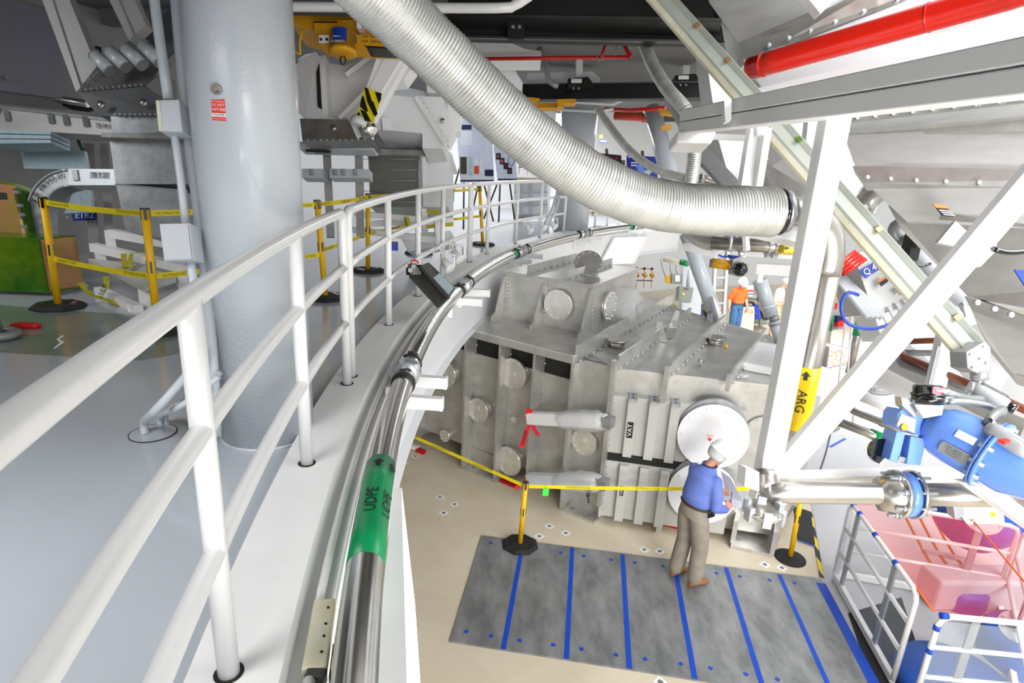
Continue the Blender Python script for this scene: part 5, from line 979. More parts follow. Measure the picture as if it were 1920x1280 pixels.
for us, tx, lb in ((rc(1124, 262, 1138, 268), 'M096', 'tiny blue wall sign above the dark purple poster'), (rc(1257, 272, 1271, 278), 'E190', 'tiny blue wall sign behind the slanted leg')):
    s = ob('wall_sign', MB().prism(quad(us, 17.6), _f*.02), 'sign_blue', label=lb, cat='sign'); text(tx, D((us[0][0]+us[1][0])/2, (us[0][1]+us[2][1])/2, 17.58), RT, UP, .07, 'white_ink', s, width=.16)
ob('yellow_note', MB().prism(quad(rc(1124, 253, 1130, 259), 17.6), _f*.02), 'belt_yellow', label='tiny yellow note on the far wall above the blue sign', cat='note')
for q_, m_, lb in ((rc(1164, 300, 1172, 309), 'black', 'small black box beside the purple poster'),): ob('wall_box', MB().prism(quad(q_, 16.5), _f*.1), m_, label=lb, cat='box')
# gas regulators on the far wall and on the lower wall
def regs(us, d, lb, sc_=1.0, n=2):
    t = em('gas_manifold', D(us[0][0], us[0][1], d), lb, 'gas manifold')
    (ua, va), (ub, vb) = us; ob('header_pipe', MB().cyl(D(ua-3*sc_, va, d), D(ub+3*sc_, vb, d), .018, 8), 'brass', t)
    h = 40*sc_; ob('lower_pipe', MB().cyl(D(ua-2, va+h*.62, d), D(ub+2, vb+h*.62, d), .014, 8), 'dark_gap', t)
    for i in range(n):
        u = ua+(ub-ua)*i/(n-1); v = va+(vb-va)*i/(n-1); ob('drop_pipe', MB().cyl(D(u, v-3, d-.02), D(u-1, v+h, d-.02), .012, 8), 'brass', t)
        ob('regulator', MB().lathe(D(u, v+h*.3, d-.03), -_f, [(0, -.03), (.06, -.02), (.06, .02), (.03, .06), (0, .06)], 12).lathe(D(u+3*sc_, v+h*.4, d-.03), -_f, [(0, -.03), (.035, -.02), (.035, .03), (0, .04)], 10), 'brass', t); ob('valve_knob', MB().lathe(D(u, v, d-.04), -_f, [(0, .04), (.04, .03), (.04, 0), (0, 0)], 10), 'black', t)
regs(((974, 291), (990, 291)), 16.4, 'brass gas regulators on the far wall right of the small poster', .9)
regs(((1194, 503), (1222, 504)), 16.5, 'three brass gas regulators on the lower wall behind the chamber', .9, 3)
t = em('work_counter', D(980, 400, 16.2), 'low white counter with a wooden top against the far wall', 'counter')
ob('counter_top', MB().prism(quad([(966, 332), (1028, 334), (1028, 336), (966, 335)], 15.8), _f*.7), 'plywood', t); ob('counter_body', MB().prism(quad([(964, 337), (1027, 338), (1027, 400), (964, 402)], 15.9), _f*.6), 'wall_white', t)
for u in (978, 995): ob('shelf_upright', MB().bar(D(u, 337, 15.85), D(u, 400, 15.85), .05, .04), 'box_grey', t)
for v in (360, 383): ob('shelf_board', MB().bar(D(964, v, 15.85), D(1027, v, 15.85), .04, .04), 'box_grey', t)
t = em('control_box', D(1110, 405, 15.5), 'pale green and cream boxes low behind the far railing', 'control box')
for us, m_ in ((rc(1076, 372, 1090, 398), 'green_tag'), (rc(1090, 370, 1110, 398), 'copper_box'), (rc(1113, 370, 1136, 400), 'cream'), (rc(1076, 345, 1110, 365), 'box_grey')): ob('box', MB().prism(quad(us, 15.4), _f*.4), m_ if m_ != 'green_tag' else 'silver_blueish', t)
# floodlight clamped to the railing
t = em('floodlight', D(808, 530, 5.75), 'dark boxy floodlight clamped to the railing, tilted, glass face to the right', 'floodlight')
q0 = [D(766, 520, 5.6), D(790, 500, 5.75), D(841, 556, 5.6), D(822, 577, 5.45)]
fw = [D(766, 520, 5.6), D(822, 577, 5.45), D(841, 556, 5.62), D(788, 497, 5.8)]
ob('housing', MB().prism([D(765, 518, 5.55), D(821, 579, 5.4), D(841, 560, 5.45), D(787, 500, 5.65)], (D(840, 545, 5.75)-D(838, 556, 5.5))*.5+_f*.2), 'lamp_grey', t, bevel=.012)
a_ = [D(789, 497, 5.5), D(804, 491, 5.7), D(854, 540, 5.6), D(842, 557, 5.38)]; n_ = (a_[1]-a_[0]).cross(a_[3]-a_[0]).normalized(); n_ = n_ if n_.dot(O0-a_[0]) > 0 else -n_
ob('front_frame', MB().prism(a_, -n_*.03), 'lamp_grey', t, bevel=.004)
g_ = [a_[0].lerp(a_[3], .42).lerp(a_[1].lerp(a_[2], .42), .1), a_[0].lerp(a_[3], .42).lerp(a_[1].lerp(a_[2], .42), .92), a_[0].lerp(a_[3], .96).lerp(a_[1].lerp(a_[2], .96), .92), a_[0].lerp(a_[3], .96).lerp(a_[1].lerp(a_[2], .96), .1)]
ob('glass', MB().prism(g_, n_*.004), 'silver_blueish', t, label='pale glass front')
ob('clamp', MB().box(D(778, 505, 5.6), (.12, .10, .10), .4).box(D(768, 508, 5.55), (.06, .07, .07)), 'gloss_black', t, bevel=.01); ob('clamp_bolt', MB().bolts([D(776, 500, 5.53), D(770, 507, 5.5)], -_f, .022, .02, 10), 'zinc', t)
ob('red_cable', MB().tube([D(778+8*math.cos(x), 496+8*math.sin(x), 5.55) for x in [3.4+i*.35 for i in range(8)]], .008, 6), 'red', t)
# small white spotlights clamped behind the railing
for (u, v, d, lb) in ((838, 497, 7.3, 'small white spotlight clamped low on the railing, just right of the floodlight'), (857, 480, 7.6, 'small white spotlight with coiled wire near the railing joint'), (991, 430, 11.5, 'small white spotlight under the far railing, left one of three'), (1017, 424, 11.7, 'small white spotlight under the far railing, middle one of three'), (1037, 422, 11.9, 'small white spotlight under the far railing, right one of three')):
    t = em('spotlight', D(u, v, d), lb, 'spotlight', 'small white spotlights by the railing'); p = D(u, v, d); dr_ = (RT*.6-UP*.7-_f*.3).normalized()
    ob('can', MB().lathe(p, dr_, [(0, -.09), (.05, -.08), (.05, .02), (.075, .07), (.07, .075), (0, .06)], 18), 'cover_white', t); ob('yoke', MB().tube([p+RT*.09, p+RT*.09+UP*.12, p-RT*.09+UP*.16, p-RT*.09+UP*.02], .014, 6), 'cover_white', t)
    ob('wire', MB().tube(catmull([p-dr_*.08, p-dr_*.12+UP*.1, p-RT*.1+UP*.2], .04), .008, 6), 'cover_white', t)
ob('cable_run', MB().tube([P(R0-.03, A(720, 608)-k*.5, .50+.02*math.sin(k)) for k in range(18)], .010, 6), 'cover_white', label='white cable tied under the lower rail behind the floodlight', cat='cable')
for k, (u, v) in enumerate(((1022, 430), (1028, 432))): ob('floor_conduit', MB().tube(catmull([D(u, v+6, 12.6), D(u, v-10, 12.6), D(u+14, v-40, 12.9), D(u+20, v-62, 13)], .1), .03, 8), 'conduit_blue', label='blue grey conduit bending up beside the far round column', cat='conduit', group='conduits by the far column')
# ================================================================ overhead: black crane rails, pipes, flexible ducts
def rail(l, d0, d1, label, depth=.12, flg=True):
    t = em('crane_rail', D(l[0][0], l[0][1], d0), label, 'beam', 'black overhead crane rails'); dd = [d0, d1, d1, d0]
    slab('web', l, dd, depth, 'beam_black', t)
    if flg:
        for i, j in ((0, 1), (3, 2)): ob('flange_edge', MB().bar(D(*l[i], dd[i]-.03), D(*l[j], dd[j]-.03), .09, .022), 'beam_black', t)
    return t
t = rail([(840, -8), (1345, -8), (1357, 38), (840, 30)], 6.6, 6.2, 'topmost black crane rail crossing the picture top', .3)
t = rail([(790, 36), (1357, 50), (1357, 80), (790, 68)], 6.9, 6.6, 'second black crane rail with two bolted joint plates')
for (u, v) in ((968, 55), (1339, 63)):
    j = ob('joint_plate', MB().prism(quad([(u-16, v-18), (u+16, v-18), (u+15, v+18), (u-16, v+18)], 6.55), _f*.05), 'beam_black', t); ob('bolts', MB().bolts([D(u-6, v-4, 6.54), D(u+6, v-4, 6.54)], -_f, .02, .015), 'galv', j)
t = rail([(900, 160), (1327, 154), (1327, 184), (900, 187)], 10.8, 10.2, 'far black crane rail with two trolleys hanging under the ceiling')
for u, v, lb in ((1083, 152, 'left'), (1284, 146, 'right')):
    t = em('rail_trolley', D(u, v, 10.3), 'black trolley with white face on the far crane rail, %s one of two' % lb, 'trolley', 'trolleys on the far crane rail')
    ob('frame', MB().prism(quad([(u-18, v-5), (u+20, v-8), (u+32, v+8), (u-18, v+9)], 10.25), _f*.3), 'beam_black', t); ob('face', MB().prism(quad([(u-12, v-5), (u+8, v-5), (u+8, v+2), (u-12, v+2)], 10.2), _f*.04), 'cover_white', t, bevel=.01)
    ob('hanger_post', MB().prism(quad([(u-2, 84), (u+11, 84), (u+9, v-6), (u-3, v-6)], 10.4), _f*.15), 'frame_white', t); ob('bolts', MB().bolts([D(u-8, v+14, 10.15), D(u+2, v+14, 10.15)], -_f, .02, .015), 'galv', t)
ob('ceiling_pipe', MB().tube(catmull([D(500, 12, 6.1), D(700, 14, 6.1), D(930, 15, 6.0), D(962, 11, 6.0), D(985, -2, 6.0), D(1010, -20, 6.0)], .15), .048, 14), 'rail_white', label='white pipe along the picture top, bending up at its right end', cat='pipe')
ob('ceiling_pipe', MB().tube(catmull([D(1010, 90, 9), D(1022, 112, 9), D(1025, 130, 9), D(1030, 152, 9), D(1046, 162, 9)], .1), .04, 10), 'conduit_grey', label='bent grey pipe under the ceiling above the far crane rail', cat='pipe')
t = em('sprinkler_pipe', D(1100, 108, 8), 'thin red sprinkler pipe running below the second crane rail', 'pipe')
ob('main_run', MB().cyl(D(860, 111, 8.2), D(1178, 107, 8.0), .024, 12), 'red_dark', t); ob('elbow', MB().tube(catmull([D(1178, 107, 8.0), D(1182, 104, 8.0), D(1176, 96, 8.0), D(1171, 84, 8.0)], .05), .028, 10), 'red_dark', t); ob('branch', MB().cyl(D(1127, 108, 8.0), D(1135, 84, 8.0), .02, 10), 'red_dark', t)
ob('hanger', MB().tube([D(1125+6*math.cos(x), 107+7*math.sin(x), 8.0) for x in [i*.7 for i in range(9)]], .008, 6, True), 'galv', t); ob('hanger', MB().cyl(D(1154, 107, 8), D(1156, 84, 8), .006, 6), 'galv', t)
for us, m_, lb, r_ in (([(1085, 201, 14), (1118, 204, 14), (1150, 207, 13.6)], 'red_dark', 'thin red pipe under the far ceiling, left piece', .03), ([(1135, 204, 13), (1180, 207, 12.6), (1248, 202, 12)], 'red', 'bright red pipe under the far ceiling, over the slanted leg', .04), ([(1153, 217, 13.5), (1242, 221, 13)], 'orange_pipe', 'fat orange red pipe under the far ceiling', .09), ([(1060, 190, 13), (1150, 195, 12.6), (1175, 184, 12.4), (1260, 182, 12)], 'rail_white', 'white pipe with a kink beneath the far crane rail', .035), ([(1040, 205, 13.5), (1120, 209, 13), (1150, 204, 12.8)], 'rail_white', 'second white pipe beneath the far crane rail', .03)):
    ob('ceiling_pipe', MB().tube([D(*q_) for q_ in us], r_, 12), m_, label=lb, cat='pipe')
ob('flexible_hose', MB().tube(catmull([D(1200, 215, 13.4), D(1212, 217, 13.2), D(1222, 219, 13.1)], .1), .06, 10), 'beam_black', label='black hose beside the fat orange pipe under the ceiling', cat='hose')
t = em('jib_crane', D(1020, 195, 10), 'smaller yellow jib crane arm hanging from the far crane rail', 'crane')
ob('arm', MB().prism(quad([(975, 192), (1045, 193), (1045, 202), (985, 202)], 10), _f*.15), 'crane_yellow', t); ob('mount', MB().prism(quad([(960, 178), (990, 182), (1012, 184), (1000, 190), (970, 190)], 9.9), _f*.2), 'crane_yellow', t); ob('arm_end', MB().prism(quad([(1045, 186), (1078, 185), (1081, 189), (1078, 193), (1058, 193), (1058, 200), (1045, 200)], 9.95), _f*.15), 'crane_yellow', t)
text('CAP. 1500 LBS. RETRACTED', D(1022, 195.2, 9.98), RT, UP, .03, 'black_ink', t, width=.42); text('CAP. 1000 LBS. EXTENDED', D(1022, 199.4, 9.98), RT, UP, .03, 'black_ink', t, width=.42)
ob('yellow_bracket', MB().prism(quad([(1236, 203), (1262, 210), (1264, 216), (1240, 212)], 11), _f*.1).prism(quad([(1240, 236), (1258, 232), (1260, 240), (1240, 242)], 11), _f*.1), 'crane_yellow', label='yellow bracket beside the top of the slanted leg', cat='bracket')
# ceiling soffit boxes between the rails
for us, d, lb in (([(860, 75), (940, 72), (985, 92), (1015, 96), (1015, 108), (905, 108), (880, 90)], 8.4, 'pale boxed beam under the ceiling beside the big flexible duct'), ([(920, 118), (960, 122), (980, 155), (935, 158)], 9.0, 'pale bolted gusset plate under the ceiling above the far rail'), ([(990, 137), (1110, 134), (1125, 145), (1125, 158), (985, 158)], 11.0, 'pale boxed beam right above the far crane rail'), ([(680, 25), (780, 24), (760, 40), (700, 40)], 7.0, 'pale cross beam behind the top of the big flexible duct')):
    ob('boxed_beam', MB().prism(quad(us, d), _f*.4), 'wall_white', label=lb, cat='beam')
# big flexible duct with clamp and stainless bend
BDp = [(470, -330, 2.2), (560, -190, 2.3), (655, -60, 2.45), (710, -8, 2.55), (770, 50, 2.68), (835, 112, 2.8), (905, 180, 2.92), (975, 243, 3.03), (1045, 296, 3.12), (1120, 342, 3.2), (1190, 372, 3.28), (1260, 388, 3.33), (1330, 394, 3.36), (1400, 396, 3.38), (1452, 398, 3.4)]
t = em('flexible_duct', D(1452, 398, 3.4), 'large silver corrugated flexible duct sweeping down from the picture top', 'duct')
ob('corrugated_hose', hose([D(*q_) for q_ in BDp], .136, .0042, .06, 36), 'foil', t)
ob('end_collar', MB().cyl(D(1448, 398, 3.4), D(1462, 398, 3.4), .118, 32), 'stainless', t)
t = em('duct_clamp', D(1466, 396, 3.4), 'zinc pipe clamp with black rubber liner at the end of the large flexible duct', 'clamp')
ob('rubber_liner', MB().cyl(D(1459, 397, 3.4), D(1466, 397, 3.4), .132, 32), 'gloss_black', t); ob('metal_band', MB().cyl(D(1465, 397, 3.4), D(1477, 397, 3.4), .118, 32), 'zinc', t); ob('clamp_bolt', MB().cyl(D(1470, 362, 3.38), D(1470, 380, 3.38), .028, 14).box(D(1463, 366, 3.36), (.03, .03, .05)), 'zinc', t)
t = em('steel_pipe', D(1440, 950, 3.45), 'stainless pipe with a broad bend and yellow label ARG, running down beside the white pole', 'pipe')
pr2 = .079
cpts = [D(1476, 397, 3.4), D(1505, 400, 3.42), D(1535, 412, 3.48), D(1552, 437, 3.52), D(1556, 475, 3.56)]; pb_ = D(1556, 475, 3.56)
def vz(v): p = W(1500, v, (pb_.x, pb_.y), (pb_.x+1, pb_.y)); return V((pb_.x, pb_.y, p.z))
ob('bend', MB().tube(catmull(cpts+[vz(510)], .03), pr2+.004, 28), 'stainless_dull', t); ob('straight', MB().cyl(vz(505), vz(930), pr2, 28), 'stainless_dull', t)
for v in (500, 505): ob('weld_ring', MB().cyl(vz(v), vz(v)-V((0, 0, .008)), pr2+.003, 28), 'stainless', t)
lb = ob('yellow_label', MB().cyl(vz(683), vz(800), pr2+.004, 28), 'yellow_label', t)
zc = vz(745); vd = (V((O0.x, O0.y, 0))-V((zc.x, zc.y, 0))).normalized()
vd = (vd+V((vd.y, -vd.x, 0))*-.05).normalized()
text('ARG', zc+vd*(pr2+.006), (0, 0, -1), V((0, 0, 1)).cross(vd), .078, 'black_ink', lb, width=.15, off=.002)
c_ = vz(697)+vd*(pr2+.007); s_ = V((0, 0, 1)).cross(vd); z_ = V((0, 0, 1))
ob('arrow_mark', MB().prism([c_+z_*.03, c_-s_*.028, c_-s_*.012, c_-s_*.012-z_*.028, c_+s_*.012-z_*.028, c_+s_*.012, c_+s_*.028], vd*.0015), 'black_ink', lb)
bt = vz(950)
ob('lower_outlet', MB().cyl(vz(925), vz(962), pr2*.9, 24), 'stainless_dull', t)
sl = [D(1440, 922, 3.5), D(1560, 924, 3.5), D(1690, 926, 3.5)]
ob('cross_run', MB().tube(catmull([D(1436, 880, 3.56), D(1437, 905, 3.54), D(1446, 920, 3.52), D(1470, 923, 3.5), sl[-1]], .03), .062, 24), 'stainless_dull', t)
t = em('clamp_ring', vz(962), 'stainless toothed clamp ring on the lower end of the ARG pipe', 'clamp')
p = D(1432, 962, 3.42); ob('ring', MB().cyl(p, p+V((0, 0, .03)), .105, 30), 'stainless', t)
for k in range(6): e = V((math.cos(k*1.05+.3), math.sin(k*1.05+.3), 0)); ob('clamp_jaw', MB().bar(p+e*.10-V((0, 0, .03)), p+e*.10+V((0, 0, .055)), .05, .035, e), 'zinc', t, bevel=.004)
# smaller flexible ducts
ob('flexible_duct', hose([D(*q_) for q_ in ((1200, 60, 7.2), (1222, 118, 6.8), (1250, 165, 6.4), (1284, 205, 6.2), (1300, 240, 6.2), (1302, 290, 6.2), (1296, 340, 6.2), (1286, 392, 6.2), (1284, 418, 6.1), (1300, 440, 6.0), (1322, 453, 5.8), (1345, 457, 5.6))], .07, .006, .09, 24), 'foil', label='medium corrugated duct dropping behind the white bracket', cat='duct')
t = em('flexible_duct', D(1285, 333, 8), 'thin corrugated duct curving down to a stainless elbow, behind the large one', 'duct')
ob('corrugated_hose', hose([D(*q_) for q_ in ((1120, 203, 9.5), (1140, 232, 9.3), (1175, 276, 9.0), (1212, 307, 8.7), (1250, 324, 8.5), (1285, 334, 8.3))], .058, .007, .09, 20), 'foil', t)
ob('clamp', MB().cyl(D(1312, 336, 8.1), D(1318, 336, 8.1), .075, 20), 'zinc', t); ob('elbow', MB().tube(catmull([D(1285, 334, 8.3), D(1318, 336, 8.1), D(1338, 339, 8.1), D(1349, 352, 8.1), D(1350, 385, 8.1)], .06), .058, 18), 'stainless_dull', t)
ob('corrugated_bellows', hose([D(1610, 395, 5.2), D(1630, 370, 5.2), D(1645, 352, 5.2)], .10, .03, .12, 24), 'stainless_dull', label='short steel bellows behind the sage tray beam', cat='bellows')
# ================================================================ white support frame in front
FY = 3.3; zt = Y(1575, 195, FY).z; zb = Y(1440, 905, FY).z
t = em('support_frame', V((1.62, FY, zb)), 'bright white steel support frame with tall pole, long diagonal and cross beams', 'frame')
px_ = Y(1500, 560, FY).x
ob('pole', MB().box((px_, FY, (Y(1572, 212, FY).z+Y(1430, 960, FY).z)/2), (.125, .11, Y(1572, 212, FY).z-Y(1430, 960, FY).z)), 'frame_white', t, bevel=.008)
tb0, tb1 = Z(1287, 229, zt), V((1.56, .6, zt)); tdir = (Z(1290, 228, zt)-Z(1920, 128, zt)).normalized(); tb1 = tb0-tdir*5.0
for k, nm in ((.045, 'upper_channel'), (-.045, 'lower_channel')): ob(nm, MB().bar(tb0+V((0, 0, k)), tb1+V((0, 0, k)), .12, .084), 'frame_white', t, bevel=.006)
ob('top_joint', MB().prism([D(u, v, 3.75) for u, v in ((1358, 188), (1372, 186), (1371, 225), (1360, 228))], _f*.05), 'frame_white', t)
lb0 = V((px_, FY, zb)); lb1 = Z(1838, 893, zb); ld = (lb1-lb0).normalized()
ob('lower_channel', MB().bar(lb0, lb0+ld*2.6, .10, .11), 'frame_white', t, bevel=.004); ob('channel_groove', MB().bar(lb0+V((0, -.052, -.01)), lb0+ld*1.55+V((0, -.052, -.01)), .004, .008), 'cast_grey', t)
dg0 = Y(1452, 893, FY-.0); dgp = Z(1920, 365, 0); 
q_ = D(1925, 345, 2.9); ob('diagonal', MB().bar(Y(1455, 893, FY), q_+(q_-Y(1455, 893, FY))*.35, .10, .12), 'frame_white', t, bevel=.006)
ob('inner_post', MB().bar(D(1421, 232, 4.3), D(1394, 400, 4.4), .13, .09, -_f), 'frame_white', t, bevel=.005); ob('inner_post', MB().bar(D(1437, 240, 4.2), D(1415, 380, 4.35), .05, .09, -_f), 'frame_white', t, bevel=.004)
ob('corner_bracket', MB().prism([D(u, v, 4.1) for u, v in ((1418, 230), (1446, 226), (1436, 250), (1420, 252))], _f*.06), 'frame_white', t, bevel=.005)
ob('plate_bracket', MB().prism([D(u, v, 4.6) for u, v in ((1270, 245), (1344, 246), (1334, 269), (1268, 267))], _f*.25), 'frame_white', t, bevel=.015)
ob('short_tie', MB().bar(D(1330, 256, 4.8), D(1405, 259, 4.6), .05, .045), 'frame_white', t)
ob('duct_shelf', MB().prism([D(u, v, 3.5) for u, v in ((1372, 424), (1395, 423), (1515, 434), (1512, 458))], _f*.14), 'frame_white', t)
ob('shelf_strut', MB().bar(D(1397, 430, 3.8), D(1400, 470, 3.8), .03, .03), 'frame_white', t)
ob('foot_bracket', MB().prism([D(u, v, 3.35) for u, v in ((1399, 877), (1412, 880), (1424, 885), (1424, 922), (1396, 912))], _f*.12), 'frame_white', t, bevel=.004); ob('foot_bracket', MB().box(Y(1415, 898, FY-.07), (.10, .05, .07)), 'frame_white', t, bevel=.004)
ob('hanger_plate', MB().prism([D(u, v, 3.0) for u, v in ((1818, 470), (1870, 440), (1868, 470), (1838, 500))], _f*.06), 'frame_white', t)
p0 = D(1840, 470, 3.0); ob('black_hose', MB().tube(catmull([D(1862, 466, 2.95), D(1880, 472, 2.95), D(1905, 473, 2.95), D(1940, 468, 2.95)], .05), .014, 8), 'gloss_black', label='short black hose at the right edge beside the diagonal', cat='hose')
# ================================================================ sage cable tray beams
t = em('tray_beam', D(1835, 668, 3.85), 'long sage grey cable tray beam running diagonally behind the white frame', 'beam')
s0, s1 = D(1214, -30, 5.1), D(1828, 668, 3.9); sdir = (s1-s0).normalized(); sw = sdir.cross(-_f).normalized(); 
if sw.dot(RT) < 0: sw = -sw
ob('face', MB().prism([s0-sw*.05, s0+sw*.085, s1+sw*.085, s1-sw*.05], _f*.03), 'beam_sage', t); ob('lit_side', MB().prism([s0-sw*.082, s0-sw*.05-_f*.03, s1-sw*.05-_f*.03, s1-sw*.082], _f*.04), 'cream', t)  # cream side paints the lit face of the sage beam
ob('lip', MB().bar(s0+sw*.085-_f*.01, s1+sw*.085-_f*.01, .02, .04), 'beam_sage', t); ob('lip', MB().bar(s0-sw*.04-_f*.03, s1-sw*.04-_f*.03, .015, .02), 'beam_sage', t)
for i, k in enumerate((.04, .16, .27, .385, .50, .605, .73, .93)):
    c = s0.lerp(s1, k)+sw*.07-_f*.025; ob('clip', MB().bar(c-sdir*.018, c+sdir*.018, .04, .012, -_f), 'copper_box' if i not in (0, 4, 5) else 'green_box', t)
e_ = s1; ob('end_box', MB().prism([D(u, v, 3.8) for u, v in ((1812, 660), (1846, 640), (1858, 655), (1856, 692), (1833, 700), (1814, 690))], _f*.15).bolts([D(u, v, 3.79) for u, v in ((1820, 664), (1845, 650), (1850, 680), (1824, 688), (1838, 672))], -_f, .01, .008), 'cast_grey', t, bevel=.004)
ob('conduit_nut', MB().cyl(D(1836, 698, 3.85), D(1836, 712, 3.85), .05, 16), 'zinc', t); ob('end_conduit', MB().tube(catmull([D(1835, 705, 3.87), D(1832, 725, 3.87), D(1838, 742, 3.87)], .03), .036, 14), 'conduit_grey', t)
for a_, b_, lb, d0_ in (((1312, 285), (1392, 372), 'short dark sage tray beam behind the inner white post', 6.5), ((1258, 180), (1292, 240), 'short dark sage tray beam above the white bracket plate', 6.8)):
    a3, b3 = D(*a_, d0_), D(*b_, d0_-.3); dn = (b3-a3).normalized(); ob('tray_beam', MB().bar(a3, b3, .16, .08, -_f), 'conduit_grey', label=lb, cat='beam')
# ================================================================ big grey beam enclosures, upper right
EN = em('beam_enclosure', D(1650, 60, 5.4), 'large grey bolted sheet metal beam enclosure with the fat red pipe, upper right', 'enclosure')
slab('side_sheet', [(1305, -30), (1352, 40), (1392, 92), (1640, -5), (1700, -30)], [6.3, 6.2, 6.0, 5.2, 5.0], .2, 'alu_panel', EN)
fl_ = slab('bolted_flange', [(1384, 80), (1396, 112), (1640, 22), (1780, -30), (1640, -30)], [5.9, 5.7, 5.0, 4.7, 4.9], .08, 'alu', EN)
for (u, v) in ((1440, 89), (1477, 76), (1517, 62), (1563, 46), (1616, 27), (1678, 6)): p = D(u, v, 5.85-(u-1440)/238*.85-.28); ob('bolt', MB().bolts([p], (-_f+UP*.3), .02, .04), 'zinc', EN)
slab('white_corner', [(1352, 42), (1392, 90), (1396, 120), (1370, 150), (1362, 90)], [6.2, 6.0, 5.9, 6.2, 6.3], .05, 'wall_white', EN)
slab('lower_sheet', [(1396, 120), (1432, 168), (1960, 52), (1960, -30), (1800, -30), (1640, 20)], [5.7, 5.4, 4.0, 4.1, 4.5, 5.1], .1, 'wall_white', EN)
slab('white_panel', [(1420, 165), (1448, 208), (1640, 175), (1960, 118), (1960, 40)], [5.35, 5.2, 4.7, 3.9, 3.9], .1, 'wall_white', EN)
ob('support_angle', MB().bar(D(1475, 128, 4.9), D(1520, 117, 4.75), .1, .02).bar(D(1750, 60, 4.1), D(1830, 38, 3.95), .1, .02), 'cover_white', EN)
ob('end_box', MB().prism(quad([(1502, -20), (1538, 25), (1560, 5), (1610, -20)], 5.0), _f*.1), 'wall_white', EN)
t = em('red_pipe', D(1410, 128, 5.0), 'fat glossy red pipe slanting across the upper right corner', 'pipe')
r0_, r1_ = D(1412, 127, 4.95), D(1900, -12, 3.6); ob('pipe', MB().tube([r0_.lerp(r1_, k/8) for k in range(9)]+[D(2010, -50, 3.35), D(2260, -135, 2.9)], .092, 32), 'red', t); ob('end_cap', MB().lathe(r0_, (r0_-r1_), [(.092, 0), (.085, .03), (.05, .055), (0, .06)], 30), 'red', t)
for k in (.05, .74): p = r0_.lerp(r1_, k); ob('joint_ring', MB().cyl(p, p+(r1_-r0_)*.006, .096, 30), 'red', t)
E2 = em('beam_enclosure', D(1750, 260, 4.8), 'middle grey sheet metal beam enclosure with two bolted seams right of the white pole', 'enclosure')
slab('upper_sheet', [(1580, 212), (1960, 165), (1960, 235), (1598, 255)], [5.4, 4.3, 4.2, 5.3], .15, 'alu_panel', E2)
ob('seam_ridge', MB().bar(D(1585, 225, 5.25), D(1960, 182, 4.2), .03, .05).boltline(D(1590, 224, 5.22), D(1940, 184, 4.2), 9, -_f, .015, .02), 'alu', E2)
slab('bent_sheet', [(1578, 248), (1960, 215), (1960, 245), (1600, 255)], [5.3, 4.2, 4.15, 5.25], .1, 'alu', E2)
slab('main_sheet', [(1582, 253), (1960, 236), (1960, 325), (1604, 314)], [5.3, 4.2, 4.1, 5.0], .15, 'alu_panel', E2)
slab('lower_flange', [(1598, 311), (1960, 318), (1960, 352), (1620, 343)], [4.95, 4.05, 4.0, 4.85], .1, 'alu', E2)
for u, v in ((1625, 333), (1668, 336), (1716, 339), (1771, 341), (1833, 343)): ob('bolt', MB().bolts([D(u, v, 4.9-(u-1625)*.0024-.12)], (-_f), .015, .02), 'zinc', E2)
slab('belly_sheet', [(1622, 342), (1960, 352), (1960, 430), (1700, 415)], [4.9, 4.0, 3.95, 4.7], .15, 'alu_panel', E2)
slab('belly_sheet', [(1665, 385), (1960, 425), (1960, 585), (1815, 556), (1690, 430)], [4.85, 3.95, 3.9, 4.4, 4.75], .15, 'alu', E2)
sk_ = slab('warning_label', [(1750, 382), (1774, 385), (1790, 406), (1768, 404)], 4.25, .01, 'black_ink', E2, label='orange and black warning sticker'); slab('orange_band', [(1750, 382), (1774, 385), (1779, 391), (1755, 389)], 4.24, .01, 'sticker_orange', sk_)
for k in (0, 1, 2): slab('text_line', [(1761+k*4, 393+k*4), (1782+k*4, 395+k*4), (1783+k*4, 396.5+k*4), (1762+k*4, 394.5+k*4)], 4.235, .005, 'white_ink', sk_)
slab('mounting_plate', [(1758, 455), (1792, 414), (1815, 435), (1830, 470), (1790, 462)], 4.1, .04, 'cast_grey', E2)
E3 = em('beam_enclosure', D(1850, 640, 4.4), 'lowest grey enclosure at the right edge below the diagonal, with bolted lip', 'enclosure')
slab('bolted_lip', [(1808, 555), (1960, 612), (1960, 640), (1822, 582)], [4.35, 3.9, 3.9, 4.3], .1, 'alu', E3)
for u, v in ((1830, 567), (1862, 579), (1893, 590)): ob('bolt', MB().bolts([D(u, v, 4.0)], -_f, .02, .02), 'zinc', E3)
slab('side_sheet', [(1822, 582), (1960, 640), (1960, 720), (1900, 700), (1850, 640)], [4.35, 4.0, 4.0, 4.2, 4.3], .15, 'alu_panel', E3)
slab('white_skirt', [(1790, 620), (1850, 605), (1900, 690), (1960, 715), (1960, 800), (1860, 760), (1800, 700)], [4.7, 4.6, 4.45, 4.3, 4.3, 4.5, 4.7], .1, 'wall_white', E3)
ps = quad([(1902, 505), (1960, 520), (1925, 548)], 3.7); s = ob('blue_sign', MB().prism([ps[0], D(1940, 508, 3.7), D(1938, 560, 3.7)], _f*.01), 'sign_blue', label='pointed blue sign cut off by the right picture edge', cat='sign')
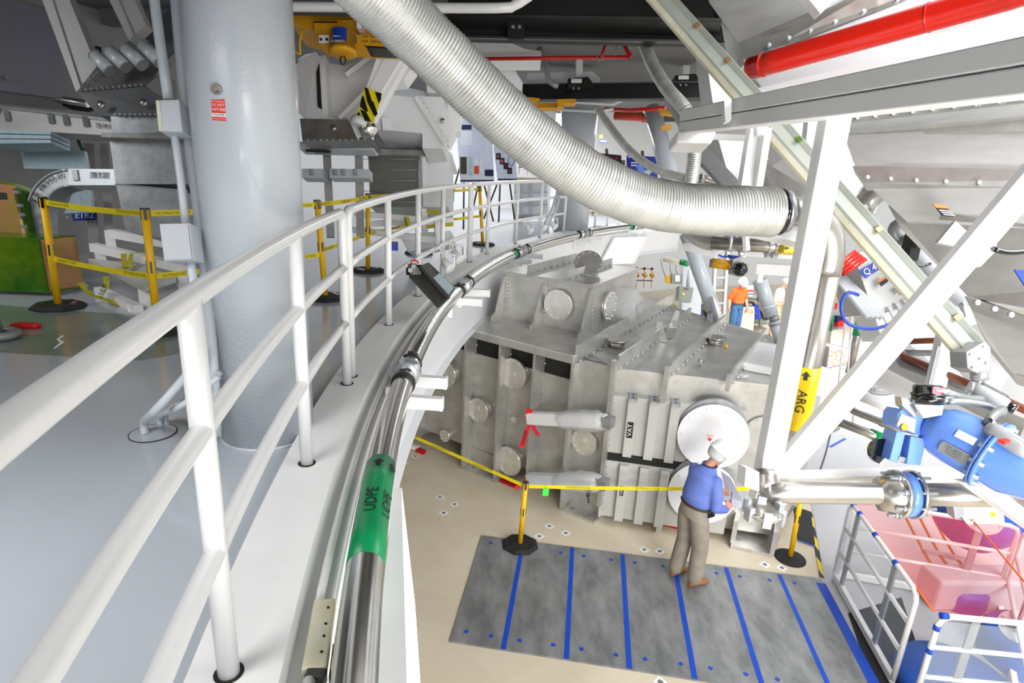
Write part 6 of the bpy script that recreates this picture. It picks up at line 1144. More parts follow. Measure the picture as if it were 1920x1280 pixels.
# hanging pale enclosures behind the frame
for us, d, m_, lb in (([(1345, 255), (1400, 262), (1480, 340), (1530, 400), (1490, 400), (1400, 372), (1366, 330)], 7.2, 'alu_panel', 'pale grey enclosure between the inner post and the clamp'),
        ([(1430, 300), (1500, 300), (1560, 380), (1530, 398), (1450, 370)], 6.6, 'alu', 'mid grey slanted enclosure left of the white pole'),
        ([(1455, 235), (1560, 218), (1600, 260), (1600, 330), (1560, 340), (1480, 290)], 6.0, 'wall_white', 'white boxed enclosure between the top beam and the sage beam'),
        ([(1550, 330), (1600, 300), (1660, 350), (1640, 400), (1575, 400)], 5.8, 'cover_white', 'white boxed enclosure right of the pole below the bolted seams'),
        ([(1320, 60), (1372, 130), (1400, 210), (1340, 215), (1330, 150)], 7.6, 'wall_white', 'white boxed enclosure behind the upper end of the sage beam')):
    slab('hanging_enclosure', us, d, .4, m_, None, label=lb, cat='enclosure')
t = em('corner_clamp', D(1495, 270, 5.7), 'zinc bracket and white plate hanging under the top beam', 'bracket'); ob('bracket', MB().box(D(1494, 268, 5.7), (.10, .1, .09)).bolts([D(1490, 264, 5.6), D(1500, 274, 5.6)], -_f, .02, .02), 'zinc', t); ob('plate', MB().prism(quad([(1516, 222), (1524, 222), (1512, 300), (1508, 300)], 5.6), _f*.1), 'frame_white', t)
# ================================================================ blue rotary valve at the right
t = em('actuated_valve', D(1800, 870, 3.5), 'blue painted motor valve with domed housing and bolted flange at the right edge', 'valve')
v0, v1 = D(1752, 800, 3.45), D(1960, 905, 3.05); va = (v1-v0).normalized()
ob('dome', MB().lathe(v0, va, [(0, -.06), (.06, -.055), (.11, -.02), (.145, .05), (.155, .12), (.158, .27)], 40), 'valve_blue', t)
fc_ = v0+va*.27; bf = ob('bolted_flange', MB().cyl(fc_, fc_+va*.012, .19, 44).cyl(fc_+va*.016, fc_+va*.035, .195, 44), 'valve_blue', t); ob('gasket', MB().cyl(fc_+va*.011, fc_+va*.018, .188, 40), 'black', bf)
x_, y_ = perp(va)
for k in range(12): e = x_*math.cos(k*.524)+y_*math.sin(k*.524); ob('bolt', MB().cyl(fc_+e*.172-va*.016, fc_+e*.172+va*.055, .013, 8), 'zinc', bf)
ob('second_housing', MB().lathe(fc_+va*.03, va, [(.155, 0), (.16, .10), (.12, .22), (.10, .4)], 40), 'valve_blue', t)
def vlab(u0, v0_, u1, v1_, m, nm, dd=3.2):  # plates set on the dome surface
    q = [(u0, v0_), (u1, v1_)]
    return None
npc = D(1797, 842, 3.27); xd = va-va.dot(_f)*_f; xd.normalize(); yd = (-_f).cross(xd); 
nrm = ((npc-(v0+va*((npc-v0).dot(va))))).normalized(); xd = va; yd = nrm.cross(xd); c0 = v0+va*((npc-v0).dot(va))+nrm*.159
npl = ob('name_plate', MB().prism([c0+xd*a+yd*b for a, b in ((-.07, -.035), (.075, -.035), (.075, .035), (-.06, .035), (-.07, .02))], nrm*.006), 'galv', t, label='silver name plate')
for k in range(4): text(('TYPE  SERIAL', 'MAX PRESSURE', 'ACTUATOR', 'MODEL')[k], c0+nrm*.007+yd*(.022-.014*k), xd, yd, .010, 'black_ink', npl, width=.09-.01*k)
c1 = v0+va*((npc-v0).dot(va)+.01)+(nrm*.80+yd*.60).normalized()*.16; n1 = (nrm*.80+yd*.60).normalized(); y1 = n1.cross(xd); wl = ob('white_label', MB().prism([c1+xd*a+y1*b for a, b in ((-.045, -.02), (.05, -.02), (.05, .022), (-.045, .022))], n1*.003), 'white_ink', t)
text('CAUTION', c1+n1*.004, xd, y1, .010, 'sticker_red', wl, width=.06)
# yoke, bracket and switch box
yk = [(1690, 752), (1748, 772), (1745, 815), (1735, 822), (1722, 870), (1672, 862), (1678, 812), (1690, 806), (1681, 790)]
ob('yoke', MB().prism(quad([(1692, 766), (1722, 780), (1750, 785), (1748, 818), (1720, 816), (1681, 800), (1684, 775)], 3.42), _f*.14), 'valve_blue', t, bevel=.004)
ob('yoke_plate', MB().prism(quad([(1690, 775), (1718, 786), (1714, 812), (1682, 797)], 3.41), _f*.02), 'galv', t)
ob('yoke_arm', MB().prism(quad([(1682, 808), (1698, 812), (1684, 868), (1668, 862)], 3.42), _f*.12), 'valve_blue', t, bevel=.003); ob('yoke_arm', MB().prism(quad([(1708, 818), (1738, 822), (1726, 872), (1700, 870)], 3.40), _f*.12), 'valve_blue', t, bevel=.003)
ob('stem', MB().cyl(D(1700, 818, 3.46), D(1699, 866, 3.46), .016, 12).cyl(D(1704, 820, 3.46), D(1702, 840, 3.46), .03, 14).bar(D(1682, 858, 3.43), D(1704, 862, 3.43), .03, .03), 'galv', t)
ob('brass_nut', MB().cyl(D(1694, 800, 3.41), D(1694, 800, 3.41)-_f*.012, .02, 12), 'brass', t)
ob('switch_bracket', MB().prism(quad([(1690, 744), (1722, 756), (1716, 782), (1692, 760)], 3.38), _f*.06).prism(quad([(1716, 758), (1770, 760), (1766, 778), (1732, 784)], 3.34), _f*.02).prism(quad([(1692, 745), (1740, 750), (1772, 760), (1722, 762)], 3.38), -UP*.006), 'galv', t)
sw = em('valve_switch_box', D(1739, 758, 3.36), 'round black position indicator with clear dome and pink CLOSED window on the blue valve', 'indicator')
c = D(1739, 756, 3.36); uz = (UP+RT*.05).normalized(); ob('base', MB().lathe(c, uz, [(0, 0), (.078, 0), (.082, .045), (0, .045)], 32), 'gloss_black', sw)
ob('clear_dome', MB().lathe(c+uz*.045, uz, [(.084, 0), (.086, .012), (.076, .016), (.076, .05), (.06, .06), (0, .064)], 32), 'gloss_black', sw)
wv = MB(); vs = []
for i in range(7):
    a = math.radians(-20+i*11); e = (-_f*math.cos(a)+RT*math.sin(a)); vs += [c+uz*.062+e*.0775, c+uz*.094+e*.0775]
ob('closed_window', wv.add(vs, [[2*i, 2*i+1, 2*i+3, 2*i+2] for i in range(6)]), 'pink_card', sw); e = (-_f*math.cos(.2)+RT*math.sin(.2)); text('CLOSED', c+uz*.078+e*.081, e.cross(-uz), uz, .02, 'white_ink', sw, width=.06)
ob('cable_gland', MB().cyl(c+RT*.08+uz*.02, c+RT*.14+uz*.02, .02, 12).cyl(c+RT*.075+uz*.06, c+RT*.12+uz*.07, .014, 12), 'zinc', sw)
mb = MB().cyl(D(1655, 846, 3.5), D(1655, 846, 3.5)+_f*.03+RT*.004, .075, 30); ob('black_disc', MB().prism([D(1655+24*math.cos(a), 846+24*math.sin(a), 3.5) for a in [i*.3 for i in range(5, 20)]]+[D(1678, 829, 3.5), D(1664, 824, 3.5)], _f*.03), 'gloss_black', t)
ob('tag_label', MB().prism(quad([(1650, 868), (1660, 858), (1664, 864), (1654, 873)], 3.45), _f*.004), 'cream', t)
# conduit and fittings over the valve
cg = 'grey conduit fittings above the blue valve'
def chose(pts, r, label, m='conduit_grey', cat='conduit', grp=cg, n=12): return ob('conduit', MB().tube(catmull([D(*q_) for q_ in pts], .03), r, n), m, label=label, cat=cat, group=grp)
chose([(1766, 733, 3.4), (1790, 742, 3.4), (1815, 748, 3.45), (1840, 748, 3.5), (1866, 743, 3.5)], .026, 'flexible grey conduit from the indicator to the junction body, upper one')
chose([(1776, 752, 3.35), (1810, 753, 3.35), (1850, 760, 3.35), (1873, 772, 3.35), (1882, 776, 3.35)], .02, 'flexible grey conduit passing below the junction body')
chose([(1880, 768, 3.3), (1866, 775, 3.25), (1856, 786, 3.22), (1854, 797, 3.2)], .024, 'short curved grey conduit dropping to the lower fitting')
t = em('conduit_fitting', D(1858, 740, 3.5), 'grey cast conduit junction body with oval cover above the blue valve, upper one', 'fitting')
a_, b_ = D(1822, 726, 3.55), D(1890, 762, 3.45); ob('body', MB().tube([a_, a_.lerp(b_, .2), a_.lerp(b_, .8), b_], [.034, .05, .05, .034], 16), 'cast_grey', t); ob('oval_cover', MB().prism([a_.lerp(b_, k)+UP*(.045+s_)-_f*.01 for k, s_ in ((.2, 0), (.25, .012), (.9, .012), (.95, 0))], -_f*.02), 'conduit_grey', t); ob('inlet_nut', MB().cyl(D(1815, 726, 3.56), D(1824, 729, 3.55), .042, 14).cyl(D(1866, 743, 3.5), D(1872, 742, 3.48), .038, 14), 'zinc', t)
ob('chrome_stub', MB().cyl(D(1888, 760, 3.45), D(1905, 768, 3.42), .032, 16), 'gloss_black', t)
t = em('conduit_fitting', D(1890, 815, 3.05), 'grey cast conduit fitting with long oval cover on the blue valve, lower one', 'fitting')
a_, b_ = D(1852, 800, 3.18), D(1930, 850, 3.0); ob('body', MB().tube([a_, a_.lerp(b_, .2), a_.lerp(b_, .8), b_], [.03, .045, .045, .034], 16), 'cast_grey', t); ob('oval_cover', MB().prism([a_.lerp(b_, k)+UP*s_-_f*.045 for k, s_ in ((.28, -.01), (.28, .02), (.9, .02), (.9, -.01))], -_f*.012), 'conduit_grey', t, bevel=.004); ob('gland', MB().lathe(D(1855, 797, 3.19), RT*.7-UP*.5, [(.035, -.02), (.035, .01), (.028, .02)], 14), 'zinc', t)
ob('red_tab', MB().box(D(1883, 827, 3.0), (.05, .03, .018), .4), 'red', label='small red tab beside the lower conduit fitting', cat='tab')
# long brown and grey pipe pair, posts, skids
ob('brown_pipe', MB().tube([D(1689, 655, 5.2), D(1694, 668, 5.0), D(1800, 712, 4.5), D(1930, 772, 3.9)], .028, 12), 'brown_pipe', label='long copper brown pipe sloping down to the right edge', cat='pipe')
ob('grey_pipe', MB().tube([D(1680, 664, 5.2), D(1692, 682, 5.0), D(1800, 722, 4.6), D(1825, 732, 4.5)], .032, 12), 'conduit_grey', label='long grey pipe parallel below the brown pipe', cat='pipe')
ob('brown_pipe', MB().tube([D(1700, 640, 5.6), D(1755, 638, 5.4), D(1790, 637, 5.3), D(1800, 630, 5.3)], .028, 12), 'brown_pipe', label='short level copper brown pipe left of the sage beam end', cat='pipe')
ob('grey_pipe', MB().tube(catmull([D(1695, 661, 5.6), D(1770, 661, 5.4), D(1795, 650, 5.3), D(1812, 632, 5.2)], .1), .03, 12), 'conduit_grey', label='short grey pipe curving up under the sage beam end', cat='pipe')
t = em('channel_post', D(1750, 735, 4.6), 'white steel channel post standing behind the diagonal, below the sage beam', 'post'); ob('post', MB().bar(D(1779, 600, 4.7), D(1752, 735, 4.6), .11, .09, -_f), 'frame_white', t, bevel=.004); ob('slot', MB().bar(D(1761, 650, 4.62), D(1744, 722, 4.53), .035, .01, -_f), 'cast_grey', t)
ob('skid_beam', MB().bar(D(1660, 668, 5.6), D(1930, 800, 4.4), .10, .16), 'alu_panel', label='grey aluminium skid beam behind the brown pipe', cat='beam'); ob('skid_beam', MB().bar(D(1650, 700, 5.8), D(1960, 850, 4.6), .1, .22), 'cover_white', label='pale skid beam right behind the blue valve', cat='beam')
slab('skid_panel', [(1630, 700), (1700, 690), (1960, 830), (1960, 960), (1850, 900), (1720, 800)], [7, 6.8, 5.2, 5.2, 5.6, 6.4], .2, 'cover_white', None, label='white casing panel behind the blue valve', cat='panel')
t = em('steel_pipe', D(1600, 790, 4.6), 'stainless pipe with green wrap labels left of the blue valve, lower one', 'pipe'); ob('pipe', MB().cyl(D(1565, 788, 4.9), D(1672, 828, 4.6), .034, 16), 'stainless_dull', t); ob('green_wrap', MB().cyl(D(1631, 812, 4.72), D(1668, 827, 4.61), .04, 16), 'green_label', t)
t = em('steel_pipe', D(1610, 770, 5), 'bent stainless pipe with green wrap left of the blue valve', 'pipe'); ob('pipe', MB().tube(catmull([D(1590, 758, 5.2), D(1600, 770, 5.1), D(1625, 780, 5.0), D(1690, 806, 4.8)], .05), .03, 14), 'stainless_dull', t); ob('green_wrap', MB().cyl(D(1651, 790, 4.93), D(1688, 804, 4.82), .037, 16), 'green_label', t)
for (u0, v0_, u1, v1_, a, b, lb) in ((1566, 500, 1543, 690, 592, 620, 'tall stainless pipe with green label, left one near the tool cart'), (1622, 560, 1592, 700, 601, 630, 'tall stainless pipe with green label behind the blue hose loop')):
    t = em('steel_pipe', D(u1, v1_, 8), lb, 'pipe'); p, q = D(u0, v0_, 8), D(u1, v1_, 8); ob('pipe', MB().cyl(p, q, .05, 16), 'stainless_dull', t)
    k0, k1 = (a-v0_)/(v1_-v0_), (b-v0_)/(v1_-v0_); g_ = ob('green_label', MB().cyl(p.lerp(q, k0), p.lerp(q, k1), .06, 16), 'green_label', t); text('FDN', p.lerp(q, (k0+k1)/2)-_f*.064, -UP, RT, .05, 'black_ink', g_, width=.12)
ob('blue_hose', MB().tube(catmull([D(*q_, 5.2) for q_ in ((1610, 553), (1592, 548), (1580, 560), (1577, 580), (1584, 600), (1602, 612), (1640, 616), (1675, 604), (1700, 580), (1712, 555))], .06), .015, 12), 'handwheel_blue', label='blue hose hanging in a wide loop behind the diagonal', cat='hose')
# tall instrument module with blue Q 44 sign
t = em('instrument_module', D(1640, 560, 6.5), 'slanted white instrument module with blue Q 44 sign and four red tubes', 'module')
ob('main_case', MB().prism(quad([(1600, 478), (1648, 460), (1745, 560), (1640, 590)], 6.5), _f*.6), 'alu_panel', t)
for us in ([(1640, 592), (1742, 560), (1690, 640), (1655, 640)], [(1700, 640), (1790, 590), (1840, 650), (1760, 690)], [(1780, 600), (1830, 560), (1850, 600), (1830, 650)]): ob('side_plate', MB().prism(quad(us, 6.8), _f*.4), 'cover_white', t)
for k in range(6): a_ = D(1640+k*14, 590-k*6, 6.45); ob('panel_rib', MB().bar(D(1652+k*14, 582-k*7, 6.45), D(1672+k*15, 622-k*7, 6.45), .03, .02, -_f), 'box_grey', t)
for k in range(4): ob('red_tube', MB().cyl(D(1565+k*5, 502+k*4, 6.4), D(1604+k*6, 472+k*4.5, 6.4), .028, 10), 'red', t)
for k in range(4): ob('white_tube', MB().tube([D(1552+k*9, 510+k*3, 6.6), D(1590+k*10, 550+k*2, 6.5), D(1628+k*9, 596, 6.4)], .035, 10), 'box_grey', t)
ps = quad([(1612, 508), (1652, 495), (1660, 505), (1624, 521)], 6.4); ps = [D(u, v, 6.4) for u, v in ((1610, 507), (1644, 488), (1657, 500), (1623, 522))]; s = ob('blue_sign', MB().prism(ps, _f*.01), 'sign_blue', t); xd = (ps[1]-ps[0]).normalized(); text('Q 44', (ps[0]+ps[1]+ps[2]+ps[3])/4-_f*.01, xd, (-_f).cross(xd), .10, 'white_ink', s, width=.19)
for (u, v) in ((1655, 527), (1690, 543)): w_ = ob('warning_label', MB().prism([D(u-10, v, 6.42), D(u+3, v-8, 6.42), D(u+10, v, 6.42), D(u-3, v+10, 6.42)], -_f*.01), 'black_ink', t); ob('orange_band', MB().prism([D(u-10, v, 6.40), D(u+3, v-8, 6.40), D(u+5, v-5, 6.40), D(u-8, v+3, 6.40)], -_f*.01), 'sticker_orange', w_)
mb = MB()
for k in range(16):
    a = random.random(); mb.tube(catmull([D(1800+25*random.random(), 560+20*random.random(), 6), D(1810+20*random.random(), 590+10*random.random(), 5.9), D(1780+40*random.random(), 620+20*random.random(), 6.1)], .1), .012, 6)
ob('cable_bundle', mb, 'cover_white', t); t['label'] = 'slanted white instrument module with blue Q 44 sign and four red tubes'
for k in range(3): ob('white_cylinder', MB().cyl(D(1700+k*22, 455+k*22, 6.2), D(1790+k*18, 545+k*18, 6.0), .10-.01*k, 20), 'box_grey', label=('white cylinder running parallel behind the sage beam, first of three', 'white cylinder running parallel behind the sage beam, middle of three', 'white cylinder running parallel behind the sage beam, lowest of three')[k], cat='cylinder')
ob('flexible_conduit', MB().tube(catmull([D(1692, 415, 5), D(1678, 424, 5), D(1676, 438, 5), D(1688, 450, 5), D(1712, 452, 4.9), D(1756, 462, 4.7)], .05), .045, 14), 'conduit_grey', label='thick grey conduit hooked under the enclosure beside the sage beam', cat='conduit')
ob('black_cable', MB().tube(catmull([D(1712, 495, 5), D(1728, 499, 5), D(1745, 494, 5)], .05), .012, 8), 'gloss_black', label='short black cable right of the sage beam clips', cat='cable')
ob('saddle_clamp', MB().box(D(1708, 450, 4.85), (.06, .08, .12), .3).box(D(1706, 474, 4.9), (.12, .08, .12), .4), 'beam_black', label='black saddle clamp beside the sage beam', cat='clamp')
# ================================================================ stainless cross pipe, wafer flange, gussets
t = em('wafer_flange', D(1700, 932, 3.55), 'stainless wafer flange pair with a blue gasket ring below the lower channel', 'flange')
a0_, a1_ = sl[-1], sl[-1]+(sl[-1]-sl[0]).normalized(); fx = (sl[-1]-sl[0]).normalized(); fc0 = sl[-1]-fx*.04; rad_ = .14
ob('reducer', MB().lathe(fc0-fx*.10, fx, [(.06, 0), (.10, .02), (.115, .10)], 32), 'stainless_dull', t)
for k, m_, r_, w_ in ((0, 'stainless', 1, .022), (.03, 'valve_blue', .93, .05), (.09, 'stainless', 1, .022)): ob('flange_ring' if m_ != 'valve_blue' else 'blue_ring', MB().cyl(fc0+fx*k, fc0+fx*(k+w_), rad_*r_, 36), m_, t)
x_, y_ = perp(fx); 
for k in range(8): e = (x_*math.cos(k*.785+.2)+y_*math.sin(k*.785+.2))*rad_*.85; ob('stud_bolt', MB().cyl(fc0-fx*.06+e, fc0+fx*.17+e, .010, 8).cyl(fc0-fx*.02+e, fc0+e, .018, 6), 'zinc', t)
ob('steel_pipe', MB().cyl(fc0+fx*.11, fc0+fx*.95, .066, 24), 'stainless_dull', label='stainless pipe continuing right from the wafer flange', cat='pipe')
ob('gusset_beam', MB().prism([D(u, v, 3.3) for u, v in ((1812, 905), (1862, 905), (1960, 985), (1960, 1010))], _f*.1), 'frame_white', label='white gusset beam slanting to the right edge under the blue valve', cat='beam')
# ================================================================ fenced pit with red net
RZ = -2.05
N1, N2, N3, N4 = Z(1597, 942, RZ), Z(1748, 1150, RZ), Z(1990, 1175, RZ), Z(1912, 988, RZ)
GF = 'white tubular fence panels round the pit'
def fence(a, b, label, posts, plexi=True, tapes=()):
    t = em('pit_fence', V(((a.x+b.x)/2, (a.y+b.y)/2, FL)), label, 'fence', GF); d = (b-a).normalized(); h0 = FL+.06
    lo = lambda p: V((p.x, p.y, h0)); c = .09
    pts = [lo(a), a-V((0, 0, c)), a+d*c*.3-V((0, 0, c*.3)), a+d*c, b-d*c, b-d*c*.3-V((0, 0, c*.3)), b-V((0, 0, c)), lo(b)]
    ob('top_rail', MB().tube(pts, .026, 12), 'rail_white', t)
    for k in (.33, .66): ob('mid_rail', MB().tube([lo(a).lerp(a, k), lo(b).lerp(b, k)], .022, 10), 'rail_white', t)
    for k in posts: p = a.lerp(b, k); ob('flat_post', MB().bar(lo(p)-V((0, 0, .06)), p-V((0, 0, .02)), .075, .02, (d.y, -d.x, 0)).boltline(lo(p)+V((.0, 0, 0))-d*.02, p-d*.02, 3, (d.y, -d.x, 0), .006, .014), 'galv', t)
    if plexi: n = V((d.y, -d.x, 0))*.035; ob('clear_sheet', MB().prism([lo(a)+n, lo(b)+n, b+n-V((0, 0, .03)), a+n-V((0, 0, .03))], n*.1), 'plexi', t)
    ob('kick_rail', MB().bar(lo(a), lo(b), .05, .07), 'rail_white', t)
    for k in tapes: p = a.lerp(b, k); ob('tape_band', MB().cyl(p-d*.03, p+d*.03, .029, 14), 'tape_blue', t)
    return t
F1 = N1.lerp(N2, .86); fence(N1, F1, 'white tube fence section with clear sheet along the blue taped edge', (.14, .72), True, (.04, .16, .42, .72))
fence(N2+V((.06, -.02, 0)), N3, 'white tube fence section with blue tape bands nearest the bottom right corner', (.30,), True, (.03,))
fence(N1+V((.06, .03, 0)), N4, 'white tube fence section at the back of the pit under the red net', (.78,), False)
fence(N4+V((0, -.08, 0)), N3+V((0, .1, 0)), 'white tube fence section at the right end of the pit', (.5,), False)
p = N2+V((.06, -.02, 0)); 
for z_ in (-.1, -.35, -.9): ob('tape_band', MB().cyl(V((p.x, p.y, RZ+z_-.05)), V((p.x, p.y, RZ+z_)), .030, 14), 'tape_blue', label='blue tape band round the corner fence post, %s' % {-.1: 'top one', -.35: 'middle one', -.9: 'bottom one'}[z_], cat='tape')
nn_ = [N1+V((.02, 0, .01)), N2+V((.02, .02, .01)), N3+V((0, 0, .01)), N4+V((0, 0, .01))]; mb = MB(); G = 14; vs = []
for i in range(G+1):
    for j in range(G+1): a, b = i/G, j/G; p = nn_[0].lerp(nn_[1], a).lerp(nn_[3].lerp(nn_[2], a), b); vs.append(p-V((0, 0, .10*4*a*(1-a)*b*(1-b)*4+.01*math.sin(i*2.1+j*1.3)*(a*(1-a)*16*b*(1-b)))))
ob('red_safety_net', mb.add(vs, [[i*(G+1)+j, i*(G+1)+j+1, (i+1)*(G+1)+j+1, (i+1)*(G+1)+j] for i in range(G) for j in range(G)], True), 'net_red', label='translucent red safety net stretched over the fenced pit', cat='net')
q = nn_[0].lerp(nn_[3], .72); ob('net_cord', MB().tube([nn_[0].lerp(nn_[1], k/8) for k in range(9)], .010, 6).tube([q, q.lerp(nn_[2], .5), nn_[2]], .009, 6), 'sticker_orange', label='orange cord along the edge of the red net', cat='cord')
ob('orange_tag', MB().box(q+V((-.03, -.02, .02)), (.07, .06, .004), .5), 'sticker_orange', label='small orange tag tied on the red net', cat='tag')
# pit contents: deep blue machine, pale plates, brass lines, grey equipment
t = em('blue_machine', Z(1850, 1100, FL), 'deep blue machine body with pale round port covers seen through the red net', 'machine')
for c, r_, h_ in (((5.45, 5.05, FL), .42, .3), ((5.35, 5.95, FL), .3, .25)): ob('housing', MB().lathe(c, (0, 0, 1), [(r_, 0), (r_, h_*.8), (r_*.9, h_), (0, h_)], 40), 'deep_blue', t)
for c, r_ in (((5.45, 5.05, FL+.31), .30), ((5.35, 5.95, FL+.26), .2)): ob('port_cover', MB().flange(c, (-.1, -.1, 1), r_, .025, 10, .012), 'box_grey', t)
slab('pit_floor', [(1600, 960), (1900, 1000), (1960, 1170), (1750, 1150)], 7, .02, 'floor_grey') if False else None
t = em('gas_lines', Z(1770, 1010, -2.7), 'three thin brass lines bending across the pit under the red net', 'pipes')
for k in range(3): ob('line', MB().tube(catmull([Z(1693+k*26, 960, -2.6), Z(1725+k*26, 1020, -2.7), Z(1752+k*28, 1062, -2.75), Z(1800+k*26, 1072, -2.75)], .1), .016, 8), 'brass', t)
ob('line_support', MB().bar(Z(1728, 1030, -2.72), Z(1820, 1052, -2.72), .05, .05), 'box_grey', t)
t = em('grey_cabinet', Z(1830, 1130, FL), 'pale grey chamfered box on the pit floor under the red net', 'box'); g = Z(1830, 1128, FL)
ob('case', MB().box(g+V((0, 0, .2)), (1.3, .35, .4), .05), 'box_grey', t, bevel=.04); ob('handle', MB().box(g+V((.45, -.18, .25)), (.06, .02, .08)), 'red_dark', t)
ob('pit_mat', MB().prism([Z(1590, 1150, FL+.008), Z(1690, 1120, FL+.008), Z(1745, 1290, FL+.008), Z(1650, 1320, FL+.008)], (0, 0, .006)), 'hazard_floor', label='dark mat and gear on the floor behind the clear sheet', cat='mat')
ob('blue_equipment', MB().lathe((4.42, 4.62, FL), (0, 0, 1), [(.52, 0), (.52, .10), (.46, .15), (0, .15)], 40), 'deep_blue', label='low deep blue round machine behind the corner fence', cat='machine')
t = em('white_instrument', D(1800, 925, 4.6), 'small white and chrome instruments standing behind the wafer flange', 'instrument')
for u, v, r_ in ((1745, 930, .05), (1760, 935, .04), (1778, 928, .06)): ob('canister', MB().lathe(D(u, v+10, 4.6), UP, [(r_*.6, 0), (r_, .06), (r_, .16), (r_*.5, .2), (0, .21)], 16), 'stainless', t)
for c, r_ in (((D(1800, 925, 5.0)), .2),): ob('white_body', MB().bar(D(1785, 915, 5.9), D(1792, 965, 6.0), .10, .1, -_f), 'box_grey', t)
ob('blue_machine', MB().lathe(D(1858, 950, 7.1), (-_f+UP*.6), [(0, .1), (.40, .05), (.45, -.1), (.45, -.4)], 40), 'deep_blue', label='large deep blue domed machine under the white gusset beam', cat='machine')
fl2 = D(1838, 962, 6.75); ob('grey_disc', MB().flange(fl2, (-_f+UP*.6), .24, .02, 8, .01), 'box_grey', label='grey round cover on the large blue domed machine', cat='cover')
ob('yellow_note', MB().prism(quad([(1858, 960), (1866, 960), (1867, 968), (1858, 969)], 6.6), _f*.004), 'yellow_label', label='small yellow note stuck beside the grey round cover', cat='note')
# clear plastic curtain and gear left of the pit
ob('clear_screen', MB().prism([Z(1545, 1098, FL), Z(1570, 1090, FL), Z(1604, 940, RZ), Z(1598, 942, RZ), Z(1560, 1060, FL)][:4], (.01, 0, 0)), 'plexi', label='clear plastic screen at the far end of the taped fence', cat='screen')
# ================================================================ background of the lower hall
t = em('lower_frame', D(1380, 480, 9), 'white horizontal frame with pipes below the large duct', 'frame')
for (u0, v0_, d0, u1, v1_, d1, w_) in ((1283, 462, 6.2, 1345, 476, 6.0, .07), (1345, 469, 6.0, 1510, 480, 5.6, .07), (1420, 503, 5.8, 1505, 508, 5.6, .10), (1428, 500, 5.8, 1424, 530, 5.8, .05), (1400, 470, 5.9, 1396, 432, 5.9, .04)): ob('frame_tube', MB().bar(D(u0, v0_, d0), D(u1, v1_, d1), w_, w_), 'frame_white', t)
ob('brace', MB().bar(D(1380, 462, 5.7), D(1398, 480, 5.7), .05, .04), 'frame_white', t)
t = em('steel_pipe', D(1420, 460, 5.5), 'level stainless pipe with clamps and a yellow ARG label above the lower frame', 'pipe')
ob('pipe', MB().cyl(D(1335, 455, 5.6), D(1515, 466, 5.2), .062, 20), 'stainless_dull', t)
for u in (1366, 1391, 1440, 1452): p = D(u, 455+(u-1335)*.061, 5.6-(u-1335)*.0022); ob('clamp', MB().cyl(p-RT*.02, p+RT*.02, .08, 18).bar(p-UP*.1, p+UP*.11, .05, .04), 'zinc', t)
yl = ob('yellow_label', MB().prism(quad([(1471, 455), (1510, 457), (1510, 476), (1469, 473)], 5.15), _f*.12), 'yellow_label', t, bevel=.01); text('ARG', D(1500, 467, 5.14), RT, UP, .055, 'black_ink', yl, width=.09); c_ = D(1475, 465, 5.13); ob('arrow_mark', MB().prism([c_-RT*.022, c_+UP*.018, c_+UP*.007, c_+UP*.007+RT*.022, c_-UP*.007+RT*.022, c_-UP*.007, c_-UP*.018], -_f*.002), 'black_ink', yl)
t = em('handwheel_valve', D(1368, 470, 6), 'blue handwheel valve under the duct elbow', 'valve'); c = D(1364, 462, 6.0); x_, y_ = RT, (UP*.8-_f*.6).normalized(); ob('wheel', MB().tube([c+x_*math.cos(a)*.105+y_*math.sin(a)*.12 for a in [i*.262 for i in range(24)]], .009, 8, True), 'handwheel_blue', t)
for a in (.5, 2.6, 4.7): ob('spoke', MB().cyl(c, c+x_*math.cos(a)*.1+y_*math.sin(a)*.11, .007, 6), 'handwheel_blue', t)
ob('bonnet', MB().lathe(D(1376, 474, 6.0), RT+UP*.2, [(0, -.05), (.05, -.05), (.06, 0), (.05, .06), (0, .07)], 18), 'sign_blue', t)
t = em('steel_pipe', D(1370, 497, 6.4), 'short pipe run with yellow tag and black valve before the ladder', 'pipe'); ob('pipe', MB().cyl(D(1330, 493, 6.4), D(1400, 502, 6.3), .045, 14), 'galv', t); yl = ob('yellow_label', MB().cyl(D(1335, 493, 6.38), D(1367, 497, 6.35), .052, 20), 'crane_yellow', t); text('THY', D(1353, 495, 6.29), RT-UP*.1, UP, .04, 'black_ink', yl, width=.07)
ob('black_valve', MB().lathe(D(1388, 505, 6.2), -_f, [(0, -.05), (.07, -.05), (.075, .02), (.05, .07), (0, .08)], 18), 'gloss_black', t); ob('valve_body', MB().box(D(1377, 497, 6.3), (.08, .1, .2)), 'galv', t, bevel=.01)
t = em('ladder', D(1345, 600, 11), 'tall aluminium ladder between the slanted leg and the orange shirted worker', 'ladder')
for (u0, u1) in ((1343, 1335), (1366, 1355)): ob('stile', MB().bar(D(u0, 430, 18.3), D(u1, 615, 18.4), .08, .16, -_f), 'alu_panel', t)
for k in range(8): v = 448+k*24; ob('rung', MB().bar(D(1342-k*.9, v, 18.3), D(1364-k*1.2, v, 18.3), .06, .05), 'alu_panel', t)
t = em('slanted_column', D(1470, 640, 9), 'slanted grey blue tubular leg in joined segments with hazard stripes, beside the far worker', 'leg')
l0, l1 = D(1427, 530, 9.6), D(1470, 645, 9.2)
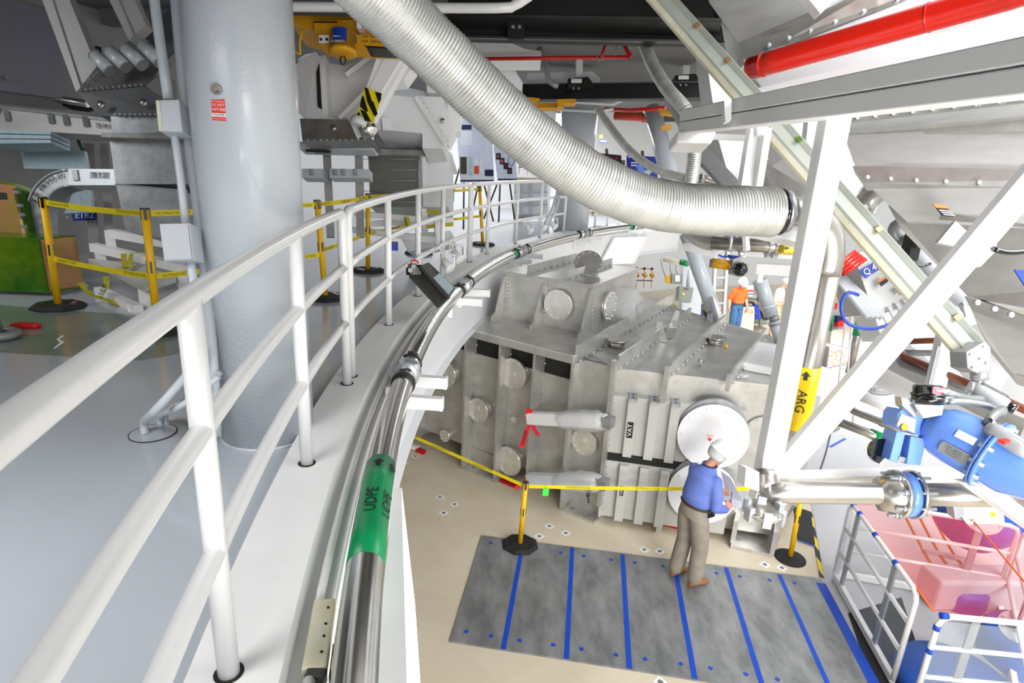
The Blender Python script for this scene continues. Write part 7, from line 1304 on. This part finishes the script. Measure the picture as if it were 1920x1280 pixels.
ob('upper_sleeve', MB().cyl(D(1424, 525, 9.0), D(1446, 590, 9.1), .105, 24), 'column_blue', t); ob('upper_rim', MB().cyl(D(1440, 573, 9.05), D(1441, 577, 9.05), .11, 24), 'conduit_blue', t); ob('neck', MB().cyl(D(1450, 592, 9.1), D(1453, 602, 9.1), .075, 18), 'conduit_grey', t); ob('lower_sleeve', MB().cyl(D(1452, 602, 9.1), D(1465, 642, 9.1), .088, 24), 'box_grey', t); ob('seam_band', MB().cyl(D(1453, 606, 9.1), D(1454, 610, 9.1), .092, 24).cyl(D(1463, 636, 9.1), D(1464, 640, 9.1), .092, 24), 'conduit_grey', t); ob('foot', MB().cyl(D(1466, 642, 9.1), D(1470, 652, 9.1), .07, 14), 'beam_black', t)
ob('hazard_column', MB().bar(D(1426, 555, 9.9), D(1437, 600, 9.9), .10, .10, -_f), 'hazard', label='black and yellow striped guard beside the slanted segmented leg', cat='guard'); ob('hazard_column', MB().bar(D(1322, 574, 10.6), D(1328, 600, 10.5), .08, .08, -_f), 'hazard', label='black and yellow striped guard by the crouching worker', cat='guard')
gc = Z(1408, 618, FL)
t = em('utility_cart', Z(1415, 600, FL), 'grey utility cart behind the orange shirted worker, holding a white bucket', 'cart')
for v in (553, 598): ob('shelf', MB().prism(quad([(1392, v-3), (1440, v+3), (1445, v+9), (1394, v+4)], 18.6), _f*.5), 'box_greygreen', t)
for u in (1394, 1425): ob('leg', MB().bar(D(u, 552, 18.6), D(u+1, 612, 18.6), .08, .08), 'box_greygreen', t)
ob('coiled_hose', MB().tube([D(1404+10*math.cos(a), 571+5*math.sin(a), 18.3+.1*math.sin(a)) for a in [i*.5 for i in range(26)]], .04, 8), 'beam_black', label='coil of black hose on the utility cart', cat='hose')
t = em('bucket', D(1404, 554, 17.4), 'white plastic bucket with red and blue print on the cart', 'bucket'); c = D(1404, 556, 18.3); ob('pail', MB().lathe(c, UP, [(0, 0), (.12, 0), (.145, .30), (.155, .30), (.155, .33), (0, .33)], 24), 'white_ink', t); ob('red_band', MB().lathe(c, UP, [(.134, .14), (.140, .19)], 24), 'danger_red', t); ob('blue_band', MB().lathe(c, UP, [(.126, .05), (.13, .08)], 24), 'sign_blue', t)
t = em('bucket', D(1425, 590, 18.2), 'blue plastic bucket below the cart top', 'bucket'); ob('pail', MB().lathe(D(1425, 598, 18.2), UP, [(0, 0), (.15, 0), (.18, .42), (.19, .44), (0, .43)], 24), 'bucket_blue', t)
ps = quad([(1383, 576), (1416, 574), (1412, 622), (1381, 620)], 18.2); bx = ob('cardboard_box', MB().prism(ps, _f*.35), 'plywood', label='tan box lettered ACSI on the floor beside the orange shirted worker', cat='box'); text('ACSI', D(1404, 584, 18.17), RT, UP, .15, 'black_ink', bx, width=.28)
t = em('electrical_box', D(1290, 555, 15.5), 'grey green electrical box on the lower wall left of the slanted leg', 'electrical box'); ob('case', MB().prism(quad([(1274, 536), (1301, 539), (1296, 567), (1272, 562)], 15.0), _f*.3), 'box_greygreen', t, bevel=.01); ob('brown_label', MB().prism(quad([(1283, 539), (1291, 540), (1291, 543), (1283, 542)], 14.98), _f*.01), 'brown_pipe', t); ob('yellow_label', MB().prism(quad([(1279, 549), (1284, 549), (1284, 553), (1279, 553)], 14.98), _f*.01), 'yellow_label', t); ob('riser', MB().cyl(D(1290, 538, 15.1), D(1293, 505, 15.1), .05, 10), 'box_grey', t)
ob('call_box', MB().prism(quad([(1250, 515), (1259, 515), (1259, 530), (1250, 528)], 15.3), _f*.2), 'yellow', label='small yellow box on the lower wall', cat='box', bevel=.01)
t = em('meter_box', D(1270, 522, 15), 'grey green meter box with white dial next to the yellow box', 'electrical box'); ob('case', MB().prism(quad([(1260, 513), (1280, 514), (1279, 531), (1260, 530)], 15.2), _f*.2), 'box_greygreen', t); ob('dial', MB().prism(quad([(1266, 516), (1275, 516), (1275, 528), (1266, 528)], 15.18), _f*.01), 'white_ink', t)
for u0, u1 in ((1238, 1243), (1256, 1256), (1269, 1267)): ob('wall_wire', MB().tube([D(u0, 486, 15.3), D(u1, 505, 15.3), D(u1+5, 520, 15.3)], .012, 6), 'conduit_grey', label='thin wire running down the lower wall', cat='wire', group='wires on the lower wall')
t = em('ceiling_tube', D(1265, 490, 14.5), 'slim grey tube with bright green end below the white fascia', 'tube'); ob('tube', MB().cyl(D(1244, 485, 14.5), D(1276, 492, 14.3), .06, 14), 'cream', t); ob('green_end', MB().cyl(D(1276, 491, 14.3), D(1291, 495, 14.2), .072, 14), 'green_label', t)
ob('wall_column', MB().bar(D(1296, 500, 15.8), D(1292, 610, 15.8), .5, .3, -_f), 'box_grey', label='broad grey column on the lower wall behind the electrical box', cat='column')
ob('wall_valve', MB().cyl(D(1221, 567, 15), D(1233, 567, 15), .03, 8).cyl(D(1233, 563, 15), D(1233, 572, 15), .04, 8), 'copper', label='small copper stub with a round knob on the lower wall', cat='valve')
t = em('motor', D(1257, 582, 14), 'small olive motor on the floor behind the chamber', 'motor'); ob('body', MB().bar(D(1250, 584, 14), D(1268, 579, 14), .25, .22), 'grey_ink', t, bevel=.03)
t = em('tool_cart', D(1560, 580, 10), 'dark tool cart with coloured items seen between white pole and steel pipe', 'cart')
for v in (560, 585, 612): ob('shelf', MB().prism(quad([(1550, v), (1580, v-2), (1582, v+5), (1552, v+7)], 10), _f*.5), 'conduit_grey', t)
for (u, v, m_) in ((1556, 557, 'bucket_blue'), (1565, 553, 'strap_yellow'), (1560, 573, 'red_dark'), (1570, 598, 'navy'), (1572, 606, 'danger_red')): ob('item', MB().box(D(u, v, 9.9), (.12, .1, .1), .3), m_, t)
ob('tangled_cord', MB().tube(catmull([Z(1545+38*math.sin(i*1.9+.5)*.8+i*1.5, 672+20*math.cos(i*2.3), FL+.012) for i in range(18)], .12), .008, 5), 'sticker_orange', label='thin orange cord tangled on the far floor', cat='cord')
t = em('white_panel_rack', D(1540, 720, 7), 'white vented panel beside the yellow pipe label', 'panel'); ob('panel', MB().prism(quad([(1512, 678), (1553, 690), (1548, 745), (1505, 735)], 6.9), _f*.05), 'cover_white', t); ob('vent_plate', MB().prism(quad([(1517, 682), (1530, 686), (1524, 720), (1513, 716)], 6.85), _f*.03), 'box_grey', t)

# loose gear on the pale work floor between the diagonal and the blue valve
ob('white_tube', MB().cyl(D(1600, 738, 5.4), D(1705, 780, 5.1), .04, 14), 'frame_white', label='thick white tube lying behind the diagonal left of the blue valve', cat='tube')
ob('coiled_hose', MB().tube([D(1552+22*math.cos(a), 800+10*math.sin(a)-a*.5, 5.6) for a in [i*.45 for i in range(34)]], .012, 6), 'conduit_grey', label='coil of thin grey hose on the floor beside the yellow pipe label', cat='hose')
for i, (a, b, w_) in enumerate((((1556, 838), (1585, 822), .05), ((1548, 690), (1586, 683), .05), ((1600, 712), (1640, 706), .03))): ob('tape_strip', tape(Z(*a, FL+.007), Z(*b, FL+.007), w_, 0), 'tape_blue', label='short blue tape strip on the pale floor behind the white frame, %s' % ('closest of three', 'middle of three', 'farthest of three')[i if i == 0 else 3-i], cat='tape')
ob('floor_cable', MB().tube(catmull([Z(1530, 905, FL+.015), Z(1545, 860, FL+.015), Z(1552, 835, FL+.015), Z(1560, 800, FL+.015)], .1), .012, 6), 'beam_black', label='thin dark cable running over the pale floor by the hazard tape', cat='cable')
t = em('clear_cart', Z(1665, 775, FL), 'clear plastic covered bench of coiled tubing behind the white frame', 'bench')
ob('bench_top', MB().prism([D(u, v, 6.6) for u, v in ((1620, 712), (1700, 735), (1690, 762), (1600, 735))], (0, 0, -.05)), 'box_grey', t)
for k in range(3): ob('tubing_coil', MB().tube([D(1655+(26-k*5)*math.cos(a), 730+(9-k*2)*math.sin(a), 6.4) for a in [i*.42 for i in range(15)]], .014, 6, True), 'conduit_grey', t)
for u, v in ((1606, 740), (1690, 762)): ob('leg', MB().cyl(D(u, v, 6.6), D(u-6, v+55, 6.7), .02, 8), 'frame_white', t)
t = em('white_conduit_rack', D(1500, 600, 8), 'thin white uprights and wires standing near the tool cart', 'rack')
for u0, u1 in ((1590, 1572), (1600, 1588)): ob('upright', MB().cyl(D(u0, 560, 7.6), D(u1, 720, 7.6), .012, 8), 'frame_white', t)
ob('cross_bar', MB().bar(D(1535, 642, 7.6), D(1590, 655, 7.6), .06, .03), 'frame_white', t)
